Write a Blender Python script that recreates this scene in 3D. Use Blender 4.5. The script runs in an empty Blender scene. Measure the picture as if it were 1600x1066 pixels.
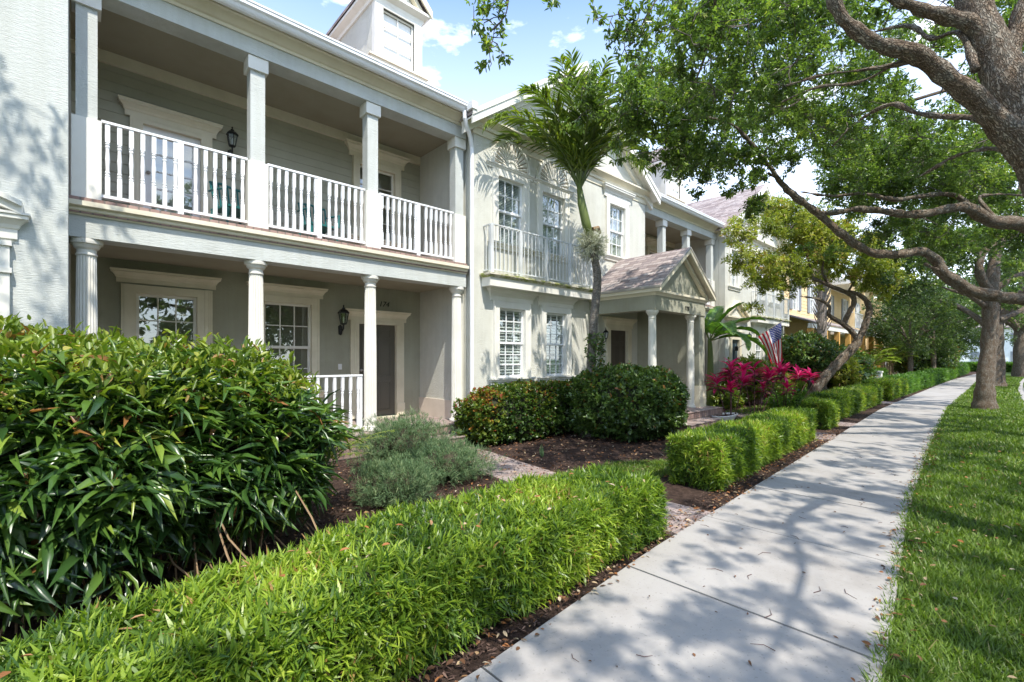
import bpy, math, random
import numpy as np
from mathutils import Vector, Matrix
random.seed(7)
rng = np.random.default_rng(11)
R = math.radians
scene = bpy.context.scene

# ---------------------------------------------------------------- camera
cam_d = bpy.data.cameras.new("camera")
cam = bpy.data.objects.new("camera", cam_d)
scene.collection.objects.link(cam)
cam.location = (0, 0, 1.6)
cam.rotation_euler = (R(90), 0, R(47.1))
cam_d.sensor_width = 36
cam_d.lens = 36 * 725 / 1600
cam_d.shift_y = 27 / 1600
cam_d.clip_start = 0.05
cam_d.clip_end = 3000
scene.camera = cam

# ---------------------------------------------------------------- sky, sun, exposure
SUN_EL, SUN_AZ = 57.5, 107.5       # azimuth clockwise from +Y
w = bpy.data.worlds.new("World")
scene.world = w
w.use_nodes = True
nt = w.node_tree
nt.nodes.clear()
wo = nt.nodes.new('ShaderNodeOutputWorld')
bg = nt.nodes.new('ShaderNodeBackground')
sky = nt.nodes.new('ShaderNodeTexSky')
sky.sky_type = 'NISHITA'
sky.sun_disc = False
sky.sun_elevation = R(SUN_EL)
sky.sun_rotation = R(SUN_AZ)
sky.air_density = 1.0
sky.dust_density = 0.6
sky.ozone_density = 2.0
bg.inputs['Strength'].default_value = 0.15
tc = nt.nodes.new('ShaderNodeTexCoord')
mp = nt.nodes.new('ShaderNodeMapping')
mp.inputs['Scale'].default_value = (1.0, 1.0, 2.6)
mp.inputs['Location'].default_value = (0.35, 0.1, 0.2)
no = nt.nodes.new('ShaderNodeTexNoise')
no.inputs['Scale'].default_value = 3.1
no.inputs['Detail'].default_value = 7
no.inputs['Roughness'].default_value = 0.58
cr = nt.nodes.new('ShaderNodeValToRGB')
cr.color_ramp.elements[0].position = 0.53
cr.color_ramp.elements[1].position = 0.66
sep = nt.nodes.new('ShaderNodeSeparateXYZ')
mx = nt.nodes.new('ShaderNodeMix')
mx.data_type = 'RGBA'
mx.inputs['B'].default_value = (7.2, 7.4, 7.7, 1)
nt.links.new(tc.outputs['Generated'], mp.inputs['Vector'])
nt.links.new(mp.outputs[0], no.inputs['Vector'])
nt.links.new(no.outputs['Fac'], cr.inputs[0])
# thin white veil low in the sky, clumps of cloud above it
nt.links.new(tc.outputs['Generated'], sep.inputs[0])
mr = nt.nodes.new('ShaderNodeMapRange')
mr.inputs['From Min'].default_value = 0.62
mr.inputs['From Max'].default_value = 0.12
mr.inputs['To Min'].default_value = 0.04
mr.inputs['To Max'].default_value = 0.62
nt.links.new(sep.outputs['Z'], mr.inputs['Value'])
ma = nt.nodes.new('ShaderNodeMath'); ma.operation = 'MAXIMUM'; ma.use_clamp = True
nt.links.new(cr.outputs[0], ma.inputs[0]); nt.links.new(mr.outputs[0], ma.inputs[1])
nt.links.new(ma.outputs[0], mx.inputs['Factor'])
gm = nt.nodes.new('ShaderNodeMix'); gm.data_type = 'RGBA'; gm.blend_type = 'MULTIPLY'
gm.inputs['Factor'].default_value = 1.0
gm.inputs['B'].default_value = (.88, 1.0, 1.10, 1)
nt.links.new(sky.outputs[0], gm.inputs['A'])
nt.links.new(gm.outputs['Result'], mx.inputs['A'])
nt.links.new(mx.outputs['Result'], bg.inputs['Color'])
nt.links.new(bg.outputs[0], wo.inputs['Surface'])

sd = bpy.data.lights.new("sun", 'SUN')
sd.energy = 2.55
sd.angle = R(0.55)
sd.color = (1.0, 0.945, 0.85)
sun = bpy.data.objects.new("sun", sd)
scene.collection.objects.link(sun)
sx, sy = math.sin(R(SUN_AZ)), math.cos(R(SUN_AZ))
sdir = Vector((sx * math.cos(R(SUN_EL)), sy * math.cos(R(SUN_EL)), math.sin(R(SUN_EL))))
sun.rotation_euler = sdir.to_track_quat('Z', 'Y').to_euler()
sun.location = (6, -4, 20)

scene.view_settings.view_transform = 'Standard'
scene.view_settings.look = 'None'
scene.view_settings.gamma = 1
scene.view_settings.exposure = 1.36
scene.cycles.max_bounces = 7
scene.cycles.diffuse_bounces = 4
scene.cycles.transparent_max_bounces = 8
scene.cycles.use_denoising = True

# ---------------------------------------------------------------- materials
def new_mat(name):
    m = bpy.data.materials.new(name)
    m.use_nodes = True
    n = m.node_tree
    n.nodes.clear()
    out = n.nodes.new('ShaderNodeOutputMaterial')
    return m, n, out

def ramp(n, stops):
    c = n.nodes.new('ShaderNodeValToRGB')
    e = c.color_ramp.elements
    while len(e) < len(stops):
        e.new(0.5)
    for i, (p, col) in enumerate(stops):
        e[i].position = p
        e[i].color = (*col, 1)
    return c

def coords(n, scale=(1, 1, 1), rot=(0, 0, 0)):
    t = n.nodes.new('ShaderNodeTexCoord')
    m = n.nodes.new('ShaderNodeMapping')
    m.inputs['Scale'].default_value = scale
    m.inputs['Rotation'].default_value = rot
    n.links.new(t.outputs['Object'], m.inputs['Vector'])
    return m.outputs[0]

def noise(n, vec, scale, detail=4, rough=.5):
    x = n.nodes.new('ShaderNodeTexNoise')
    x.inputs['Scale'].default_value = scale
    x.inputs['Detail'].default_value = detail
    x.inputs['Roughness'].default_value = rough
    n.links.new(vec, x.inputs['Vector'])
    return x.outputs['Fac']

def bump(n, h, strength, dist, normal=None):
    b = n.nodes.new('ShaderNodeBump')
    b.inputs['Strength'].default_value = strength
    b.inputs['Distance'].default_value = dist
    n.links.new(h, b.inputs['Height'])
    if normal is not None:
        n.links.new(normal, b.inputs['Normal'])
    return b.outputs[0]

def painted(name, col, rough=.55, grime=.12, bscale=60, bstr=.12, stretch=(1, 1, 1), spec=.4):
    """paint with faint wear, blotches and surface grain"""
    m, n, out = new_mat(name)
    p = n.nodes.new('ShaderNodeBsdfPrincipled')
    v = coords(n)
    d = tuple(c * (1 - grime) * g for c, g in zip(col, (1, .985, .95)))
    u = tuple(min(1, c * (1 + grime * .35)) for c in col)
    r = ramp(n, [(.3, d), (.55, col), (.8, u)])
    n.links.new(noise(n, v, 1.7, 6, .62), r.inputs[0])
    n.links.new(r.outputs[0], p.inputs['Base Color'])
    p.inputs['Roughness'].default_value = rough
    p.inputs['Specular IOR Level'].default_value = spec
    v2 = coords(n, stretch)
    n.links.new(bump(n, noise(n, v2, bscale, 5, .6), bstr, .02), p.inputs['Normal'])
    n.links.new(p.outputs[0], out.inputs[0])
    return m

def stucco(name, col):
    """knock-down stucco dragged sideways"""
    m, n, out = new_mat(name)
    p = n.nodes.new('ShaderNodeBsdfPrincipled')
    v = coords(n)
    d = tuple(c * .86 for c in col)
    u = tuple(min(1, c * 1.05) for c in col)
    r = ramp(n, [(.3, d), (.55, col), (.8, u)])
    n.links.new(noise(n, v, 1.3, 7, .65), r.inputs[0])
    stk = ramp(n, [(.35, (.86, .85, .80)), (.6, (1, 1, 1))])
    n.links.new(noise(n, coords(n, (3.5, 3.5, .22)), 2.2, 6, .7), stk.inputs[0])
    sm = n.nodes.new('ShaderNodeMix'); sm.data_type = 'RGBA'; sm.blend_type = 'MULTIPLY'; sm.inputs['Factor'].default_value = .45
    n.links.new(r.outputs[0], sm.inputs['A']); n.links.new(stk.outputs[0], sm.inputs['B'])
    vs = coords(n, (2.2, 1.0, 11))
    h1 = noise(n, vs, 7, 6, .65)
    h2 = noise(n, coords(n, (1, .7, 3.5)), 26, 4, .6)
    ad = n.nodes.new('ShaderNodeMath'); ad.operation = 'ADD'
    n.links.new(h1, ad.inputs[0]); n.links.new(h2, ad.inputs[1])
    n.links.new(bump(n, ad.outputs[0], .4, .018), p.inputs['Normal'])
    n.links.new(sm.outputs['Result'], p.inputs['Base Color'])
    p.inputs['Roughness'].default_value = .85
    p.inputs['Specular IOR Level'].default_value = .25
    n.links.new(p.outputs[0], out.inputs[0])
    return m

M = {}
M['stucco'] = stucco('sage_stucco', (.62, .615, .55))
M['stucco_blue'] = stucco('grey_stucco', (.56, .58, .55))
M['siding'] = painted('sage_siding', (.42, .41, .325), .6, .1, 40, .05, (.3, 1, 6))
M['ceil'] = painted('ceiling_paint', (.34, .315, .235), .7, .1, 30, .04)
M['cream'] = painted('cream_trim', (.74, .68, .53), .5, .14, 30, .05)
M['cream2'] = painted('pale_trim', (.78, .76, .69), .5, .12, 30, .05)
M['white'] = painted('white_metal', (.82, .83, .84), .35, .08, 30, .03)
M['offwhite'] = painted('weathered_white_metal', (.66, .68, .68), .45, .25, 30, .05)
M['column'] = painted('column_paint', (.76, .74, .67), .5, .1, 30, .04)
M['plinth'] = painted('plinth_paint', (.72, .63, .53), .6, .16, 40, .08)
M['door'] = painted('taupe_door', (.115, .105, .085), .4, .1, 30, .03)
M['door2'] = painted('brown_door', (.085, .07, .055), .4, .1, 30, .03)
M['door3'] = painted('blue_door', (.05, .08, .10), .4, .1, 30, .03)
M['black'] = painted('black_iron', (.012, .012, .013), .4, .1, 60, .05)
M['yellow'] = painted('yellow_siding', (.80, .61, .34), .6, .1, 40, .05, (.3, 1, 6))
M['orange'] = painted('ochre_paint', (.66, .37, .10), .6, .12, 40, .05)
M['shutter'] = painted('grey_shutter', (.25, .27, .30), .5, .1, 40, .05)
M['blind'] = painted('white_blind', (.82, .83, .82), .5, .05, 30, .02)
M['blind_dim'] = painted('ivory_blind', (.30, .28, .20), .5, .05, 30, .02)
M['teal'] = painted('teal_plastic', (.03, .16, .16), .35, .1, 40, .02)
M['roofmetal'] = painted('white_drip_edge', (.82, .82, .83), .4, .08, 30, .03)
M['steel'] = painted('satin_nickel', (.35, .33, .30), .3, .1, 30, .02)
M['sky_pole'] = painted('blue_grey_pole', (.16, .24, .33), .4, .1, 30, .03)
M['pot'] = painted('navy_glaze', (.01, .02, .05), .2, .1, 30, .02)
M['tank'] = painted('white_render', (.74, .73, .70), .6, .16, 40, .05)

def mossy():
    m, n, out = new_mat('mossy_trim')
    p = n.nodes.new('ShaderNodeBsdfPrincipled')
    v = coords(n, (1, 1.2, 3))
    r = ramp(n, [(.42, (.66, .62, .50)), (.50, (.42, .40, .25)), (.58, (.26, .30, .06)), (.7, (.10, .11, .05))])
    n.links.new(noise(n, v, 5, 7, .7), r.inputs[0])
    n.links.new(r.outputs[0], p.inputs['Base Color'])
    p.inputs['Roughness'].default_value = .8
    n.links.new(p.outputs[0], out.inputs[0])
    return m
M['moss'] = mossy()

def glass():
    m, n, out = new_mat('window_glass')
    g = n.nodes.new('ShaderNodeBsdfGlossy'); g.inputs['Roughness'].default_value = .015
    g.inputs['Color'].default_value = (.9, .94, .95, 1)
    t = n.nodes.new('ShaderNodeBsdfTransparent'); t.inputs['Color'].default_value = (.82, .87, .85, 1)
    f = n.nodes.new('ShaderNodeLayerWeight'); f.inputs['Blend'].default_value = .5
    pw = n.nodes.new('ShaderNodeMath'); pw.operation = 'POWER'; pw.inputs[1].default_value = 3.0
    n.links.new(f.outputs['Facing'], pw.inputs[0])
    a = n.nodes.new('ShaderNodeMath'); a.operation = 'MULTIPLY_ADD'; a.use_clamp = True
    a.inputs[1].default_value = .8; a.inputs[2].default_value = .2
    n.links.new(pw.outputs[0], a.inputs[0])
    mm = n.nodes.new('ShaderNodeMixShader')
    n.links.new(a.outputs[0], mm.inputs[0]); n.links.new(t.outputs[0], mm.inputs[1]); n.links.new(g.outputs[0], mm.inputs[2])
    n.links.new(mm.outputs[0], out.inputs[0])
    return m
M['glass'] = glass()
M['groove'] = painted('groove_brown', (.30, .24, .16), .8, .3, 30, .02)  # brown of the thin strips between the fan rays
M['dark'] = painted('dim_room', (.03, .03, .028), .8, .1, 30, .02)  # near-black paint stands in for the darkness of unlit rooms

def brick(name, axis, cols, mortar, bw, bh, scale=1, ms=.012, off=.5, bstr=.4, rough=.85):
    """brick-like pattern; axis picks the object coordinates that run along and across the courses"""
    m, n, out = new_mat(name)
    p = n.nodes.new('ShaderNodeBsdfPrincipled')
    t = n.nodes.new('ShaderNodeTexCoord')
    s = n.nodes.new('ShaderNodeSeparateXYZ'); c = n.nodes.new('ShaderNodeCombineXYZ')
    n.links.new(t.outputs['Object'], s.inputs[0])
    n.links.new(s.outputs[axis[0]], c.inputs[0]); n.links.new(s.outputs[axis[1]], c.inputs[1])
    b = n.nodes.new('ShaderNodeTexBrick')
    b.offset = off
    b.inputs['Scale'].default_value = scale
    b.inputs['Brick Width'].default_value = bw
    b.inputs['Row Height'].default_value = bh
    b.inputs['Mortar Size'].default_value = ms
    b.inputs['Mortar Smooth'].default_value = .3
    b.inputs['Color1'].default_value = (0, 0, 0, 1); b.inputs['Color2'].default_value = (1, 1, 1, 1)
    b.inputs['Mortar'].default_value = (.5, .5, .5, 1)
    n.links.new(c.outputs[0], b.inputs['Vector'])
    r = ramp(n, cols)
    n.links.new(b.outputs['Color'], r.inputs[0])
    nz = noise(n, coords(n), 9, 6, .7)
    r2 = ramp(n, [(.3, (.72, .72, .72)), (.7, (1.12, 1.12, 1.12))])
    n.links.new(nz, r2.inputs[0])
    mu = n.nodes.new('ShaderNodeMix'); mu.data_type = 'RGBA'; mu.blend_type = 'MULTIPLY'; mu.inputs['Factor'].default_value = 1
    n.links.new(r.outputs[0], mu.inputs['A']); n.links.new(r2.outputs[0], mu.inputs['B'])
    mo = n.nodes.new('ShaderNodeMix'); mo.data_type = 'RGBA'
    mo.inputs['B'].default_value = (*mortar, 1)
    n.links.new(b.outputs['Fac'], mo.inputs['Factor']); n.links.new(mu.outputs['Result'], mo.inputs['A'])
    n.links.new(mo.outputs['Result'], p.inputs['Base Color'])
    p.inputs['Roughness'].default_value = rough
    inv = n.nodes.new('ShaderNodeMath'); inv.operation = 'SUBTRACT'; inv.inputs[0].default_value = 1
    n.links.new(b.outputs['Fac'], inv.inputs[1])
    h = n.nodes.new('ShaderNodeMath'); h.operation = 'MULTIPLY_ADD'; h.inputs[1].default_value = .25
    n.links.new(nz, h.inputs[0]); n.links.new(inv.outputs[0], h.inputs[2])
    n.links.new(bump(n, h.outputs[0], bstr, .01), p.inputs['Normal'])
    n.links.new(p.outputs[0], out.inputs[0])
    return m
PAV = [(0, (.30, .215, .185)), (.35, (.37, .285, .255)), (.7, (.33, .265, .245)), (1, (.25, .185, .165))]
M['paver'] = brick('paver_top', ('Y', 'X'), PAV, (.20, .175, .155), .21, .105, 1, .008)
M['paverx'] = brick('paver_face', ('Y', 'Z'), [(0, (.27, .175, .15)), (.5, (.34, .23, .20)), (1, (.22, .14, .12))], (.15, .125, .11), .105, .2, 1, .01, 0)
M['pavery'] = brick('paver_side', ('X', 'Z'), [(0, (.27, .175, .15)), (.5, (.34, .23, .20)), (1, (.22, .14, .12))], (.15, .125, .11), .105, .2, 1, .01, 0)
SH = [(0, (.20, .155, .145)), (.3, (.33, .27, .25)), (.6, (.41, .35, .325)), (.8, (.24, .195, .19)), (1, (.46, .41, .38))]
M['shingle_x'] = brick('shingles_side', ('X', 'Z'), SH, (.12, .09, .09), .26, .075, 1, .006, .37, .6)
M['shingle_y'] = brick('shingles_front', ('Y', 'Z'), SH, (.12, .09, .09), .26, .075, 1, .006, .37, .6)

def concrete():
    m, n, out = new_mat('sidewalk_concrete')
    p = n.nodes.new('ShaderNodeBsdfPrincipled')
    v = coords(n)
    r = ramp(n, [(.22, (.19, .17, .15)), (.36, (.285, .265, .243)), (.5, (.34, .32, .298)), (.8, (.385, .367, .345))])
    n.links.new(noise(n, v, 1.1, 9, .7), r.inputs[0])
    sp = ramp(n, [(.30, (.30, .30, .30)), (.36, (1, 1, 1))])
    n.links.new(noise(n, v, 55, 3, .5), sp.inputs[0])
    vo = n.nodes.new('ShaderNodeTexVoronoi'); vo.inputs['Scale'].default_value = 9
    n.links.new(v, vo.inputs['Vector'])
    sp2 = ramp(n, [(.035, (.25, .24, .22)), (.06, (1, 1, 1))])
    n.links.new(vo.outputs['Distance'], sp2.inputs[0])
    mu = n.nodes.new('ShaderNodeMix'); mu.data_type = 'RGBA'; mu.blend_type = 'MULTIPLY'; mu.inputs['Factor'].default_value = .35
    n.links.new(r.outputs[0], mu.inputs['A']); n.links.new(sp.outputs[0], mu.inputs['B'])
    mu2 = n.nodes.new('ShaderNodeMix'); mu2.data_type = 'RGBA'; mu2.blend_type = 'MULTIPLY'; mu2.inputs['Factor'].default_value = .6
    n.links.new(mu.outputs['Result'], mu2.inputs['A']); n.links.new(sp2.outputs[0], mu2.inputs['B'])
    n.links.new(mu2.outputs['Result'], p.inputs['Base Color'])
    p.inputs['Roughness'].default_value = .88
    n.links.new(bump(n, noise(n, v, 140, 4, .7), .3, .004), p.inputs['Normal'])
    n.links.new(p.outputs[0], out.inputs[0])
    return m
M['concrete'] = concrete()

def ground_mat(name, stops, sc, bs=.5, bd=.03):
    m, n, out = new_mat(name)
    p = n.nodes.new('ShaderNodeBsdfPrincipled')
    v = coords(n)
    r = ramp(n, stops)
    n.links.new(noise(n, v, sc, 10, .75), r.inputs[0])
    n.links.new(r.outputs[0], p.inputs['Base Color'])
    p.inputs['Roughness'].default_value = .95
    p.inputs['Specular IOR Level'].default_value = .15
    n.links.new(bump(n, noise(n, v, sc * 4, 8, .75), bs, bd), p.inputs['Normal'])
    n.links.new(p.outputs[0], out.inputs[0])
    return m
M['mulch'] = ground_mat('bark_mulch', [(.3, (.022, .015, .012)), (.5, (.07, .045, .035)), (.68, (.13, .085, .065))], 14, 1, .04)
M['soil'] = ground_mat('lawn_soil', [(.3, (.03, .04, .012)), (.5, (.05, .085, .015)), (.7, (.08, .13, .025))], 6, .8, .03)
M['far_ground'] = ground_mat('far_lawn', [(.3, (.04, .06, .015)), (.5, (.06, .10, .02)), (.7, (.08, .13, .03))], .8, .3, .05)
M['asphalt'] = ground_mat('road_asphalt', [(.3, (.16, .16, .165)), (.6, (.21, .21, .215)), (.8, (.25, .25, .25))], 30, .3, .01)
M['chips'] = painted('bark_chips', (.11, .07, .05), .9, .4, 60, .3)

def bark(name, stops, sc=9, stretch=(1, 1, .3), bstr=.9, bd=.04, limb=False):
    m, n, out = new_mat(name)
    p = n.nodes.new('ShaderNodeBsdfPrincipled')
    def co(st):
        if not limb: return coords(n, st)
        a = n.nodes.new('ShaderNodeAttribute'); a.attribute_name = 'bark_co'   # wood grain follows each limb
        mm = n.nodes.new('ShaderNodeMapping'); mm.inputs['Scale'].default_value = st
        n.links.new(a.outputs['Vector'], mm.inputs['Vector']); return mm.outputs[0]
    v = co(stretch)
    vo = n.nodes.new('ShaderNodeTexVoronoi'); vo.feature = 'DISTANCE_TO_EDGE'; vo.inputs['Scale'].default_value = sc * 2.2
    ad = n.nodes.new('ShaderNodeVectorMath'); ad.operation = 'ADD'
    nn = n.nodes.new('ShaderNodeTexNoise'); nn.inputs['Scale'].default_value = sc
    n.links.new(v, nn.inputs['Vector'])
    sc_ = n.nodes.new('ShaderNodeVectorMath'); sc_.operation = 'SCALE'; sc_.inputs['Scale'].default_value = .16
    n.links.new(nn.outputs['Color'], sc_.inputs[0])
    n.links.new(v, ad.inputs[0]); n.links.new(sc_.outputs[0], ad.inputs[1])
    n.links.new(ad.outputs[0], vo.inputs['Vector'])
    nz = noise(n, co((1, 1, .5)), 13, 9, .78)
    r = ramp(n, stops)
    n.links.new(nz, r.inputs[0])
    cr2 = ramp(n, [(0, (.30, .27, .25)), (.12, (.66, .64, .62)), (.32, (1, 1, 1))])
    n.links.new(vo.outputs['Distance'], cr2.inputs[0])
    mu = n.nodes.new('ShaderNodeMix'); mu.data_type = 'RGBA'; mu.blend_type = 'MULTIPLY'; mu.inputs['Factor'].default_value = .85
    n.links.new(r.outputs[0], mu.inputs['A']); n.links.new(cr2.outputs[0], mu.inputs['B'])
    n.links.new(mu.outputs['Result'], p.inputs['Base Color'])
    p.inputs['Roughness'].default_value = .9
    p.inputs['Specular IOR Level'].default_value = .2
    cl = n.nodes.new('ShaderNodeMath'); cl.operation = 'MINIMUM'; cl.inputs[1].default_value = .22
    n.links.new(vo.outputs['Distance'], cl.inputs[0])
    b1 = bump(n, cl.outputs[0], bstr, bd * 3)
    b2 = bump(n, noise(n, co(stretch), 40, 6, .7), .6, .014, b1)
    n.links.new(b2, p.inputs['Normal'])
    n.links.new(p.outputs[0], out.inputs[0])
    return m
M['bark'] = bark('oak_bark', [(.3, (.17, .12, .08)), (.45, (.28, .21, .15)), (.6, (.38, .345, .285)), (.75, (.24, .245, .18))], 19, (1, 1, .36), 1.0, .02, True)
M['twig'] = bark('grey_twigs', [(.3, (.12, .10, .09)), (.6, (.25, .22, .19)), (.8, (.33, .31, .28))], 20, (1, 1, 1), .3, .01)
M['palm_bark'] = bark('palm_bark', [(.3, (.14, .13, .11)), (.5, (.25, .235, .21)), (.8, (.36, .35, .32))], 10, (.6, .6, 2.6), .5, .02)
M['palebark'] = bark('pale_fibrous_bark', [(.3, (.28, .23, .19)), (.6, (.45, .40, .36)), (.8, (.55, .52, .48))], 12, (1, 1, .5), .6, .02)
M['stem'] = painted('green_stem', (.12, .16, .04), .5, .3, 30, .1)
M['drystem'] = painted('dry_stems', (.27, .18, .10), .8, .4, 30, .2)
M['darkstem'] = painted('maroon_stems', (.10, .045, .04), .7, .3, 30, .2)

def leaf_mat(name, stops, trans=.35, rough=.42, spec=.45, tcol=None):
    """leaf: tint per leaf along a ramp, gloss on top, light passing through"""
    m, n, out = new_mat(name)
    a = n.nodes.new('ShaderNodeAttribute'); a.attribute_name = 'tint'
    r = ramp(n, stops)
    n.links.new(a.outputs['Fac'], r.inputs[0])
    p = n.nodes.new('ShaderNodeBsdfPrincipled')
    n.links.new(r.outputs[0], p.inputs['Base Color'])
    p.inputs['Roughness'].default_value = rough
    p.inputs['Specular IOR Level'].default_value = spec
    t = n.nodes.new('ShaderNodeBsdfTranslucent')
    g = n.nodes.new('ShaderNodeMix'); g.data_type = 'RGBA'; g.blend_type = 'MULTIPLY'; g.inputs['Factor'].default_value = 1
    g.inputs['B'].default_value = (*(tcol or (1.5, 1.6, .6)), 1)
    n.links.new(r.outputs[0], g.inputs['A']); n.links.new(g.outputs['Result'], t.inputs['Color'])
    mm = n.nodes.new('ShaderNodeMixShader'); mm.inputs[0].default_value = trans
    n.links.new(p.outputs[0], mm.inputs[1]); n.links.new(t.outputs[0], mm.inputs[2])
    n.links.new(mm.outputs[0], out.inputs[0])
    return m
M['oakleaf'] = leaf_mat('oak_leaves', [(0, (.065, .10, .028)), (.5, (.13, .20, .045)), (.85, (.22, .32, .065)), (1, (.34, .38, .09))], .45, .32, .6, (1.35, 1.5, .65))
M['oakleaf2'] = leaf_mat('shade_tree_leaves', [(0, (.05, .085, .03)), (.5, (.095, .15, .045)), (.9, (.16, .24, .06)), (1, (.26, .29, .08))], .45, .35, .55, (1.35, 1.5, .7))
M['yelleaf'] = leaf_mat('yellow_green_leaves', [(0, (.11, .16, .03)), (.4, (.24, .29, .045)), (.75, (.38, .39, .08)), (.92, (.36, .33, .08)), (1, (.34, .20, .10))], .4)
M['podo'] = leaf_mat('hedge_leaves', [(0, (.05, .11, .02)), (.25, (.13, .22, .026)), (.7, (.30, .41, .04)), (.93, (.48, .56, .09)), (.965, (.42, .46, .15)), (1, (.42, .24, .10))], .4, .36)
M['podo2'] = leaf_mat('far_hedge_leaves', [(0, (.04, .10, .02)), (.4, (.09, .20, .025)), (1, (.19, .34, .04))], .35, .4)
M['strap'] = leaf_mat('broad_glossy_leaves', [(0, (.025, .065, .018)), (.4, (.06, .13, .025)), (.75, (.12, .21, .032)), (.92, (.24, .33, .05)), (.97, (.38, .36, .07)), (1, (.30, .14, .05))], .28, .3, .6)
M['newleaf'] = leaf_mat('young_leaflets', [(0, (.10, .16, .02)), (.6, (.19, .26, .03)), (.93, (.30, .32, .05)), (1, (.33, .20, .08))], .35, .4)
M['laurel'] = leaf_mat('laurel_leaves', [(0, (.04, .075, .025)), (.5, (.085, .15, .035)), (.85, (.17, .26, .05)), (.96, (.22, .26, .04)), (1, (.30, .13, .04))], .25, .3, .6)
M['croton'] = leaf_mat('cocoplum_leaves', [(0, (.03, .06, .015)), (.4, (.06, .12, .02)), (.72, (.12, .17, .025)), (.86, (.24, .25, .03)), (.94, (.34, .15, .03)), (1, (.28, .07, .03))], .3, .33, .5)
M['sage'] = leaf_mat('blue_green_needles', [(0, (.075, .125, .06)), (.6, (.14, .225, .105)), (1, (.27, .33, .16))], .3, .6, .2, (1.1, 1.3, .9))
M['palmleaf'] = leaf_mat('palm_leaflets', [(0, (.05, .09, .015)), (.5, (.13, .20, .025)), (.9, (.25, .32, .04)), (1, (.34, .35, .07))], .35, .3, .55)
M['grassleaf'] = leaf_mat('grass_blades', [(0, (.05, .095, .014)), (.5, (.125, .205, .028)), (.88, (.25, .35, .055)), (.95, (.25, .30, .08)), (1, (.35, .28, .14))], .4, .45)
M['magenta'] = leaf_mat('magenta_leaves', [(0, (.05, .02, .02)), (.25, (.20, .010, .045)), (.7, (.55, .012, .13)), (1, (.70, .05, .24))], .35, .35, .5, (1.4, .8, 1.1))
M['banana'] = leaf_mat('banana_leaf', [(0, (.06, .15, .03)), (.6, (.11, .24, .04)), (1, (.20, .33, .06))], .4, .35, .5)
M['pale_tuft'] = leaf_mat('pale_airplant', [(0, (.30, .33, .22)), (1, (.62, .64, .50))], .3, .6, .2, (1, 1, .9))
M['litter'] = leaf_mat('leaf_litter', [(0, (.10, .05, .03)), (.35, (.20, .10, .05)), (.6, (.34, .14, .05)), (.8, (.42, .30, .17)), (1, (.50, .42, .30))], .15, .6, .2, (1, .8, .6))
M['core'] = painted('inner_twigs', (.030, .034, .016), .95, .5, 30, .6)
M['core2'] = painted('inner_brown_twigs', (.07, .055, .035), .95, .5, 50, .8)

# ---------------------------------------------------------------- mesh helpers
ORG = {}
col = scene.collection

def tag(o, label=None, cat=None, group=None, kind=None):
    if label: o['label'] = label
    if cat: o['category'] = cat
    if group: o['group'] = group
    if kind: o['kind'] = kind
    return o

def thing(name, label, cat, loc, group=None):
    o = bpy.data.objects.new(name, None)
    o.empty_display_size = .3
    o.location = loc
    col.objects.link(o)
    ORG[o.name] = Vector(loc)
    return tag(o, label, cat, group)

def link(me, name, mat, parent, loc):
    o = bpy.data.objects.new(name, me)
    col.objects.link(o)
    if parent is not None:
        o.parent = parent
        ORG[o.name] = ORG[parent.name]
    else:
        o.location = loc
        ORG[o.name] = Vector(loc)
    for m in (mat if isinstance(mat, (list, tuple)) else [mat]):
        me.materials.append(m)
    return o

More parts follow.
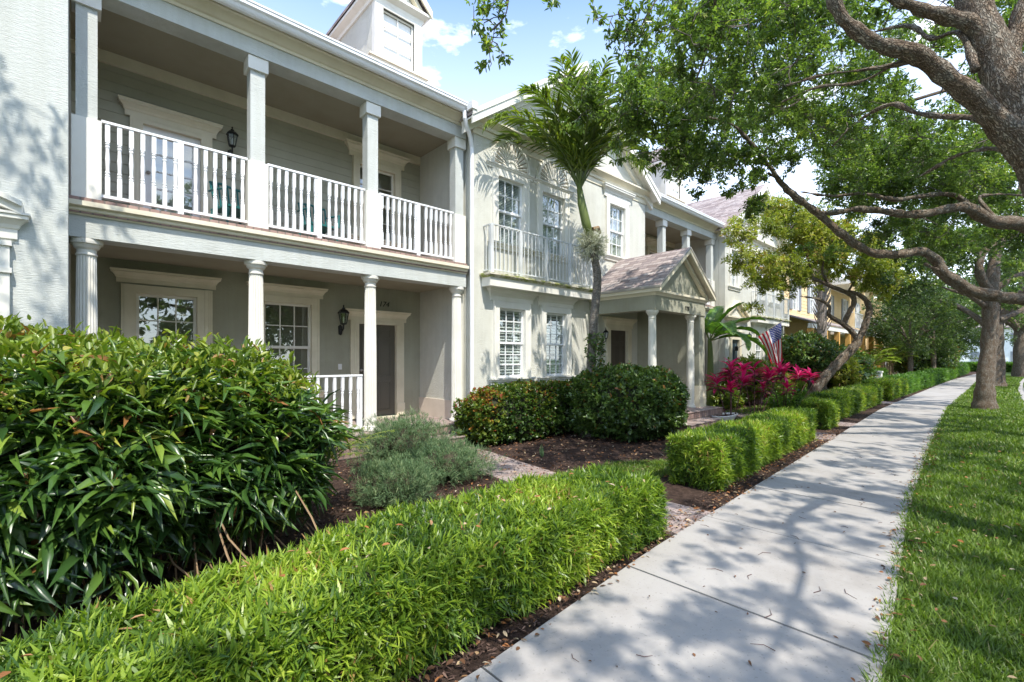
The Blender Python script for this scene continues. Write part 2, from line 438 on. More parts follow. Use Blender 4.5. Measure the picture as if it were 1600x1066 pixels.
class MB:
    def __init__(s):
        s.v = []; s.f = []; s.mi = []; s.cur = 0; s.bk = {}
    def add(s, vs, fs):
        b = len(s.v); s.v += [tuple(v) for v in vs]
        for f in fs:
            s.f.append(tuple(i + b for i in f)); s.mi.append(s.cur)
        return s
    def box(s, x0, x1, y0, y1, z0, z1):
        if x0 > x1: x0, x1 = x1, x0
        if y0 > y1: y0, y1 = y1, y0
        if z0 > z1: z0, z1 = z1, z0
        v = [(x, y, z) for z in (z0, z1) for y in (y0, y1) for x in (x0, x1)]
        return s.add(v, [(0, 2, 3, 1), (4, 5, 7, 6), (0, 1, 5, 4), (2, 6, 7, 3), (0, 4, 6, 2), (1, 3, 7, 5)])
    def obox(s, a, b, side, up, w0, w1, h0, h1):
        """box running from a to b, offset w0..w1 along side and h0..h1 along up"""
        a, b, side, up = map(Vector, (a, b, side, up))
        v = [p + side * w_ + up * h for p in (a, b) for h in (h0, h1) for w_ in (w0, w1)]
        fs = [(0, 2, 3, 1), (4, 5, 7, 6), (0, 1, 5, 4), (2, 6, 7, 3), (0, 4, 6, 2), (1, 3, 7, 5)]
        return s.add(v, fs)
    def poly(s, pts, off):
        """flat polygon with thickness: pts, and pts + off"""
        n = len(pts); off = Vector(off)
        v = [Vector(p) for p in pts] + [Vector(p) + off for p in pts]
        fs = [tuple(range(n))[::-1], tuple(range(n, 2 * n))]
        fs += [(i, (i + 1) % n, (i + 1) % n + n, i + n) for i in range(n)]
        return s.add(v, fs)
    def tube(s, pts, rad, n=8):
        pts = [Vector(p) for p in pts]
        if isinstance(rad, (int, float)): rad = [rad] * len(pts)
        t0 = (pts[1] - pts[0]).normalized()
        u = t0.orthogonal().normalized()
        vs = []; run = random.uniform(0, 9); b0 = len(s.v)
        for i, p in enumerate(pts):
            if i: run += (p - pts[i - 1]).length
            t = (pts[min(i + 1, len(pts) - 1)] - pts[max(i - 1, 0)])
            if t.length < 1e-7: t = t0
            t.normalize()
            u = (u - t * u.dot(t))
            if u.length < 1e-6: u = t.orthogonal()
            u.normalize()
            w_ = t.cross(u)
            for k in range(n):
                a = 2 * math.pi * k / n
                vs.append(p + (u * math.cos(a) + w_ * math.sin(a)) * rad[i])
                s.bk[b0 + len(vs) - 1] = (rad[i] * math.cos(a), rad[i] * math.sin(a), run)
        fs = []
        for i in range(len(pts) - 1):
            for k in range(n):
                k2 = (k + 1) % n
                fs.append((i * n + k, i * n + k2, (i + 1) * n + k2, (i + 1) * n + k))
        fs.append(tuple(range(n))[::-1])
        fs.append(tuple(range((len(pts) - 1) * n, len(pts) * n)))
        return s.add(vs, fs)
    def lathe(s, cx, cy, prof, n=24, flute=0, fd=0):
        vs = []
        for r, z in prof:
            for k in range(n):
                a = 2 * math.pi * k / n
                rr = r
                if flute: rr = r - fd * max(0, math.cos(a * flute)) ** .6 if math.cos(a * flute) > 0 else r
                vs.append((cx + rr * math.cos(a), cy + rr * math.sin(a), z))
        fs = []
        for i in range(len(prof) - 1):
            for k in range(n):
                k2 = (k + 1) % n
                fs.append((i * n + k, i * n + k2, (i + 1) * n + k2, (i + 1) * n + k))
        fs.append(tuple(range(n))[::-1]); fs.append(tuple(range((len(prof) - 1) * n, len(prof) * n)))
        return s.add(vs, fs)
    def loft(s, path, prof):
        """moulding: path [(x,y)] with the outside on its right; prof [(out, z)]; mitred corners"""
        P_ = [Vector((a, b)) for a, b in path]
        offs = []
        for i in range(len(P_)):
            ds = []
            if i > 0: ds.append((P_[i] - P_[i - 1]).normalized())
            if i < len(P_) - 1: ds.append((P_[i + 1] - P_[i]).normalized())
            ns = [Vector((d.y, -d.x)) for d in ds]
            if len(ns) == 2:
                m_ = (ns[0] + ns[1]); m_ = m_ / max(.2, m_.dot(ns[0]))
            else: m_ = ns[0]
            offs.append(m_)
        k = len(prof); vs = []
        for p, o in zip(P_, offs):
            for d, z in prof:
                q = p + o * d
                vs.append((q.x, q.y, z))
        fs = []
        for i in range(len(P_) - 1):
            for j in range(k):
                j2 = (j + 1) % k
                fs.append((i * k + j, (i + 1) * k + j, (i + 1) * k + j2, i * k + j2))
        fs.append(tuple(range(k))); fs.append(tuple(range((len(P_) - 1) * k, len(P_) * k))[::-1])
        return s.add(vs, fs)
    def wallx(s, X, y0, y1, z0, z1, holes=(), depth=.12, th=.2):
        """wall facing +X with real openings, their reveals, and a back face"""
        ys = sorted({y0, y1} | {v for h in holes for v in h[:2]})
        zs = sorted({z0, z1} | {v for h in holes for v in h[2:4]})
        for i in range(len(ys) - 1):
            for j in range(len(zs) - 1):
                cy, cz = (ys[i] + ys[i + 1]) / 2, (zs[j] + zs[j + 1]) / 2
                if any(h[0] < cy < h[1] and h[2] < cz < h[3] for h in holes): continue
                s.add([(X, ys[i], zs[j]), (X, ys[i + 1], zs[j]), (X, ys[i + 1], zs[j + 1]), (X, ys[i], zs[j + 1])], [(0, 1, 2, 3)])
                s.add([(X - th, ys[i], zs[j]), (X - th, ys[i + 1], zs[j]), (X - th, ys[i + 1], zs[j + 1]), (X - th, ys[i], zs[j + 1])], [(3, 2, 1, 0)])
        for a, b, c, d in [h[:4] for h in holes]:
            for q in (((a, c), (a, d)), ((b, d), (b, c)), ((a, d), (b, d)), ((b, c), (a, c))):
                (p1, q1), (p2, q2) = q
                s.add([(X, p1, q1), (X, p2, q2), (X - th, p2, q2), (X - th, p1, q1)], [(0, 1, 2, 3)])
        for q in (((y0, z0), (y0, z1)), ((y1, z1), (y1, z0)), ((y0, z1), (y1, z1)), ((y1, z0), (y0, z0))):
            (p1, q1), (p2, q2) = q
            s.add([(X, p1, q1), (X, p2, q2), (X - th, p2, q2), (X - th, p1, q1)], [(0, 1, 2, 3)])
        return s
    def build(s, name, mat, parent=None, loc=(0, 0, 0), smooth=False):
        me = bpy.data.meshes.new(name)
        o = link(me, name, mat, parent, loc)
        g = ORG[o.name]
        me.from_pydata([(a - g[0], b - g[1], c - g[2]) for a, b, c in s.v], [], s.f)
        if isinstance(mat, (list, tuple)):
            me.polygons.foreach_set('material_index', s.mi)
        if smooth:
            me.polygons.foreach_set('use_smooth', [True] * len(s.f))
        me.update()
        return o

def fast_mesh(name, V, F, mat, parent=None, loc=(0, 0, 0), tint=None, smooth=False):
    """V (n,3), F (m,4) arrays to one mesh, with a per-face tint"""
    me = bpy.data.meshes.new(name)
    o = link(me, name, mat, parent, loc)
    V = V - np.array(ORG[o.name])
    m, k = F.shape
    me.vertices.add(len(V)); me.vertices.foreach_set('co', V.astype(np.float32).ravel())
    me.loops.add(m * k); me.loops.foreach_set('vertex_index', F.astype(np.int32).ravel())
    me.polygons.add(m)
    me.polygons.foreach_set('loop_start', np.arange(0, m * k, k, dtype=np.int32))
    if smooth: me.polygons.foreach_set('use_smooth', np.ones(m, dtype=bool))
    me.update(calc_edges=True)
    if tint is not None:
        at = me.attributes.new('tint', 'FLOAT', 'FACE')
        at.data.foreach_set('value', tint.astype(np.float32))
    return o

def nrm(a):
    return a / np.maximum(np.linalg.norm(a, axis=-1, keepdims=True), 1e-9)

def rdir(n):
    return nrm(rng.normal(size=(n, 3)))

T_OVAL = (np.array([(0, 0, 0), (-.5, .35, .10), (.5, .35, .10), (-.42, .72, .08), (.42, .72, .08), (0, 1, -.06)], float),
          np.array([(0, 5, 3, 1), (0, 2, 4, 5)]))
T_BLADE = (np.array([(-.35, 0, 0), (.35, 0, 0), (-.5, .45, .03), (.5, .45, .03), (-.06, 1, -.08), (.06, 1, -.08)], float),
           np.array([(0, 1, 3, 2), (2, 3, 5, 4)]))
T_STRAP = (np.array([(-.12, 0, 0), (.12, 0, 0), (-.46, .25, .07), (.46, .25, .07), (-.5, .55, .04), (.5, .55, .04), (-.05, 1, -.22), (.05, 1, -.22), (0, .25, .03), (0, .55, 0.0)], float),
           np.array([(0, 1, 8, 2), (1, 3, 8, 8), (2, 8, 9, 4), (8, 3, 5, 9), (4, 9, 7, 6), (9, 5, 7, 7)]))
T_STRAP = (np.array([(0, 0, 0), (-.46, .25, .10), (.46, .25, .10), (-.5, .55, .06), (.5, .55, .06), (0, 1, -.22), (0, .25, .04), (0, .55, .0)], float),
           np.array([(0, 6, 1, 1), (0, 2, 6, 6), (1, 6, 7, 3), (6, 2, 4, 7), (3, 7, 5, 5), (7, 4, 5, 5)]))
def fix_tpl(t):
    """turn doubled-corner quads into true quads by splitting the corner edge"""
    V = [tuple(v) for v in t[0]]; F = []
    for f in t[1]:
        f = list(f)
        if f[2] == f[3]:
            a, b = np.array(V[f[2]]), np.array(V[f[0]])
            V.append(tuple((a + b) / 2)); f[3] = len(V) - 1
        F.append(tuple(f))
    return (np.array(V, float), np.array(F))
T_STRAP = fix_tpl(T_STRAP)

def leaf_arrays(tpl, pos, d, up, length, width, tint):
    tv, tf = tpl
    d = nrm(d)
    X = nrm(np.cross(d, up)); Z = np.cross(X, d)
    L = length[:, None, None]; W = width[:, None, None]
    V = pos[:, None, :] + X[:, None, :] * (tv[None, :, 0:1] * W) + d[:, None, :] * (tv[None, :, 1:2] * L) + Z[:, None, :] * (tv[None, :, 2:3] * L)
    n = len(pos); k = len(tv)
    F = (tf[None] + (np.arange(n) * k)[:, None, None]).reshape(-1, 4)
    return V.reshape(-1, 3), F, np.repeat(tint, len(tf))

def join(parts):
    Vs, Fs, Ts = [], [], []; b = 0
    for V, F, T in parts:
        Vs.append(V); Fs.append(F + b); Ts.append(T); b += len(V)
    return np.concatenate(Vs), np.concatenate(Fs), np.concatenate(Ts)

def rosettes(pos, axis, per, spread, length, width, tpl=T_OVAL, lvar=.3, tint=None, tvar=.5, droop=0.0, jitter=.01, flat=1.0):
    """leaves fanned round each shoot tip"""
    n = len(pos)
    P_ = np.repeat(pos, per, 0) + rng.normal(size=(n * per, 3)) * jitter
    A = np.repeat(nrm(axis), per, 0)
    D = nrm(A + nrm(rng.normal(size=(n * per, 3))) * np.asarray(spread).reshape(-1, 1))
    D[:, 2] = D[:, 2] * flat - droop
    D = nrm(D)
    U = nrm(A * .8 + np.array([0, 0, .9]) + rng.normal(size=(n * per, 3)) * .35)
    ln = length * (1 + lvar * rng.uniform(-1, 1, n * per))
    wd = width * (1 + lvar * rng.uniform(-1, 1, n * per))
    if tint is None: base = rng.uniform(.15, .85, n)
    else: base = tint
    T = np.clip(np.repeat(base, per) + rng.normal(size=n * per) * tvar * .35, 0, 1)
    rare = rng.uniform(size=n * per) < .006
    T[rare] = 1
    return leaf_arrays(tpl, P_, D, U, ln, wd, T)

def text_part(s, y, x, z, size, mat, parent, name='house_number', shear=.25):
    c = bpy.data.curves.new(name, 'FONT')
    c.body = s; c.size = size; c.align_x = 'CENTER'; c.align_y = 'CENTER'
    c.extrude = .004; c.shear = shear; c.offset = .0
    t = bpy.data.objects.new(name + '_tmp', c)
    me = bpy.data.meshes.new_from_object(t)
    bpy.data.objects.remove(t); bpy.data.curves.remove(c)
    g = ORG[parent.name]
    me.transform(Matrix.Translation((x - g[0], y - g[1], z - g[2])) @ Matrix.Rotation(R(90), 4, 'Z') @ Matrix.Rotation(R(90), 4, 'X'))
    me.materials.clear()
    me.name = name
    return link(me, name, mat, parent, (0, 0, 0))

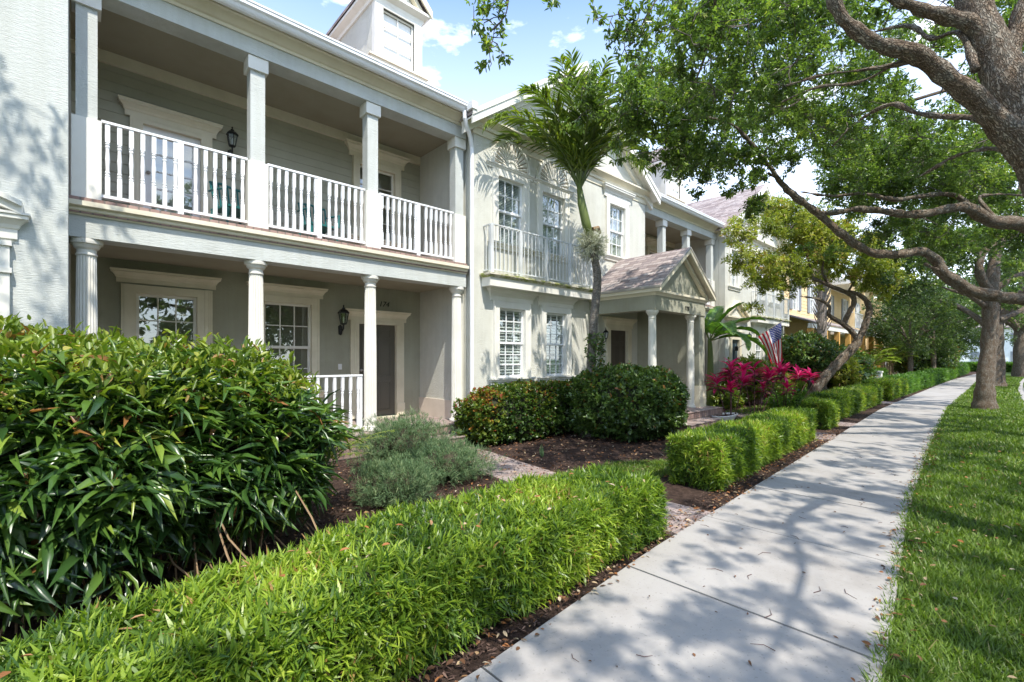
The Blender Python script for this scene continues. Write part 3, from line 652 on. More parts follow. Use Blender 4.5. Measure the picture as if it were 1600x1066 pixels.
# limb polylines (x,y,z,radius) and leaf clumps (x,y,z,radius) of the larger trees
TREE = {
'T1_L': [[(0.5,5.9,-0.1,0.368),(0.48,5.92,0.35,0.272),(0.46,5.95,1.0,0.232),(0.45,6.06,2.28,0.216),(0.33,6.01,2.87,0.208),(0.14,5.95,3.48,0.192),(-0.01,5.87,3.94,0.152),(-0.14,5.87,4.43,0.128),(-0.24,5.91,4.84,0.112),(-0.33,6.11,5.54,0.096),(-0.5,6.52,7.03,0.064),(-0.91,6.95,9.35,0.032)],[(0.18,5.93,3.16,0.128),(-0.04,5.61,3.51,0.096),(-0.26,5.31,3.79,0.0768),(-0.42,5.1,3.96,0.0672),(-0.56,4.9,4.08,0.0589),(-0.71,4.67,4.1,0.055),(-0.81,4.53,4.16,0.0525),(-0.9,4.4,4.28,0.0499),(-0.94,4.31,4.42,0.0512),(-0.94,4.28,4.68,0.0448),(-1.08,4.28,5.22,0.032),(-1.47,4.15,5.9,0.0192)],[(-0.14,5.88,4.37,0.0704),(-0.25,5.75,4.55,0.064),(-0.39,5.61,4.63,0.0576),(-0.56,5.42,4.7,0.048),(-0.71,5.26,4.8,0.0448),(-0.99,5.11,5.19,0.032),(-1.57,4.77,5.73,0.0192)],[(-0.04,5.83,4.08,0.0768),(0.02,5.9,4.39,0.064),(0.08,5.96,4.69,0.0576),(0.23,6.27,5.45,0.0448),(0.69,7.05,6.7,0.0256)],[(-0.53,4.98,4.04,0.024),(-0.67,4.94,4.03,0.02),(-0.89,4.84,4.05,0.0176),(-1.12,4.74,4.07,0.0144),(-1.39,4.68,4.07,0.008)],[(-0.67,4.94,4.03,0.0144),(-0.9,4.91,3.98,0.0112),(-1.16,4.78,4.0,0.0096),(-1.45,4.75,3.97,0.0064)],[(-0.1,5.69,3.57,0.036),(-0.23,5.77,3.72,0.028),(-0.44,5.84,3.84,0.024),(-0.63,5.93,3.98,0.0216),(-0.83,6.01,4.17,0.016),(-1.13,6.13,4.15,0.0096),(-1.37,6.17,3.97,0.0048)],[(-0.04,5.76,3.37,0.024),(-0.17,5.84,3.45,0.0176),(-0.37,6.06,3.51,0.0144),(-0.56,6.15,3.45,0.0112),(-0.72,6.27,3.43,0.008)],[(-0.21,5.65,4.08,0.04),(-0.32,5.83,4.55,0.024),(-0.53,6.04,4.7,0.024),(-0.74,6.25,5.04,0.016),(-1.2,6.2,5.12,0.008)],[(-0.94,4.28,4.68,0.04),(-1.29,4.2,5.01,0.024),(-1.73,4.02,5.02,0.016),(-2.08,3.79,4.88,0.012),(-2.24,3.68,4.58,0.008),(-2.32,3.6,4.46,0.0048)],[(-1.73,4.02,5.02,0.016),(-1.92,4.4,4.88,0.0112),(-2.16,4.72,4.71,0.0096),(-2.32,4.84,4.57,0.0048)],[(-1.57,4.77,5.73,0.02),(-2.29,3.71,5.77,0.016),(-2.7,2.97,5.3,0.0112),(-2.86,2.65,4.77,0.008),(-2.89,2.62,4.5,0.0064),(-2.99,2.52,4.34,0.004)],[(0.55,5.6,3.2,0.056),(1.2,4.2,4.4,0.044),(2.1,2.9,5.2,0.032),(2.6,1.2,5.7,0.02),(2.9,-0.4,6.3,0.008)],[(-0.33,6.11,5.54,0.08),(0.07,5.96,6.34,0.064),(-0.29,5.27,8.2,0.048),(-1.43,4.34,10.76,0.032)]],
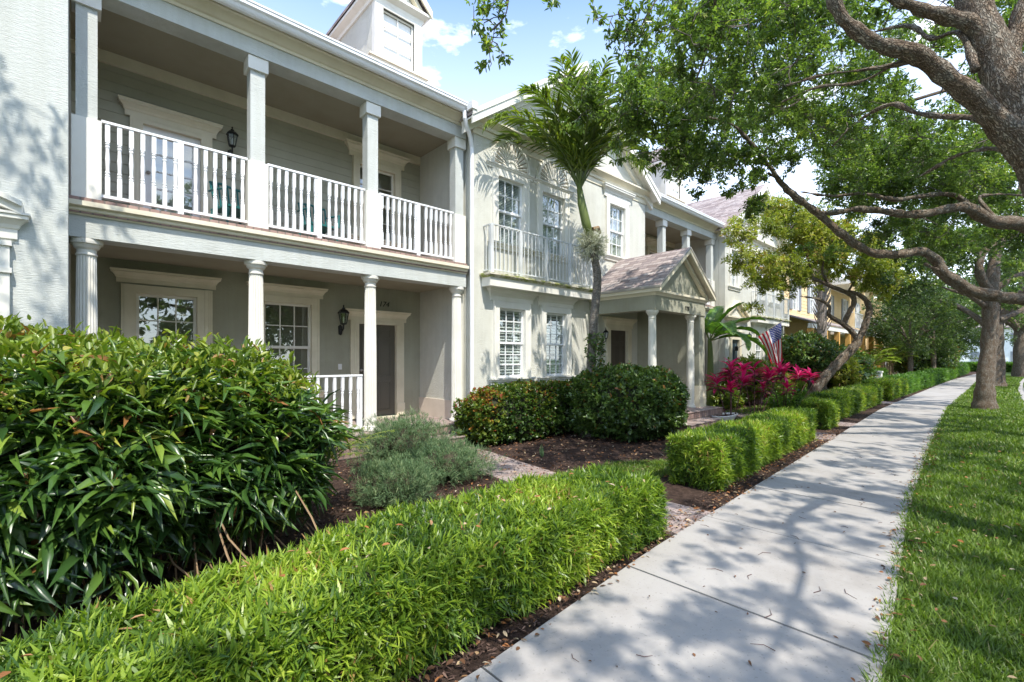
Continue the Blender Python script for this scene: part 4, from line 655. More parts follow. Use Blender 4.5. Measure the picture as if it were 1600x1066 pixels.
'T1_B': [(-3.01,2.58,4.34,0.12),(-2.87,2.5,4.18,0.1),(-2.96,2.66,4.38,0.08),(-3.0,2.52,4.45,0.1),(-3.04,2.39,4.42,0.12),(-2.98,2.61,4.52,0.08),(-2.85,2.52,4.55,0.12),(-3.09,2.55,4.69,0.12),(-3.0,2.51,4.54,0.11),(-3.01,2.55,4.12,0.11),(-2.89,2.58,4.16,0.07),(-2.95,2.49,4.18,0.09),(-2.69,2.93,4.66,0.05),(-2.64,2.98,4.67,0.06),(-2.51,3.32,4.69,0.05),(-2.39,3.17,4.46,0.07),(-2.31,3.4,4.59,0.11),(-2.4,3.41,4.56,0.16),(-2.23,3.67,4.61,0.13),(-2.29,3.47,4.58,0.16),(-2.2,3.53,4.54,0.17),(-2.51,3.68,4.63,0.16),(-2.45,3.71,4.48,0.12),(-2.34,3.55,4.52,0.11),(-2.29,3.65,4.36,0.1),(-2.09,4.28,4.89,0.16),(-2.24,4.16,4.77,0.17),(-2.28,3.74,4.55,0.18),(-2.23,4.41,5.24,0.22),(-2.12,3.98,4.64,0.17),(-2.34,3.92,4.69,0.18),(-2.25,4.61,4.98,0.18),(-2.28,4.14,4.83,0.16),(-2.35,4.64,4.94,0.25),(-2.2,4.98,4.82,0.18),(-2.67,4.89,5.16,0.24),(-2.56,5.0,4.93,0.22),(-2.25,4.73,4.68,0.22),(-2.59,4.96,5.06,0.22),(-2.52,4.85,4.78,0.21),(-2.67,4.22,4.65,0.15),(-2.69,4.72,4.8,0.16),(-2.78,4.74,4.9,0.16),(-2.84,4.85,4.91,0.15),(-1.93,5.08,4.86,0.25),(-2.56,5.2,5.31,0.25),(-2.18,5.22,5.21,0.21),(-2.1,5.18,5.25,0.24),(-2.16,5.06,5.09,0.28),(-2.32,4.52,5.31,0.27),(-2.35,4.85,5.14,0.19),(-1.9,4.23,4.88,0.2),(-2.04,4.34,5.05,0.19),(-2.22,4.95,5.33,0.26),(-1.96,4.06,4.44,0.24),(-2.01,4.23,4.83,0.29),(-1.98,5.66,5.74,0.22),(-1.84,5.72,5.48,0.34),(-1.78,6.4,5.73,0.3),(-1.97,5.62,5.64,0.29),(-1.57,6.09,5.06,0.26),(-1.34,5.01,5.05,0.29),(-1.82,5.87,5.69,0.33),(-1.72,4.92,4.95,0.25),(-1.75,6.83,5.95,0.34),(-2.05,6.55,6.08,0.28),(-2.2,6.41,6.03,0.28),(-1.7,4.66,4.78,0.3),(-2.04,6.04,5.78,0.33),(-1.98,4.77,4.94,0.34),(-1.5,5.27,5.12,0.23),(-1.55,6.11,5.55,0.28),(-1.87,6.12,5.49,0.23),(-1.67,5.79,5.44,0.26),(-2.23,5.66,4.91,0.26),(-1.58,5.16,4.39,0.25),(-2.4,6.65,5.13,0.29),(-2.43,5.34,4.72,0.29),(-1.9,6.06,4.87,0.34),(-2.44,6.51,5.45,0.24),(-1.92,4.88,4.3,0.33),(-1.78,5.64,4.76,0.32),(-1.73,6.23,5.16,0.29),(-1.84,5.21,4.66,0.29),(-1.66,5.62,4.9,0.32),(-1.54,5.17,4.34,0.31),(-1.8,6.78,4.87,0.22),(-1.89,6.53,5.32,0.34),(-1.27,6.41,4.86,0.34),(-1.79,6.16,4.63,0.23),(-1.27,5.96,4.73,0.26),(-1.95,6.39,5.22,0.31),(-1.19,6.85,5.01,0.25),(-1.65,7.62,5.23,0.26),(-1.72,5.58,4.32,0.3),(-1.56,6.76,4.52,0.3),(-1.61,5.95,4.52,0.32),(-1.4,6.13,4.8,0.26),(-1.42,7.3,5.27,0.3),(-1.66,5.49,4.29,0.23),(-1.68,6.69,5.88,0.25),(-1.36,4.78,4.29,0.28),(-2.08,6.45,6.08,0.27),(-1.97,6.62,6.15,0.27),(-1.41,6.31,5.64,0.23),(-1.75,5.91,5.43,0.23),(-1.79,6.45,5.93,0.27),(-1.53,6.78,5.63,0.25),(-1.61,6.4,5.34,0.24),(-1.58,5.01,5.16,0.19),(-0.77,7.42,5.72,0.18),(-1.03,6.81,5.31,0.23),(-0.89,5.86,5.2,0.2),(-1.19,7.26,5.92,0.2),(-1.03,5.74,5.12,0.21),(-0.99,5.47,4.86,0.29),(-1.11,7.67,4.88,0.26),(-0.89,6.64,4.41,0.26),(-1.17,7.69,5.04,0.2),(-1.08,6.69,4.91,0.19),(-1.0,7.07,4.6,0.22),(-1.05,7.82,5.24,0.27),(-0.14,7.94,5.64,0.24),(0.06,8.83,5.78,0.15),(-0.17,7.33,4.89,0.15),(0.02,7.77,4.81,0.19),(-1.89,7.98,5.13,0.26),(-0.85,7.37,4.53,0.2),(-1.31,6.9,4.54,0.25),(-1.29,6.35,4.34,0.32),(-1.57,7.02,4.46,0.26),(-1.5,6.31,4.29,0.27),(-1.03,8.8,4.8,0.22),(-1.75,7.04,4.51,0.27),(-1.53,7.91,4.67,0.31),(-3.22,7.65,6.88,0.26),(-2.56,5.65,5.72,0.34),(-2.14,6.25,5.8,0.24),(-2.84,6.59,6.58,0.31),(-3.14,7.28,7.13,0.23),(-2.82,6.42,6.27,0.24),(-3.05,7.56,6.92,0.31),(-2.66,8.01,6.51,0.31),(-2.93,7.33,6.15,0.37),(-2.33,6.55,5.65,0.35),(-2.36,5.78,5.85,0.25),(-2.68,6.25,5.7,0.23),(-2.08,5.94,5.39,0.23),(-3.41,7.57,7.06,0.37),(-2.57,6.89,6.43,0.28),(-2.94,7.06,6.96,0.35),(-2.69,6.01,5.3,0.21),(-3.07,6.8,5.53,0.29),(-3.5,6.27,5.6,0.25),(-3.12,6.25,5.34,0.3),(-2.89,5.99,4.78,0.2),(-2.22,5.11,4.53,0.31),(-3.11,5.41,4.92,0.3),(-2.68,5.28,4.92,0.21),(-3.01,6.31,5.38,0.22),(-3.39,6.59,5.73,0.29),(-1.88,7.53,4.94,0.25),(-1.63,6.46,4.54,0.25),(-2.9,8.27,5.52,0.25),(-2.13,8.3,5.48,0.35),(-2.03,7.28,4.82,0.23),(-1.95,6.66,4.68,0.28),(-2.19,6.86,5.14,0.28),(-2.15,7.23,4.9,0.37),(-2.12,8.34,5.14,0.33),(-2.08,7.17,4.8,0.31),(-1.44,8.31,5.65,0.27),(-2.1,8.69,6.27,0.38),(-1.75,10.34,6.87,0.3),(-1.66,9.79,6.85,0.37),(-1.42,9.82,5.86,0.4),(-1.36,8.12,5.46,0.34),(-1.61,10.67,7.02,0.35),(-1.72,8.39,6.31,0.29),(-1.8,10.22,6.17,0.36),(-1.91,9.29,6.7,0.35),(-0.83,10.52,7.07,0.26),(-1.11,9.45,6.78,0.36),(-1.27,9.7,6.68,0.26),(-1.39,9.76,6.83,0.36),(-0.73,9.28,6.39,0.3),(-0.56,9.03,6.27,0.32),(-0.33,9.3,4.67,0.27),(-0.61,9.56,4.61,0.29),(-0.7,11.33,5.13,0.38),(-1.16,11.36,5.4,0.42),(-0.9,10.95,4.95,0.41),(-1.03,11.53,5.26,0.34),(-0.91,9.15,4.82,0.27),(-0.86,9.01,4.52,0.38),(-0.61,11.84,5.13,0.38),(-0.44,11.37,4.85,0.42),(-0.87,8.84,4.76,0.29),(-0.87,11.11,5.25,0.38),(-0.38,10.8,5.51,0.32),(-0.34,10.1,5.02,0.37),(-0.17,12.8,5.31,0.27),(0.0,10.12,4.77,0.27),(-0.17,11.88,5.88,0.41),(-0.21,10.79,5.58,0.37),(0.02,10.14,4.93,0.31),(0.04,9.08,4.63,0.33),(-0.24,8.88,4.52,0.3),(-0.44,12.68,6.08,0.35),(-0.61,7.09,5.13,0.24),(-0.5,10.18,7.23,0.24),(-1.01,8.28,6.35,0.24),(-0.57,7.69,5.94,0.32),(-0.58,7.1,5.39,0.23),(-0.34,9.22,6.14,0.2),(-0.73,8.48,5.93,0.27),(-0.4,9.72,6.44,0.2),(-1.75,9.19,4.86,0.38),(-0.94,9.93,4.73,0.4),(-0.93,9.09,4.5,0.36),(-1.61,11.46,5.34,0.27),(-1.38,9.79,5.24,0.29),(-1.02,9.07,4.97,0.31),(-1.97,10.73,5.67,0.38),(-1.79,10.66,5.84,0.39),(-1.98,7.93,4.73,0.29),(-1.7,8.12,4.72,0.23),(-2.31,7.89,4.64,0.27),(-2.71,8.79,5.11,0.26),(-2.59,8.18,5.02,0.22),(-1.73,8.05,6.73,0.37),(-1.56,6.83,5.97,0.31),(-1.43,7.92,6.62,0.33),(-1.82,7.24,6.25,0.3),(-1.21,6.29,5.44,0.3),(-2.21,5.4,5.73,0.21),(-2.34,6.45,6.33,0.34),(-2.34,6.67,6.42,0.34),(-1.54,5.95,5.47,0.23),(-1.67,6.38,6.03,0.31),(-2.4,7.41,6.9,0.25),(-1.67,5.2,5.19,0.26),(-1.77,5.35,5.4,0.27),(-1.0,7.47,4.82,0.21),(-0.4,7.94,4.61,0.3),(-0.64,9.15,5.14,0.28),(-0.76,7.47,4.3,0.23),(-0.54,9.43,5.04,0.22),(-1.07,8.45,5.25,0.27),(-1.19,8.54,5.34,0.26),(-0.5,8.65,5.11,0.21),(-0.35,8.32,5.28,0.17),(-0.21,7.26,5.05,0.22),(-0.6,7.71,5.48,0.21),(-0.23,7.25,4.71,0.21),(3.92,-1.14,6.51,0.18),(2.23,-1.59,6.51,0.22),(4.1,0.17,5.55,0.17),(2.12,2.0,5.63,0.15),(2.39,-1.3,5.98,0.24),(3.32,-0.94,5.52,0.22),(3.43,0.1,6.22,0.29),(1.75,-0.58,6.09,0.23),(4.09,0.51,6.36,0.21),(3.73,1.58,5.77,0.16),(2.1,-0.24,6.72,0.18),(3.25,0.83,6.83,0.16),(3.69,-0.32,5.46,0.24),(3.92,0.61,5.38,0.3),(2.49,0.82,6.46,0.18),(2.57,-0.35,5.45,0.15),(3.52,-0.04,6.69,0.15),(2.23,-0.92,6.81,0.27),(4.08,0.32,5.47,0.21),(2.0,-1.5,6.2,0.19),(1.63,0.34,6.79,0.29),(2.74,-1.21,6.53,0.16),(2.97,-1.28,6.88,0.23),(2.66,-0.57,6.18,0.3),(2.63,-0.8,6.12,0.29),(2.48,0.81,6.77,0.19),(3.81,0.41,5.52,0.15),(4.21,0.17,6.01,0.29),(3.08,0.3,5.75,0.26),(2.09,0.19,6.51,0.24),(1.72,-0.83,6.41,0.26),(1.62,2.19,5.51,0.17),(1.58,0.1,6.29,0.28),(1.81,1.06,5.47,0.23),(2.08,-0.25,5.38,0.26),(1.68,1.3,5.84,0.23),(3.28,0.26,6.7,0.29),(2.17,-0.33,6.7,0.16),(2.6,-0.02,6.86,0.16),(3.33,1.28,6.47,0.14),(4.23,-0.41,6.66,0.25),(2.6,1.58,6.38,0.19),(3.57,0.32,6.44,0.24),(3.77,-0.99,6.09,0.14),(3.75,1.33,6.64,0.15),(2.96,0.22,5.49,0.17),(4.32,1.64,5.68,0.27),(3.32,-0.14,6.33,0.18),(2.15,-1.56,6.35,0.23),(3.6,0.31,6.0,0.19),(3.58,-0.18,6.25,0.26),(2.68,1.01,5.4,0.18),(3.91,-1.04,5.39,0.14),(3.67,-1.2,6.03,0.21),(3.79,0.21,6.13,0.14),(3.77,1.32,6.3,0.27),(3.2,1.12,6.66,0.24),(1.36,1.76,6.88,0.17),(1.5,-0.31,5.46,0.2),(1.58,-0.76,5.31,0.21),(2.23,1.17,5.92,0.17),(4.26,1.8,6.4,0.17),(2.55,0.11,5.95,0.14),(2.71,1.32,6.41,0.28),(3.42,1.3,6.69,0.29),(3.76,-0.02,6.36,0.25),(4.04,1.11,6.01,0.17),(2.32,-0.65,6.39,0.26),(1.9,0.43,6.64,0.2),(1.59,0.7,5.88,0.16),(2.19,-1.57,5.54,0.21),(1.63,-1.58,6.18,0.29),(3.89,-0.36,6.78,0.15),(1.77,-1.57,5.39,0.24),(3.65,0.22,6.59,0.21),(3.3,10.42,5.68,0.16),(2.96,0.86,5.91,0.19),(2.95,10.22,7.06,0.24),(5.13,8.15,5.96,0.28),(3.58,4.05,7.54,0.2),(2.58,10.0,5.61,0.16),(3.22,1.15,6.05,0.18),(4.08,8.3,6.58,0.21),(2.93,8.65,7.49,0.2),(2.86,0.93,6.51,0.14),(1.81,7.19,6.1,0.23),(3.05,3.6,7.11,0.13),(5.56,7.42,6.26,0.13),(2.97,5.68,6.9,0.21),(5.23,0.43,6.75,0.15),(4.99,2.48,7.52,0.29),(3.86,-0.32,6.52,0.15),(2.74,2.19,7.1,0.17),(2.07,5.03,6.74,0.26),(4.37,4.46,7.5,0.21),(4.99,5.83,8.12,0.16),(5.75,8.96,6.88,0.27),(4.14,1.91,6.43,0.13),(3.16,10.42,7.21,0.25),(5.42,2.54,6.52,0.17),(4.94,6.5,6.84,0.21),(4.97,0.39,6.78,0.19),(3.12,9.54,7.4,0.17),(2.96,0.91,6.29,0.16),(4.63,3.97,7.5,0.25),(1.67,5.48,6.75,0.13),(3.82,1.33,6.93,0.27),(3.32,9.42,6.96,0.18),(3.6,9.21,7.04,0.14),(4.21,4.61,7.6,0.13),(3.78,7.49,7.04,0.13),(4.07,8.28,7.85,0.17),(2.24,5.55,6.12,0.25),(2.16,5.66,7.31,0.23),(5.54,6.22,7.13,0.24),(2.63,8.62,6.93,0.29),(2.47,1.78,5.82,0.16),(2.17,5.23,7.23,0.2),(5.38,3.45,7.0,0.18),(3.37,-0.94,5.6,0.24),(2.02,5.42,7.1,0.26),(4.19,3.6,7.3,0.29),(3.95,1.4,7.53,0.24),(2.45,0.59,6.93,0.21),(4.34,2.16,7.45,0.28),(2.54,5.52,6.52,0.12),(4.58,6.64,6.89,0.29),(3.17,7.48,6.69,0.21),(4.07,3.02,7.22,0.22),(5.13,2.5,5.89,0.3),(3.33,8.99,7.66,0.15),(2.35,7.01,6.7,0.29),(3.22,5.94,6.82,0.23),(1.95,4.25,7.0,0.19),(4.15,5.86,6.8,0.12),(3.26,1.78,6.45,0.21),(3.78,3.7,8.28,0.24),(5.39,6.27,7.56,0.16),(1.76,6.99,7.28,0.26),(5.46,9.53,7.17,0.28),(3.21,10.91,6.06,0.27),(5.77,2.86,5.75,0.24),(5.56,2.19,5.72,0.18),(4.44,7.6,7.17,0.17),(1.91,8.19,6.63,0.29),(3.76,-0.4,6.81,0.25),(6.18,6.39,7.33,0.19),(5.62,0.99,5.54,0.16),(2.98,2.14,6.56,0.23),(2.22,4.92,7.18,0.29),(1.92,7.09,7.42,0.23),(4.4,-0.1,6.01,0.15),(5.87,5.68,6.3,0.12),(5.85,5.72,6.37,0.24),(5.58,2.12,6.07,0.15),(2.21,2.57,6.25,0.23),(3.68,2.75,7.94,0.23),(3.79,1.47,6.54,0.3),(2.99,1.42,6.96,0.17),(4.6,5.95,7.5,0.3),(2.29,1.04,7.48,0.2),(2.46,5.69,7.47,0.14),(5.57,3.74,7.28,0.23),(3.18,4.03,6.59,0.18),(5.4,9.08,7.03,0.19),(5.32,9.0,6.01,0.25),(3.88,5.29,7.92,0.23),(5.04,4.7,7.59,0.22),(3.53,7.84,7.22,0.28),(2.55,2.33,7.11,0.19),(4.59,8.28,7.33,0.21),(4.45,1.74,6.7,0.24),(1.88,7.65,5.53,0.27),(4.66,3.11,7.8,0.29),(2.98,9.49,6.94,0.18),(4.43,3.06,6.65,0.21),(3.94,1.33,6.46,0.3),(4.72,10.54,7.23,0.17),(2.06,3.13,6.28,0.21),(4.34,0.4,7.01,0.27),(4.57,6.2,8.06,0.12),(5.37,1.98,7.42,0.19),(5.48,8.58,7.0,0.17),(3.71,1.15,6.88,0.17),(3.0,3.43,6.61,0.2),(4.61,3.54,8.1,0.18),(4.96,7.17,7.97,0.27),(5.88,4.22,6.0,0.15),(3.9,8.61,6.32,0.21),(3.29,5.64,7.46,0.26),(3.67,10.74,7.4,0.16),(5.39,3.14,7.61,0.22),(3.79,10.42,6.32,0.25),(3.52,5.48,7.09,0.19),(3.75,4.78,7.63,0.29),(3.15,0.21,6.85,0.26),(2.26,6.09,7.69,0.23),(3.21,9.76,6.64,0.3),(3.86,2.26,6.52,0.14),(4.86,0.64,7.43,0.25),(3.73,9.03,6.65,0.28),(3.9,8.83,6.86,0.29),(2.91,2.94,6.75,0.15),(3.42,6.0,7.76,0.28),(2.68,2.79,7.05,0.15),(2.26,3.9,6.21,0.27),(3.03,2.23,6.47,0.22),(3.41,9.09,6.65,0.28),(2.67,8.29,6.9,0.16),(3.95,10.99,5.75,0.17),(4.35,4.67,6.81,0.19),(3.49,1.22,7.91,0.28),(3.45,3.07,7.18,0.15),(5.93,8.26,7.25,0.13),(3.17,-0.91,6.97,0.2),(5.33,9.81,6.85,0.15),(5.46,8.17,6.5,0.16),(4.07,-0.5,7.01,0.21),(2.6,7.6,6.5,0.29),(4.18,2.82,7.63,0.18),(5.68,1.1,5.58,0.19),(2.16,5.97,7.48,0.28),(4.49,0.52,6.19,0.21),(2.8,-0.49,6.06,0.22),(3.52,9.45,7.71,0.17),(3.13,0.53,6.44,0.19),(4.19,1.19,7.58,0.15),(3.49,6.94,8.05,0.19),(3.24,6.3,6.6,0.17),(5.93,1.88,6.77,0.26),(2.72,9.94,6.34,0.26),(4.15,5.51,7.29,0.2),(2.85,1.46,6.52,0.13),(4.25,0.65,7.3,0.15),(4.37,2.48,6.45,0.27),(1.65,7.12,5.66,0.28),(5.09,4.93,6.5,0.15),(5.51,2.84,7.43,0.21),(4.72,4.39,6.76,0.23),(4.37,-1.1,6.95,0.26),(2.8,4.42,6.8,0.21),(5.78,6.0,7.67,0.21),(2.07,6.36,6.92,0.28),(5.5,1.39,7.01,0.16),(2.66,5.2,6.49,0.16),(4.75,9.5,7.09,0.23),(4.91,9.32,7.23,0.22),(3.8,4.87,7.27,0.13),(6.0,7.72,6.8,0.24),(5.2,1.34,6.54,0.29),(4.8,4.3,7.89,0.18),(3.47,1.93,7.56,0.23),(6.04,7.06,7.38,0.17),(3.76,2.9,7.42,0.2),(4.46,4.75,8.26,0.14),(2.36,6.92,5.91,0.12),(3.95,10.8,6.19,0.29),(3.13,3.09,7.14,0.21),(2.12,0.93,6.79,0.27),(2.85,4.88,7.53,0.16),(2.62,7.8,5.89,0.29),(2.45,4.77,6.86,0.21),(2.39,7.68,6.28,0.2),(1.87,6.35,7.2,0.27),(4.82,3.45,6.63,0.25),(5.67,6.14,6.79,0.21),(4.54,-0.41,7.25,0.13),(3.52,5.19,7.84,0.25),(4.92,0.37,6.99,0.25),(3.18,2.76,7.88,0.22),(4.61,10.38,6.47,0.27),(3.23,5.33,7.28,0.16),(2.52,8.35,7.25,0.15),(2.54,8.1,7.68,0.27),(4.69,1.46,6.9,0.25),(3.06,6.6,7.66,0.17),(3.89,10.17,6.93,0.23),(1.66,5.62,5.76,0.3),(3.73,1.02,7.54,0.12),(3.86,8.64,6.89,0.3),(4.58,6.44,8.09,0.22),(3.13,10.56,7.34,0.14),(3.43,5.94,7.26,0.19),(2.94,5.54,7.65,0.19),(4.09,1.64,6.19,0.25),(5.23,6.2,7.75,0.19),(4.78,7.44,7.22,0.24),(5.4,4.2,6.04,0.19),(4.54,5.62,8.22,0.14),(5.97,8.05,5.75,0.16),(4.01,6.06,7.48,0.13),(3.03,5.13,7.87,0.28),(4.1,1.63,7.82,0.25),(2.73,5.09,7.1,0.15),(2.22,3.7,7.18,0.23),(4.46,9.27,6.27,0.15),(3.74,6.59,7.03,0.16),(2.13,8.4,7.01,0.22),(3.04,8.81,5.93,0.27),(5.78,2.11,6.82,0.17),(3.0,4.05,8.11,0.15),(5.78,4.5,6.12,0.23),(2.28,0.94,6.12,0.22),(4.59,6.77,7.39,0.26),(4.94,1.16,7.35,0.19),(4.9,3.19,7.33,0.13),(1.94,2.76,7.33,0.28),(6.12,6.4,6.83,0.2),(3.94,-0.84,5.94,0.21),(3.08,10.32,6.08,0.19),(4.1,5.04,6.93,0.2),(3.9,6.35,7.78,0.15),(2.03,7.03,6.3,0.15),(3.44,4.54,8.36,0.22),(2.41,5.65,7.42,0.25),(3.26,7.56,6.53,0.18),(3.85,3.63,8.34,0.25),(5.14,7.13,7.47,0.13),(5.37,0.83,6.42,0.26),(4.44,2.67,7.65,0.26),(2.41,4.47,7.88,0.26),(1.63,4.77,7.23,0.14),(3.23,3.52,6.96,0.21),(2.55,0.56,7.43,0.29),(3.28,8.31,7.49,0.21),(4.51,-0.44,6.16,0.29),(4.74,5.28,8.05,0.2),(4.32,0.99,6.15,0.26),(2.83,1.59,5.84,0.13),(3.53,10.46,7.43,0.19),(3.85,-0.1,6.81,0.22),(5.47,7.78,5.78,0.15),(2.7,5.66,7.05,0.16),(4.16,6.92,6.37,0.29),(4.5,3.56,7.6,0.25),(2.27,1.71,5.66,0.3),(2.41,7.71,6.4,0.16),(5.28,7.6,6.7,0.16),(5.48,3.01,6.55,0.13),(5.83,2.27,6.03,0.13),(4.52,-0.94,6.61,0.21),(5.39,0.76,7.37,0.21),(6.18,6.32,5.61,0.23),(2.7,7.27,7.37,0.29),(4.73,2.7,7.31,0.26),(4.78,7.78,7.22,0.28),(2.17,7.7,5.76,0.3),(5.27,4.19,7.65,0.14),(2.21,4.81,6.21,0.25),(4.86,9.25,6.89,0.3),(3.9,3.21,8.05,0.24),(6.0,3.01,6.96,0.22),(3.49,4.88,6.95,0.19),(1.8,6.75,6.28,0.26),(4.47,2.36,7.34,0.23),(4.8,6.4,6.68,0.26),(2.52,8.26,6.59,0.17),(5.54,8.94,6.38,0.23),(2.09,1.39,5.77,0.17),(5.06,6.56,7.07,0.22),(4.92,4.48,6.95,0.23),(3.33,0.82,6.01,0.26),(5.85,7.44,5.55,0.23),(3.69,6.79,6.9,0.22),(4.28,2.61,7.46,0.13),(5.32,4.42,7.48,0.21),(3.88,11.06,5.86,0.26),(4.39,3.53,8.34,0.22),(2.44,3.3,7.77,0.29),(5.51,1.56,5.83,0.24),(5.66,0.76,5.95,0.23),(3.14,5.92,6.72,0.14),(4.26,8.01,8.04,0.23),(1.62,3.46,7.08,0.28),(3.73,-0.82,6.15,0.18),(5.47,9.18,5.9,0.27),(2.25,5.39,6.16,0.23),(3.15,1.6,7.35,0.15),(2.61,9.28,7.31,0.24),(5.67,2.97,7.62,0.28),(4.32,5.12,8.33,0.23),(1.8,7.07,6.96,0.23),(4.42,10.91,5.76,0.22),(5.33,9.95,5.81,0.17),(5.32,9.14,7.34,0.24),(3.3,3.07,8.24,0.23),(5.23,5.56,7.06,0.19),(3.65,5.58,7.9,0.14),(2.57,8.76,7.14,0.14),(2.59,1.57,6.68,0.19),(4.29,7.4,6.43,0.23),(2.1,5.31,6.32,0.25),(3.84,3.92,7.45,0.19),(3.22,10.78,7.35,0.22),(4.37,6.59,7.13,0.16),(5.11,6.77,6.9,0.28),(4.43,2.13,7.73,0.23),(2.77,4.36,7.21,0.26),(2.52,4.88,7.32,0.15),(4.37,4.99,6.8,0.18),(2.31,3.55,6.13,0.25),(4.31,7.34,6.45,0.23),(3.68,2.01,7.85,0.21),(3.99,9.12,7.57,0.19),(5.66,5.34,6.16,0.29),(3.55,8.81,7.26,0.13),(3.2,8.15,7.38,0.24),(1.73,7.67,7.27,0.2),(3.13,4.78,7.63,0.21),(1.92,2.0,6.71,0.28),(3.73,0.8,7.77,0.13),(4.88,4.99,7.99,0.26),(4.65,6.69,7.86,0.27),(5.49,4.63,6.22,0.14),(1.7,4.5,5.76,0.24),(5.73,8.33,6.99,0.26),(5.31,9.41,6.59,0.27),(2.87,3.89,6.97,0.25),(2.97,2.19,6.43,0.13),(5.57,7.48,7.25,0.3),(5.05,7.51,5.98,0.22),(4.61,9.52,6.64,0.26),(4.5,0.08,5.84,0.24),(5.02,6.65,6.88,0.3),(5.18,0.13,7.44,0.23),(5.9,5.96,7.28,0.23),(5.81,8.43,6.3,0.16),(5.5,0.56,6.26,0.17),(1.54,4.86,5.47,0.19),(2.39,2.03,5.77,0.26),(5.68,4.96,7.58,0.23),(5.38,3.51,6.5,0.3),(4.15,3.33,6.62,0.15),(3.69,-1.17,6.37,0.28),(2.34,0.32,6.79,0.13),(5.52,1.6,5.86,0.17),(3.01,5.92,6.41,0.25),(3.36,-0.58,7.33,0.16),(4.74,3.63,7.96,0.2),(3.26,4.71,6.58,0.23),(3.84,7.73,6.34,0.17),(2.57,3.49,7.0,0.22),(2.48,7.08,6.75,0.23),(4.75,4.01,7.15,0.12),(3.39,1.46,6.96,0.17),(5.66,7.01,7.66,0.29),(1.93,4.57,6.97,0.24),(3.1,0.16,6.12,0.23),(4.85,3.52,6.87,0.21),(3.11,5.24,6.49,0.2),(3.26,5.34,6.74,0.29),(3.74,-0.8,6.38,0.28),(5.61,8.18,6.21,0.17),(3.46,3.73,7.57,0.24),(5.47,8.18,6.17,0.25),(4.58,8.09,7.43,0.28),(5.37,5.71,6.62,0.21),(3.45,7.2,7.13,0.12),(2.34,0.73,6.29,0.28),(3.0,7.77,7.59,0.27),(4.55,7.44,8.12,0.23),(2.08,7.34,5.62,0.28),(4.16,-0.54,6.74,0.24),(4.17,-0.89,6.99,0.25),(5.27,1.1,5.89,0.25),(4.19,8.58,7.34,0.22),(4.72,2.19,7.72,0.27),(2.81,6.2,7.11,0.24),(3.25,9.26,7.35,0.28),(1.55,5.13,6.1,0.15),(4.36,0.35,7.62,0.26),(4.54,4.89,8.34,0.13),(2.03,7.7,7.49,0.28),(2.06,7.47,5.73,0.16),(3.68,1.73,6.11,0.16),(2.7,8.75,7.19,0.2),(5.31,8.72,6.16,0.22),(5.07,7.01,7.84,0.24),(6.29,4.84,6.97,0.21),(4.9,2.92,7.94,0.27),(3.79,3.18,8.19,0.28),(3.82,1.72,7.27,0.28),(2.64,2.71,7.34,0.23),(4.06,0.22,6.0,0.26),(5.91,6.1,6.55,0.29),(2.32,1.25,5.93,0.25),(3.88,0.81,6.33,0.15),(2.85,0.65,6.89,0.17),(3.6,8.39,6.64,0.19),(4.52,10.86,6.6,0.2),(2.91,9.03,6.06,0.16),(1.64,4.81,6.66,0.27)],
'T5_L': [[(1.05,13.9,-0.1,0.35),(1.05,13.9,0.5,0.266),(1.0,13.8,1.5,0.231),(1.11,14.13,2.69,0.224),(1.0,14.15,3.56,0.21),(1.21,14.81,4.9,0.175),(1.07,15.11,6.97,0.126),(0.64,15.09,9.17,0.084),(0.19,14.89,12.08,0.042)],[(1.11,14.13,2.45,0.14),(0.64,13.17,2.54,0.119),(0.15,12.36,2.65,0.105),(-0.16,11.88,2.69,0.098),(-0.46,11.48,2.78,0.098),(-0.65,11.2,2.92,0.098),(-0.81,10.89,3.09,0.0875),(-0.89,10.8,3.31,0.077),(-1.05,10.55,3.43,0.07),(-1.26,10.25,3.38,0.07),(-1.54,9.8,3.36,0.0665),(-1.77,9.4,3.51,0.063),(-1.96,9.05,3.72,0.0595),(-2.18,8.67,4.0,0.056),(-2.36,8.33,4.19,0.0525),(-2.47,8.14,4.36,0.0385),(-2.64,7.88,4.72,0.0315),(-2.81,7.56,5.03,0.028),(-2.96,7.32,5.22,0.021),(-3.37,6.81,5.34,0.014),(-3.81,6.18,5.37,0.007)],[(1.0,14.15,3.32,0.154),(0.48,13.0,3.77,0.133),(0.12,12.47,4.03,0.119),(-0.24,11.94,4.05,0.105),(-0.5,11.51,4.25,0.091),(-0.69,11.16,4.23,0.0735),(-0.98,10.7,4.1,0.07),(-1.2,10.46,4.08,0.063),(-1.48,10.01,4.1,0.056),(-1.76,9.57,4.11,0.049),(-2.13,9.17,4.04,0.035),(-2.3,8.84,4.13,0.028),(-2.46,8.51,4.36,0.021),(-2.71,8.25,4.64,0.0105)],[(-0.46,11.55,4.2,0.049),(-0.66,11.34,4.47,0.042),(-1.0,10.9,4.47,0.0385),(-1.37,10.42,4.37,0.035),(-1.73,9.89,4.44,0.028),(-2.1,9.49,4.4,0.021),(-2.48,9.08,4.47,0.0105)],[(-0.16,12.02,4.06,0.028),(-0.41,12.2,4.57,0.028),(-0.17,13.04,4.78,0.021),(0.17,13.85,4.86,0.021)],[(-0.81,10.89,3.09,0.035),(-0.93,10.67,3.16,0.028),(-1.0,10.53,3.21,0.0245)],[(1.07,15.11,6.97,0.07),(-0.27,13.67,7.37,0.056),(-1.12,12.3,6.8,0.035),(-2.11,10.95,6.32,0.021)]],
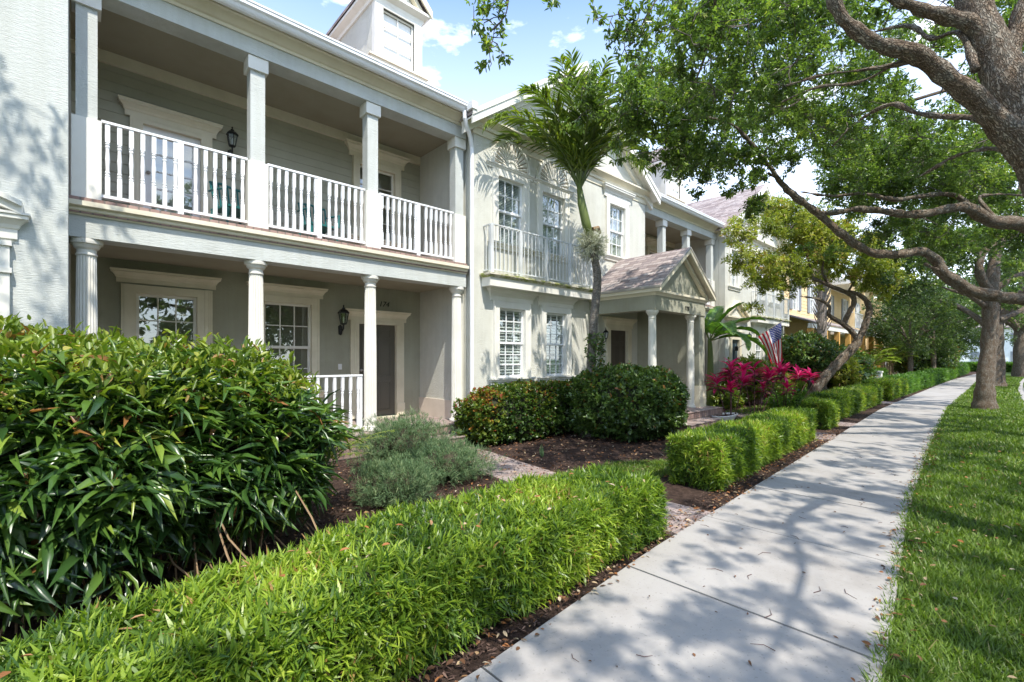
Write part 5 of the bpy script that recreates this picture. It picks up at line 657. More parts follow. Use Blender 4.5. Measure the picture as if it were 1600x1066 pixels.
'T5_B': [(-4.37,6.73,6.35,0.32),(-3.67,6.49,5.33,0.32),(-3.26,6.6,5.33,0.28),(-3.39,7.04,5.62,0.38),(-3.59,6.6,5.33,0.34),(-3.95,6.9,6.31,0.32),(-3.85,6.58,5.88,0.34),(-3.61,7.77,5.89,0.29),(-4.38,6.76,6.31,0.26),(-3.7,7.39,5.56,0.32),(-3.8,6.24,5.31,0.24),(-4.07,7.36,5.75,0.32),(-4.09,6.36,5.77,0.34),(-4.08,7.11,6.11,0.37),(-3.67,6.12,5.44,0.32),(-4.08,6.28,5.6,0.39),(-3.9,7.12,6.24,0.3),(-3.65,6.77,5.54,0.32),(-4.18,5.26,5.48,0.24),(-3.98,5.73,5.64,0.18),(-3.64,6.06,5.2,0.3),(-3.79,5.89,5.43,0.26),(-3.77,6.04,5.29,0.28),(-4.4,5.83,5.46,0.18),(-4.32,5.64,5.44,0.2),(-4.54,5.68,5.37,0.29),(-4.31,5.45,5.32,0.22),(-4.12,5.61,5.33,0.2),(-4.32,5.42,5.77,0.27),(-4.04,6.69,4.94,0.29),(-3.98,6.52,5.14,0.26),(-4.12,6.09,5.03,0.24),(-3.98,6.42,5.11,0.22),(-4.27,6.27,4.87,0.21),(-3.63,6.47,4.84,0.21),(-4.01,5.96,5.26,0.29),(-3.79,7.05,5.18,0.19),(-3.79,6.22,4.71,0.18),(-3.81,6.99,5.18,0.19),(-4.33,5.55,5.7,0.16),(-4.45,5.11,5.56,0.15),(-4.48,5.23,5.77,0.2),(-4.36,8.75,6.15,0.3),(-3.76,9.38,6.15,0.35),(-4.21,8.45,5.82,0.3),(-3.55,7.26,5.14,0.26),(-4.32,8.76,6.01,0.41),(-3.99,9.14,5.46,0.42),(-4.27,9.06,5.57,0.38),(-4.36,8.58,5.3,0.36),(-3.63,7.13,5.46,0.35),(-3.76,9.43,6.28,0.32),(-3.77,7.73,5.16,0.29),(-3.55,7.49,4.8,0.3),(-4.16,8.53,5.43,0.33),(-4.38,9.03,6.48,0.36),(-3.5,9.82,6.22,0.29),(-2.41,10.12,6.26,0.33),(-2.52,10.67,6.26,0.38),(-3.07,9.46,6.06,0.31),(-3.44,10.23,6.7,0.41),(-3.12,9.14,5.6,0.38),(-2.87,9.6,6.03,0.26),(-3.06,10.48,6.58,0.36),(-3.64,7.1,4.94,0.36),(-3.06,7.08,4.83,0.4),(-3.33,7.72,5.09,0.29),(-3.21,8.15,5.22,0.3),(-3.85,7.6,5.12,0.37),(-3.72,6.94,5.37,0.26),(-3.79,7.55,5.36,0.37),(-3.26,8.01,5.64,0.29),(-3.46,6.69,4.9,0.26),(-3.31,7.55,5.62,0.27),(-3.36,7.12,4.8,0.29),(-3.07,7.53,4.82,0.38),(-3.24,7.29,5.94,0.36),(-2.75,7.64,5.76,0.31),(-3.58,8.08,6.1,0.32),(-3.23,8.82,5.96,0.36),(-2.82,8.46,5.92,0.29),(-3.7,8.18,6.19,0.41),(-3.13,7.63,5.75,0.35),(-3.36,8.19,5.48,0.32),(-3.43,8.71,6.17,0.29),(-2.88,8.05,5.86,0.26),(-3.27,7.35,5.73,0.36),(-3.56,7.65,5.97,0.35),(-2.86,7.59,4.84,0.3),(-2.47,7.75,4.76,0.31),(-2.77,8.72,5.05,0.27),(-2.52,7.61,4.78,0.3),(-3.17,8.01,5.09,0.2),(-3.39,7.72,4.81,0.26),(-2.84,7.61,4.67,0.24),(-3.04,8.17,5.05,0.31),(-3.37,6.72,4.52,0.21),(-3.4,6.49,4.4,0.19),(-3.68,6.9,4.68,0.23),(-3.28,7.1,4.58,0.22),(-3.36,7.1,4.29,0.19),(-3.11,7.09,4.31,0.16),(-3.13,7.04,4.26,0.14),(-2.98,7.6,4.38,0.22),(-3.75,6.38,4.72,0.14),(-3.83,6.58,4.68,0.15),(-3.68,6.74,4.68,0.2),(-2.75,7.73,4.13,0.22),(-3.0,7.99,4.07,0.23),(-2.94,8.21,4.18,0.22),(-2.89,7.77,3.96,0.18),(-2.75,8.22,4.23,0.21),(-3.08,8.33,4.49,0.24),(-3.01,8.57,4.65,0.2),(-2.93,8.55,4.72,0.24),(-3.07,8.85,4.77,0.21),(-2.02,10.65,4.58,0.35),(-2.05,11.84,5.16,0.43),(-2.37,10.59,4.93,0.35),(-1.88,10.55,4.96,0.31),(-2.08,10.39,4.91,0.44),(-1.82,10.08,4.75,0.38),(-1.81,9.94,4.57,0.38),(-1.88,11.69,5.04,0.33),(-2.37,11.45,5.3,0.4),(-1.98,10.49,4.79,0.45),(-2.04,11.43,5.13,0.48),(-0.83,14.25,5.51,0.36),(-0.82,14.81,5.77,0.32),(-1.57,11.43,4.9,0.32),(-1.88,13.63,5.54,0.35),(-1.42,13.76,5.3,0.45),(-1.39,12.0,5.36,0.43),(-1.64,11.63,4.97,0.45),(-2.08,13.5,5.57,0.5),(-1.44,11.45,4.7,0.4),(-1.58,10.99,5.02,0.39),(-1.31,12.71,5.11,0.51),(-1.32,14.15,5.48,0.39),(-1.02,12.44,5.17,0.46),(-1.23,13.79,5.96,0.52),(-2.11,11.78,4.94,0.51),(-1.69,13.08,5.55,0.38),(-1.78,11.81,5.09,0.32),(-0.84,14.48,5.19,0.34),(-0.52,13.18,5.11,0.49),(-0.03,15.5,5.5,0.4),(-0.91,14.81,5.54,0.47),(-1.04,14.77,5.18,0.46),(-0.82,12.68,5.5,0.48),(-0.48,13.22,4.71,0.39),(-0.86,14.55,5.26,0.47),(-0.56,13.79,5.63,0.34),(-0.33,14.45,5.38,0.5),(-0.9,12.57,5.03,0.37),(-0.42,15.33,5.74,0.36),(-0.69,13.35,5.43,0.46),(-0.79,14.68,5.8,0.33),(-0.97,13.38,6.01,0.41),(-1.79,13.4,6.6,0.38),(-1.64,13.31,6.45,0.46),(-1.05,13.39,6.42,0.4),(-1.68,12.6,5.8,0.49),(-1.32,14.35,6.64,0.33),(-1.34,12.11,5.84,0.45),(-1.65,14.13,6.05,0.32),(-1.75,13.41,6.12,0.36),(-1.6,14.25,6.04,0.39),(-0.95,14.13,5.82,0.4),(-0.59,14.57,6.17,0.5),(-1.73,11.55,5.99,0.37),(-0.5,13.75,5.79,0.44),(-2.24,11.83,5.75,0.49),(-2.07,12.79,6.22,0.49),(-2.15,11.06,5.68,0.41),(-2.46,12.58,6.01,0.39),(-2.18,12.55,5.88,0.4),(-2.62,12.39,6.16,0.49),(-2.6,11.75,6.08,0.49),(-1.94,12.93,6.13,0.31),(-2.14,13.69,6.51,0.37),(-2.25,11.14,5.63,0.37),(-0.43,15.21,5.67,0.49),(0.0,14.41,4.65,0.41),(-0.44,16.72,5.37,0.36),(-0.17,15.39,5.01,0.33),(0.12,14.88,4.24,0.5),(-0.23,14.84,4.35,0.33),(0.17,14.29,4.83,0.36),(-0.38,17.1,4.83,0.37),(-2.41,12.79,6.49,0.34),(-2.19,11.64,5.93,0.36),(-1.73,11.94,5.58,0.4),(-1.45,11.21,5.38,0.31),(-2.18,12.7,5.87,0.37),(-1.43,11.0,5.57,0.27),(-2.03,13.21,6.37,0.27),(-2.14,9.98,5.67,0.35),(-2.06,10.95,5.88,0.24),(-2.53,11.63,6.12,0.35),(-2.29,12.0,6.45,0.24),(-2.89,10.73,6.06,0.32),(-2.27,10.5,5.69,0.23),(-1.43,13.79,4.23,0.32),(-1.1,13.85,4.05,0.34),(-1.21,13.02,4.26,0.42),(-1.16,13.91,4.25,0.29),(-1.2,13.48,4.28,0.34),(-0.77,13.46,3.97,0.42),(-0.98,12.64,4.03,0.26),(-1.9,11.78,4.15,0.24),(-1.78,11.79,4.33,0.3),(-1.68,12.93,4.44,0.27),(-2.21,12.27,4.22,0.32),(-1.5,11.75,4.11,0.25),(-1.67,11.51,4.04,0.33),(0.17,16.0,3.89,0.35),(0.09,14.89,4.22,0.39),(0.1,14.53,3.42,0.27),(-2.46,11.22,3.75,0.3),(-2.78,10.85,3.87,0.23),(-0.02,11.42,7.04,0.73),(2.91,14.42,7.85,0.69),(1.81,14.3,8.04,0.58),(0.09,11.73,7.39,0.57),(3.87,15.98,7.18,0.59),(1.12,13.28,7.84,0.58),(1.05,15.33,6.3,0.68),(0.37,10.39,7.24,0.72),(-0.13,15.15,7.99,0.58),(-0.07,13.94,6.32,0.74),(3.4,10.59,6.23,0.73),(3.91,16.25,7.01,0.5),(1.82,12.87,8.01,0.53),(2.12,12.75,6.48,0.67),(3.37,10.8,8.0,0.63),(2.46,15.43,8.03,0.56),(3.89,15.94,8.36,0.53),(4.01,14.22,7.46,0.66),(0.11,11.68,6.43,0.59),(0.24,10.9,7.56,0.67),(2.97,14.71,6.64,0.61)],
'T2_L': [[(-0.57,20.6,-0.1,0.3828),(-0.57,20.6,0.25,0.2668),(-0.55,20.6,0.9,0.2204),(-0.45,20.81,2.4,0.1972),(-0.44,20.83,3.4,0.1914),(-0.41,20.86,4.1,0.174),(-0.33,21.09,4.82,0.116),(-0.21,21.37,5.25,0.0812),(0.07,22.11,6.15,0.058),(0.29,23.08,8.23,0.0348)],[(-0.48,20.64,3.69,0.1392),(-0.67,20.28,4.26,0.1102),(-0.62,20.34,4.76,0.0928),(-0.43,20.54,5.05,0.0812),(-0.14,20.86,5.27,0.0696),(0.27,21.29,5.58,0.058),(1.09,22.47,6.2,0.0406)],[(-0.65,20.31,4.46,0.0522),(-0.74,20.07,5.03,0.0464),(-0.99,19.5,5.27,0.0406),(-1.25,19.22,5.46,0.029),(-1.84,18.58,5.85,0.0174)],[(-0.33,20.95,3.8,0.1044),(-0.0,21.3,4.08,0.087),(0.41,21.89,4.32,0.0696),(1.69,23.85,4.91,0.0406)],[(-0.57,20.68,3.24,0.0812),(-0.86,19.64,3.49,0.058),(-1.17,19.02,3.6,0.0348),(-1.65,18.06,3.83,0.0174)],[(-0.28,21.15,2.81,0.0812),(0.14,21.89,3.07,0.0696),(0.56,22.64,3.46,0.058)]],
'T2_B': [(-2.22,16.46,3.84,0.43),(-1.56,16.94,4.68,0.48),(-2.37,18.84,4.61,0.62),(-1.44,19.13,4.79,0.52),(-2.87,19.64,4.73,0.47),(-2.62,17.61,4.96,0.69),(-2.14,21.04,5.39,0.47),(-2.48,20.69,4.76,0.65),(-2.45,18.78,4.06,0.64),(-2.58,19.31,4.55,0.69),(-1.42,17.24,4.14,0.61),(-3.05,19.98,4.31,0.65),(-2.87,18.54,4.52,0.63),(-1.45,17.82,4.74,0.41),(-1.4,19.92,4.64,0.65),(-2.74,18.76,4.87,0.51),(-1.79,19.43,4.72,0.56),(-2.52,19.88,4.18,0.49),(-0.97,19.42,5.15,0.46),(-1.38,22.53,5.78,0.56),(-0.99,18.26,5.08,0.5),(-0.6,18.95,4.96,0.66),(-0.52,22.97,5.41,0.5),(-1.5,19.94,5.57,0.43),(-1.8,22.13,5.68,0.43),(-1.83,21.99,6.16,0.54),(-1.57,21.7,5.65,0.57),(-0.99,21.27,5.27,0.59),(-1.4,23.06,5.56,0.57),(-0.84,18.87,4.77,0.51),(-1.51,22.04,5.72,0.57),(-0.99,20.15,5.11,0.6),(-0.72,22.76,5.84,0.42),(-0.98,22.13,5.49,0.44),(-0.28,24.44,7.33,0.73),(-1.04,23.36,8.23,0.46),(-0.42,23.83,8.55,0.64),(-0.97,21.52,7.86,0.54),(-0.31,22.16,6.9,0.46),(-1.01,20.6,6.17,0.73),(-0.44,23.44,8.18,0.47),(-0.74,21.93,6.95,0.47),(-0.03,26.18,8.61,0.51),(-0.97,24.26,8.29,0.71),(0.24,23.18,7.79,0.61),(-0.27,24.83,6.71,0.6),(-3.44,21.23,6.05,0.64),(-2.45,22.07,6.36,0.62),(-2.56,20.51,6.35,0.43),(-2.63,21.57,7.19,0.44),(-2.75,18.29,5.69,0.47),(-2.88,21.77,6.12,0.44),(-3.52,20.29,7.02,0.59),(-2.1,20.19,6.23,0.64),(-0.1,23.86,4.62,0.44),(-0.34,22.16,5.01,0.68),(-0.36,24.57,5.39,0.5),(0.12,21.99,5.07,0.43),(0.06,23.9,4.87,0.51),(-0.33,25.32,6.08,0.52),(-1.59,20.27,6.41,0.47),(-0.77,22.27,6.58,0.5),(-2.04,20.61,5.91,0.45),(-2.09,20.32,6.17,0.46),(-1.68,24.04,7.0,0.74),(-1.79,22.99,6.5,0.47),(-1.84,23.2,6.55,0.63),(-1.48,23.82,6.56,0.52),(-0.71,20.35,5.66,0.54),(-0.16,21.25,3.39,0.39),(-0.01,22.4,3.43,0.32),(-2.77,19.83,3.65,0.54),(-2.77,20.73,4.39,0.53),(-1.6,24.0,4.46,0.62),(-2.06,18.87,3.73,0.54),(-1.71,22.3,3.82,0.46),(-2.73,21.3,4.16,0.38),(-2.43,21.49,3.8,0.6),(-2.51,19.28,3.86,0.53),(2.42,19.83,8.22,0.75),(-0.09,18.59,7.96,0.75),(-1.47,17.46,8.13,0.75),(1.81,23.18,8.01,0.75),(2.36,20.58,7.32,0.75),(-2.0,21.32,6.49,0.75),(-3.27,19.82,7.87,0.75),(2.35,20.84,7.0,0.75),(2.16,18.13,7.08,0.75),(-0.26,21.21,7.16,0.75),(1.25,23.72,7.32,0.75),(-1.21,20.45,6.56,0.75),(0.29,22.08,6.53,0.75),(-1.36,23.24,7.32,0.75),(-2.27,22.0,6.41,0.75),(-2.49,22.36,6.34,0.75),(-1.84,17.05,8.25,0.75),(1.65,20.02,6.91,0.75),(0.52,21.01,7.63,0.75),(-0.89,20.6,7.75,0.75),(1.28,17.71,7.1,0.75),(-0.57,21.28,6.81,0.75)],
'TT_L': [[(-4.34,15.9,-0.14,0.1728),(-4.1,16.15,0.48,0.1458),(-3.81,16.46,1.06,0.1404),(-3.49,16.82,1.56,0.135),(-3.21,17.11,1.99,0.1296),(-3.12,17.21,2.28,0.108)],[(-3.16,17.17,2.18,0.0918),(-3.32,17.0,2.47,0.0756),(-3.53,16.77,2.7,0.0702),(-3.75,16.53,2.91,0.054),(-3.74,16.55,3.16,0.0432),(-3.96,16.31,3.38,0.0324),(-4.3,15.8,3.46,0.0162)],[(-3.45,16.86,2.6,0.0702),(-3.35,16.96,2.95,0.0702),(-3.24,17.08,3.24,0.0702),(-3.25,17.07,3.45,0.0702),(-3.39,16.91,3.59,0.0648),(-3.7,16.44,3.77,0.054),(-4.02,15.95,3.98,0.0432),(-4.34,15.3,4.08,0.027),(-4.59,14.74,4.46,0.0162)],[(-3.12,17.21,2.22,0.0918),(-3.0,17.34,2.6,0.0918),(-2.92,17.42,3.05,0.0864),(-2.99,17.35,3.36,0.0702),(-3.18,17.14,3.55,0.0594),(-3.39,16.91,3.61,0.054)],[(-3.35,16.96,3.59,0.0378),(-3.22,17.1,3.92,0.0324),(-2.96,17.38,4.19,0.027),(-2.7,17.66,4.4,0.0162)],[(-3.7,16.44,3.77,0.0378),(-3.85,16.27,4.19,0.0324),(-3.79,16.34,4.67,0.0216),(-3.68,16.6,5.08,0.0108)],[(-4.02,15.95,3.98,0.027),(-4.09,15.72,4.53,0.0216),(-4.25,15.56,5.1,0.0108)]],
'TT_B': [(-4.2,14.46,4.31,0.42),(-5.41,13.73,5.37,0.3),(-4.78,15.52,4.65,0.38),(-5.01,15.37,4.45,0.39),(-4.35,15.04,5.66,0.36),(-4.65,14.78,5.49,0.37),(-4.8,14.65,4.52,0.44),(-5.39,14.33,4.46,0.41),(-4.73,15.84,4.61,0.34),(-5.3,14.17,5.06,0.37),(-4.45,13.85,4.14,0.29),(-5.15,13.95,5.09,0.27),(-5.36,14.28,5.43,0.32),(-4.7,15.42,5.82,0.34),(-4.91,15.83,5.6,0.31),(-5.5,14.5,4.44,0.41),(-5.32,15.31,4.49,0.42),(-4.39,14.21,4.19,0.42),(-5.19,13.69,4.62,0.34),(-5.25,14.34,5.54,0.43),(-4.7,16.12,6.02,0.37),(-5.04,15.44,6.13,0.52),(-4.11,16.47,5.42,0.47),(-3.34,15.66,5.04,0.52),(-4.22,16.9,5.77,0.5),(-4.22,14.72,5.32,0.51),(-3.8,15.35,5.05,0.47),(-3.56,16.32,4.9,0.33),(-4.01,15.75,5.96,0.4),(-3.41,15.5,4.89,0.43),(-4.1,16.11,5.8,0.33),(-4.15,17.03,5.51,0.51),(-4.7,15.69,6.1,0.46),(-3.85,15.85,5.6,0.48),(-3.89,14.95,5.48,0.46),(-4.82,16.08,4.99,0.41),(-4.75,15.27,6.06,0.47),(-4.82,14.71,5.43,0.41),(-4.25,16.27,5.58,0.36),(-3.96,16.26,5.48,0.44),(-3.4,15.19,4.55,0.46),(-4.06,15.12,5.08,0.41),(-4.67,16.47,5.76,0.38),(-4.25,15.2,5.91,0.37),(-3.61,16.07,4.98,0.39),(-3.68,17.01,4.79,0.45),(-3.6,16.74,4.79,0.45),(-3.94,17.23,4.24,0.49),(-4.18,16.41,5.07,0.5),(-3.68,16.9,4.37,0.32),(-2.76,17.24,4.17,0.49),(-4.1,16.57,4.58,0.4),(-2.86,16.55,4.96,0.43),(-3.27,17.56,5.33,0.36),(-3.63,17.34,4.79,0.4),(-3.31,18.32,5.13,0.39),(-4.33,17.2,5.1,0.46),(-3.93,16.89,5.24,0.47),(-4.31,16.85,4.99,0.44),(-2.69,16.71,4.42,0.42),(-3.12,16.65,4.04,0.35),(-2.87,16.39,4.29,0.41),(-2.85,17.62,4.77,0.34),(-2.81,17.67,4.86,0.38),(-4.29,15.71,4.16,0.37),(-4.54,15.88,4.13,0.35),(-4.94,14.79,4.06,0.33),(-4.7,15.69,4.21,0.38),(-4.91,13.91,3.71,0.3),(-4.68,16.06,4.64,0.27),(-4.34,15.39,3.98,0.39),(-5.04,15.12,3.67,0.32),(-4.5,14.08,3.64,0.28),(-5.14,15.45,3.96,0.35),(-3.34,18.39,4.12,0.46),(-2.91,16.97,3.97,0.42),(-2.54,17.82,4.26,0.41),(-2.63,17.64,4.34,0.34),(-2.23,17.72,3.83,0.34),(-2.78,18.13,4.06,0.5),(-2.88,17.11,4.35,0.45),(-3.23,18.38,4.74,0.33),(-5.04,13.64,3.03,0.17),(-4.91,13.82,3.01,0.22),(-5.02,13.84,3.09,0.16),(-4.03,16.58,3.72,0.2),(-4.69,15.86,3.56,0.23),(-4.37,15.92,3.7,0.23),(-4.25,15.07,3.66,0.21),(-4.8,15.77,3.7,0.25),(-4.57,14.46,3.75,0.26),(-4.64,14.11,3.9,0.27),(-4.72,14.23,3.77,0.29),(-5.11,14.09,4.01,0.29),(-2.73,18.06,3.55,0.26),(-2.47,17.95,3.7,0.24),(-2.83,17.56,3.8,0.34),(-3.44,16.52,5.55,0.29),(-3.07,16.97,5.62,0.34),(-3.63,16.7,5.43,0.31),(-4.33,16.36,5.53,0.39)],
}

# ================================================================ the ground, roads and paths
def lerp_edge(tab, y):
    return float(np.interp(y, [t[0] for t in tab], [t[1] for t in tab]))
SW_L = [(-8, -1.7), (1.4, -1.84), (3.4, -2.03), (4, -2.06), (9.6, -2.34), (11.6, -2.44), (17.8, -2.76), (23, -2.84), (37, -2.95), (47, -2.95), (64, -2.5), (90, -1.4)]
SW_R = [(-8, .1), (0, -.22), (3.07, -.44), (6.3, -.73), (9.66, -.92), (13, -1.09), (20, -1.37), (30, -1.42), (48, -1.6), (64, -1.3), (90, -.2)]
RD = [(-30, 2.2), (0, 2.1), (14, 2.0), (17.5, 1.1), (21, .32), (34, .22), (45, .36), (60, .8), (90, 1.6), (300, 4)]

mb = MB(); mb.add([(-400, -200, -.03), (400, -200, -.03), (400, 700, -.03), (-400, 700, -.03)], [(0, 1, 2, 3)])
tag(mb.build('ground', M['far_ground']), kind='structure')
def strip(name, Lf, Rf, ys, z, mat, kind='structure'):
    m_ = MB()
    for i in range(len(ys) - 1):
        a, b = ys[i], ys[i + 1]
        m_.add([(Lf(a), a, z), (Rf(a), a, z), (Rf(b), b, z), (Lf(b), b, z)], [(0, 1, 2, 3)])
    o = m_.build(name, mat); tag(o, kind=kind); return o
ysr = [-8 + i for i in range(100)]
strip('planting_bed', lambda y: -9.2, lambda y: lerp_edge(SW_L, y) + .03, [y for y in ysr if y <= 24], -.012, M['mulch'])
strip('planting_bed', lambda y: -3.9, lambda y: lerp_edge(SW_L, y) + .03, [y for y in ysr if y >= 23.99] + [92], -.0125, M['mulch'])
strip('verge', lambda y: lerp_edge(SW_R, y) - .05, lambda y: lerp_edge(RD, y), ysr, -.008, M['soil'])
m_ = MB()
for a, b in [(-30, 0), (0, 14), (14, 17.5), (17.5, 21), (21, 34), (34, 60), (60, 90), (90, 300)]:
    m_.add([(lerp_edge(RD, a) + .15, a, -.02), (lerp_edge(RD, a) + 8, a, -.02), (lerp_edge(RD, b) + 8, b, -.02), (lerp_edge(RD, b) + .15, b, -.02)], [(0, 1, 2, 3)])
tag(m_.build('road', M['asphalt']), kind='structure')
m_ = MB()
for a, b in [(-30, 0), (0, 14), (14, 17.5), (17.5, 21), (21, 34), (34, 45), (45, 60), (60, 90)]:
    xa, xb = lerp_edge(RD, a), lerp_edge(RD, b)
    m_.add([(xa, a, -.03), (xa + .16, a, -.03), (xa + .16, a, .015), (xa, a, .015), (xb, b, -.03), (xb + .16, b, -.03), (xb + .16, b, .015), (xb, b, .015)],
           [(3, 2, 6, 7), (1, 5, 6, 2), (0, 3, 7, 4)])
tag(m_.build('kerb', M['concrete']), kind='structure')
# sidewalk: separate slabs with open joints
js = [-7.6]
while js[-1] < 88: js.append(js[-1] + 1.52)
js = [j + .02 * math.sin(j * 3) for j in js]
m_ = MB()
for a, b in zip(js[:-1], js[1:]):
    off = random.uniform(-.003, .003)
    seg = 3
    for k in range(seg):
        ya = a + .008 + (b - a - .016) * k / seg; yb = a + .008 + (b - a - .016) * (k + 1) / seg
        v = []
        for y in (ya, yb):
            xl, xr = lerp_edge(SW_L, y), lerp_edge(SW_R, y)
            v += [(xl, y, -.03), (xl, y, .018 + off), (xl + .01, y, .026 + off), (xr - .01, y, .026 + off), (xr, y, .018 + off), (xr, y, -.03)]
        f = [(i, i + 1, i + 7, i + 6)[::-1] for i in range(5)]
        if k == 0: f.append((0, 1, 2, 3, 4, 5))
        if k == seg - 1: f.append((11, 10, 9, 8, 7, 6))
        m_.add(v, f)
tag(m_.build('sidewalk', M['concrete']), kind='structure')
# paver walks to the doors
def paver_walk(cl, wd, z=.012):
    m_ = MB(); n = 40
    ts = np.linspace(0, len(cl) - 1, n)
    P_ = [Vector((float(np.interp(t, range(len(cl)), [c[0] for c in cl])), float(np.interp(t, range(len(cl)), [c[1] for c in cl])))) for t in ts]
    L_, R_ = [], []
    for i, p in enumerate(P_):
        t = (P_[min(i + 1, n - 1)] - P_[max(i - 1, 0)]).normalized(); q = Vector((-t.y, t.x))
        L_.append(p + q * wd / 2); R_.append(p - q * wd / 2)
    for i in range(n - 1):
        m_.add([(*L_[i], z), (*R_[i], z), (*R_[i + 1], z), (*L_[i + 1], z)], [(0, 3, 2, 1)])
        m_.add([(*L_[i], z), (*L_[i + 1], z), (*L_[i + 1], z - .03), (*L_[i], z - .03)], [(0, 1, 2, 3)])
        m_.add([(*R_[i], z), (*R_[i], z - .03), (*R_[i + 1], z - .03), (*R_[i + 1], z)], [(0, 1, 2, 3)])
    tag(m_.build('paver_path', M['paver']), kind='structure')
paver_walk([(-2.0, 4.36), (-3.0, 4.36), (-4.3, 4.42), (-5.2, 4.55), (-6.0, 4.68), (-6.75, 4.72)], .82)
paver_walk([(-2.4, 11.2), (-3.4, 10.9), (-4.1, 10.5), (-4.7, 10.25)], .9)
paver_walk([(-2.42, 13.45), (-4, 13.6), (-5.5, 13.4), (-7.0, 13.6)], .8, .014)
paver_walk([(-2.42, 21.3), (-4, 21), (-6.9, 18.2)], .8)

# ================================================================ townhouse building blocks
HEAD = [(0, 0), (.035, 0), (.035, .10), (.05, .115), (.06, .15), (.10, .20), (.125, .215), (.125, .25), (.14, .26), (.14, .285), (0, .285)]
SILL = [(0, 0), (.03, 0), (.035, .04), (.055, .06), (.055, .085), (.08, .10), (.08, .135), (0, .135)]
LEDGE = [(0, 0), (.02, 0), (.03, .03), (.055, .05), (.055, .085), (.10, .095), (.10, .15), (0, .15)]
CROWN = [(0, 0), (.02, 0), (.03, .04), (.06, .05), (.16, .13), (.19, .14), (.19, .19), (.24, .20), (.24, .24), (0, .24)]
GUT = [(.24, .0), (.29, .0), (.31, .02), (.33, .055), (.36, .08), (.36, .125), (.345, .125), (.345, .11), (.24, .11)]

def dz(prof, z, k=1.0):
    return [(d * k, z + h * k) for d, h in prof]

def head(par, X, y0, y1, z, prof=HEAD, k=1.0, mat='cream', name='window_header'):
    m_ = MB(); m_.loft([(X - .01, y0), (X, y0), (X, y1), (X - .01, y1)], dz(prof, z, k))
    return m_.build(name, M[mat], par)

def window(par, X, y0, y1, z0, z1, cols=3, rows=2, blinds='blind', trim='cream', tw=.12, header=True, sill=True,
           detail=True, slat=.045, tilt=.5, fr='white', inset=.05, hk=1.0, lower_rows=2):
    """double-hung window set in an opening: sash and bars, glass, blind, surround, header, sill"""
    Xf = X - inset
    m_ = MB(); b = .045; zm = (z0 + z1) / 2
    for a0, a1, c0, c1, dx in ((y0, y1, zm - .02, z1, 0), (y0, y1, z0, zm + .02, -.025)):
        m_.box(Xf + dx - .035, Xf + dx, a0, a0 + b, c0, c1); m_.box(Xf + dx - .035, Xf + dx, a1 - b, a1, c0, c1)
        m_.box(Xf + dx - .035, Xf + dx, a0 + b, a1 - b, c0, c0 + b); m_.box(Xf + dx - .035, Xf + dx, a0 + b, a1 - b, c1 - b, c1)
        nr = rows if dx == 0 else lower_rows
        for i in range(1, cols):
            y = a0 + b + (a1 - a0 - 2 * b) * i / cols
            m_.box(Xf + dx - .03, Xf + dx - .006, y - .009, y + .009, c0 + b, c1 - b)
        for i in range(1, nr):
            z = c0 + b + (c1 - c0 - 2 * b) * i / nr
            m_.box(Xf + dx - .029, Xf + dx - .007, a0 + b, a1 - b, z - .009, z + .009)
    wo_ = m_.build('window', M[fr], par)
    m_ = MB(); 
    for dx, c0, c1 in ((-.019, zm, z1 - b), (-.044, z0 + b, zm)): m_.add([(Xf + dx, y0 + b, c0), (Xf + dx, y1 - b, c0), (Xf + dx, y1 - b, c1), (Xf + dx, y0 + b, c1)], [(0, 1, 2, 3)])
    m_.build('pane', M['glass'], wo_)
    if blinds:
        m_ = MB(); Xb = Xf - .075; z = z1 - .03
        while z > z0 + .02:
            h = slat * math.sin(tilt); d = slat * math.cos(tilt) / 2
            m_.add([(Xb - d, y0 + .01, z), (Xb + d, y0 + .01, z - h), (Xb + d, y1 - .01, z - h), (Xb - d, y1 - .01, z)], [(0, 1, 2, 3)])
            z -= slat * .85
        m_.build('blind', M[blinds], wo_)
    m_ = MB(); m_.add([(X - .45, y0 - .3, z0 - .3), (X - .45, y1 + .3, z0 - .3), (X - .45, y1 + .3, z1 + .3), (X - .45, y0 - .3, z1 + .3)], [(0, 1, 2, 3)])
    m_.build('dark_room_backing', M['dark'], wo_)  # flat dark sheet behind the glass, room shade put into its colour
    if tw:
        m_ = MB()
        m_.box(X - .16, X + .035, y0 - tw, y0 + .004, z0 + .002, z1 + tw * .9); m_.box(X - .16, X + .035, y1 - .004, y1 + tw, z0 + .002, z1 + tw * .9)
        m_.box(X - .158, X + .033, y0 + .004, y1 - .004, z1 - .004, z1 + tw * .9 - .002)
        if detail:
            m_.box(X + .035, X + .05, y0 - tw, y0 - tw + .035, z0, z1 + tw * .9); m_.box(X + .035, X + .05, y1 + tw - .035, y1 + tw, z0, z1 + tw * .9)
        m_.build('window_trim', M[trim], par)
    if header: head(par, X, y0 - tw - .05, y1 + tw + .05, z1 + tw * .9 + .002, mat=trim, k=hk)
    if sill: head(par, X, y0 - tw - .04, y1 + tw + .04, z0 - .136, SILL, mat=trim, name='window_sill')
    return wo_

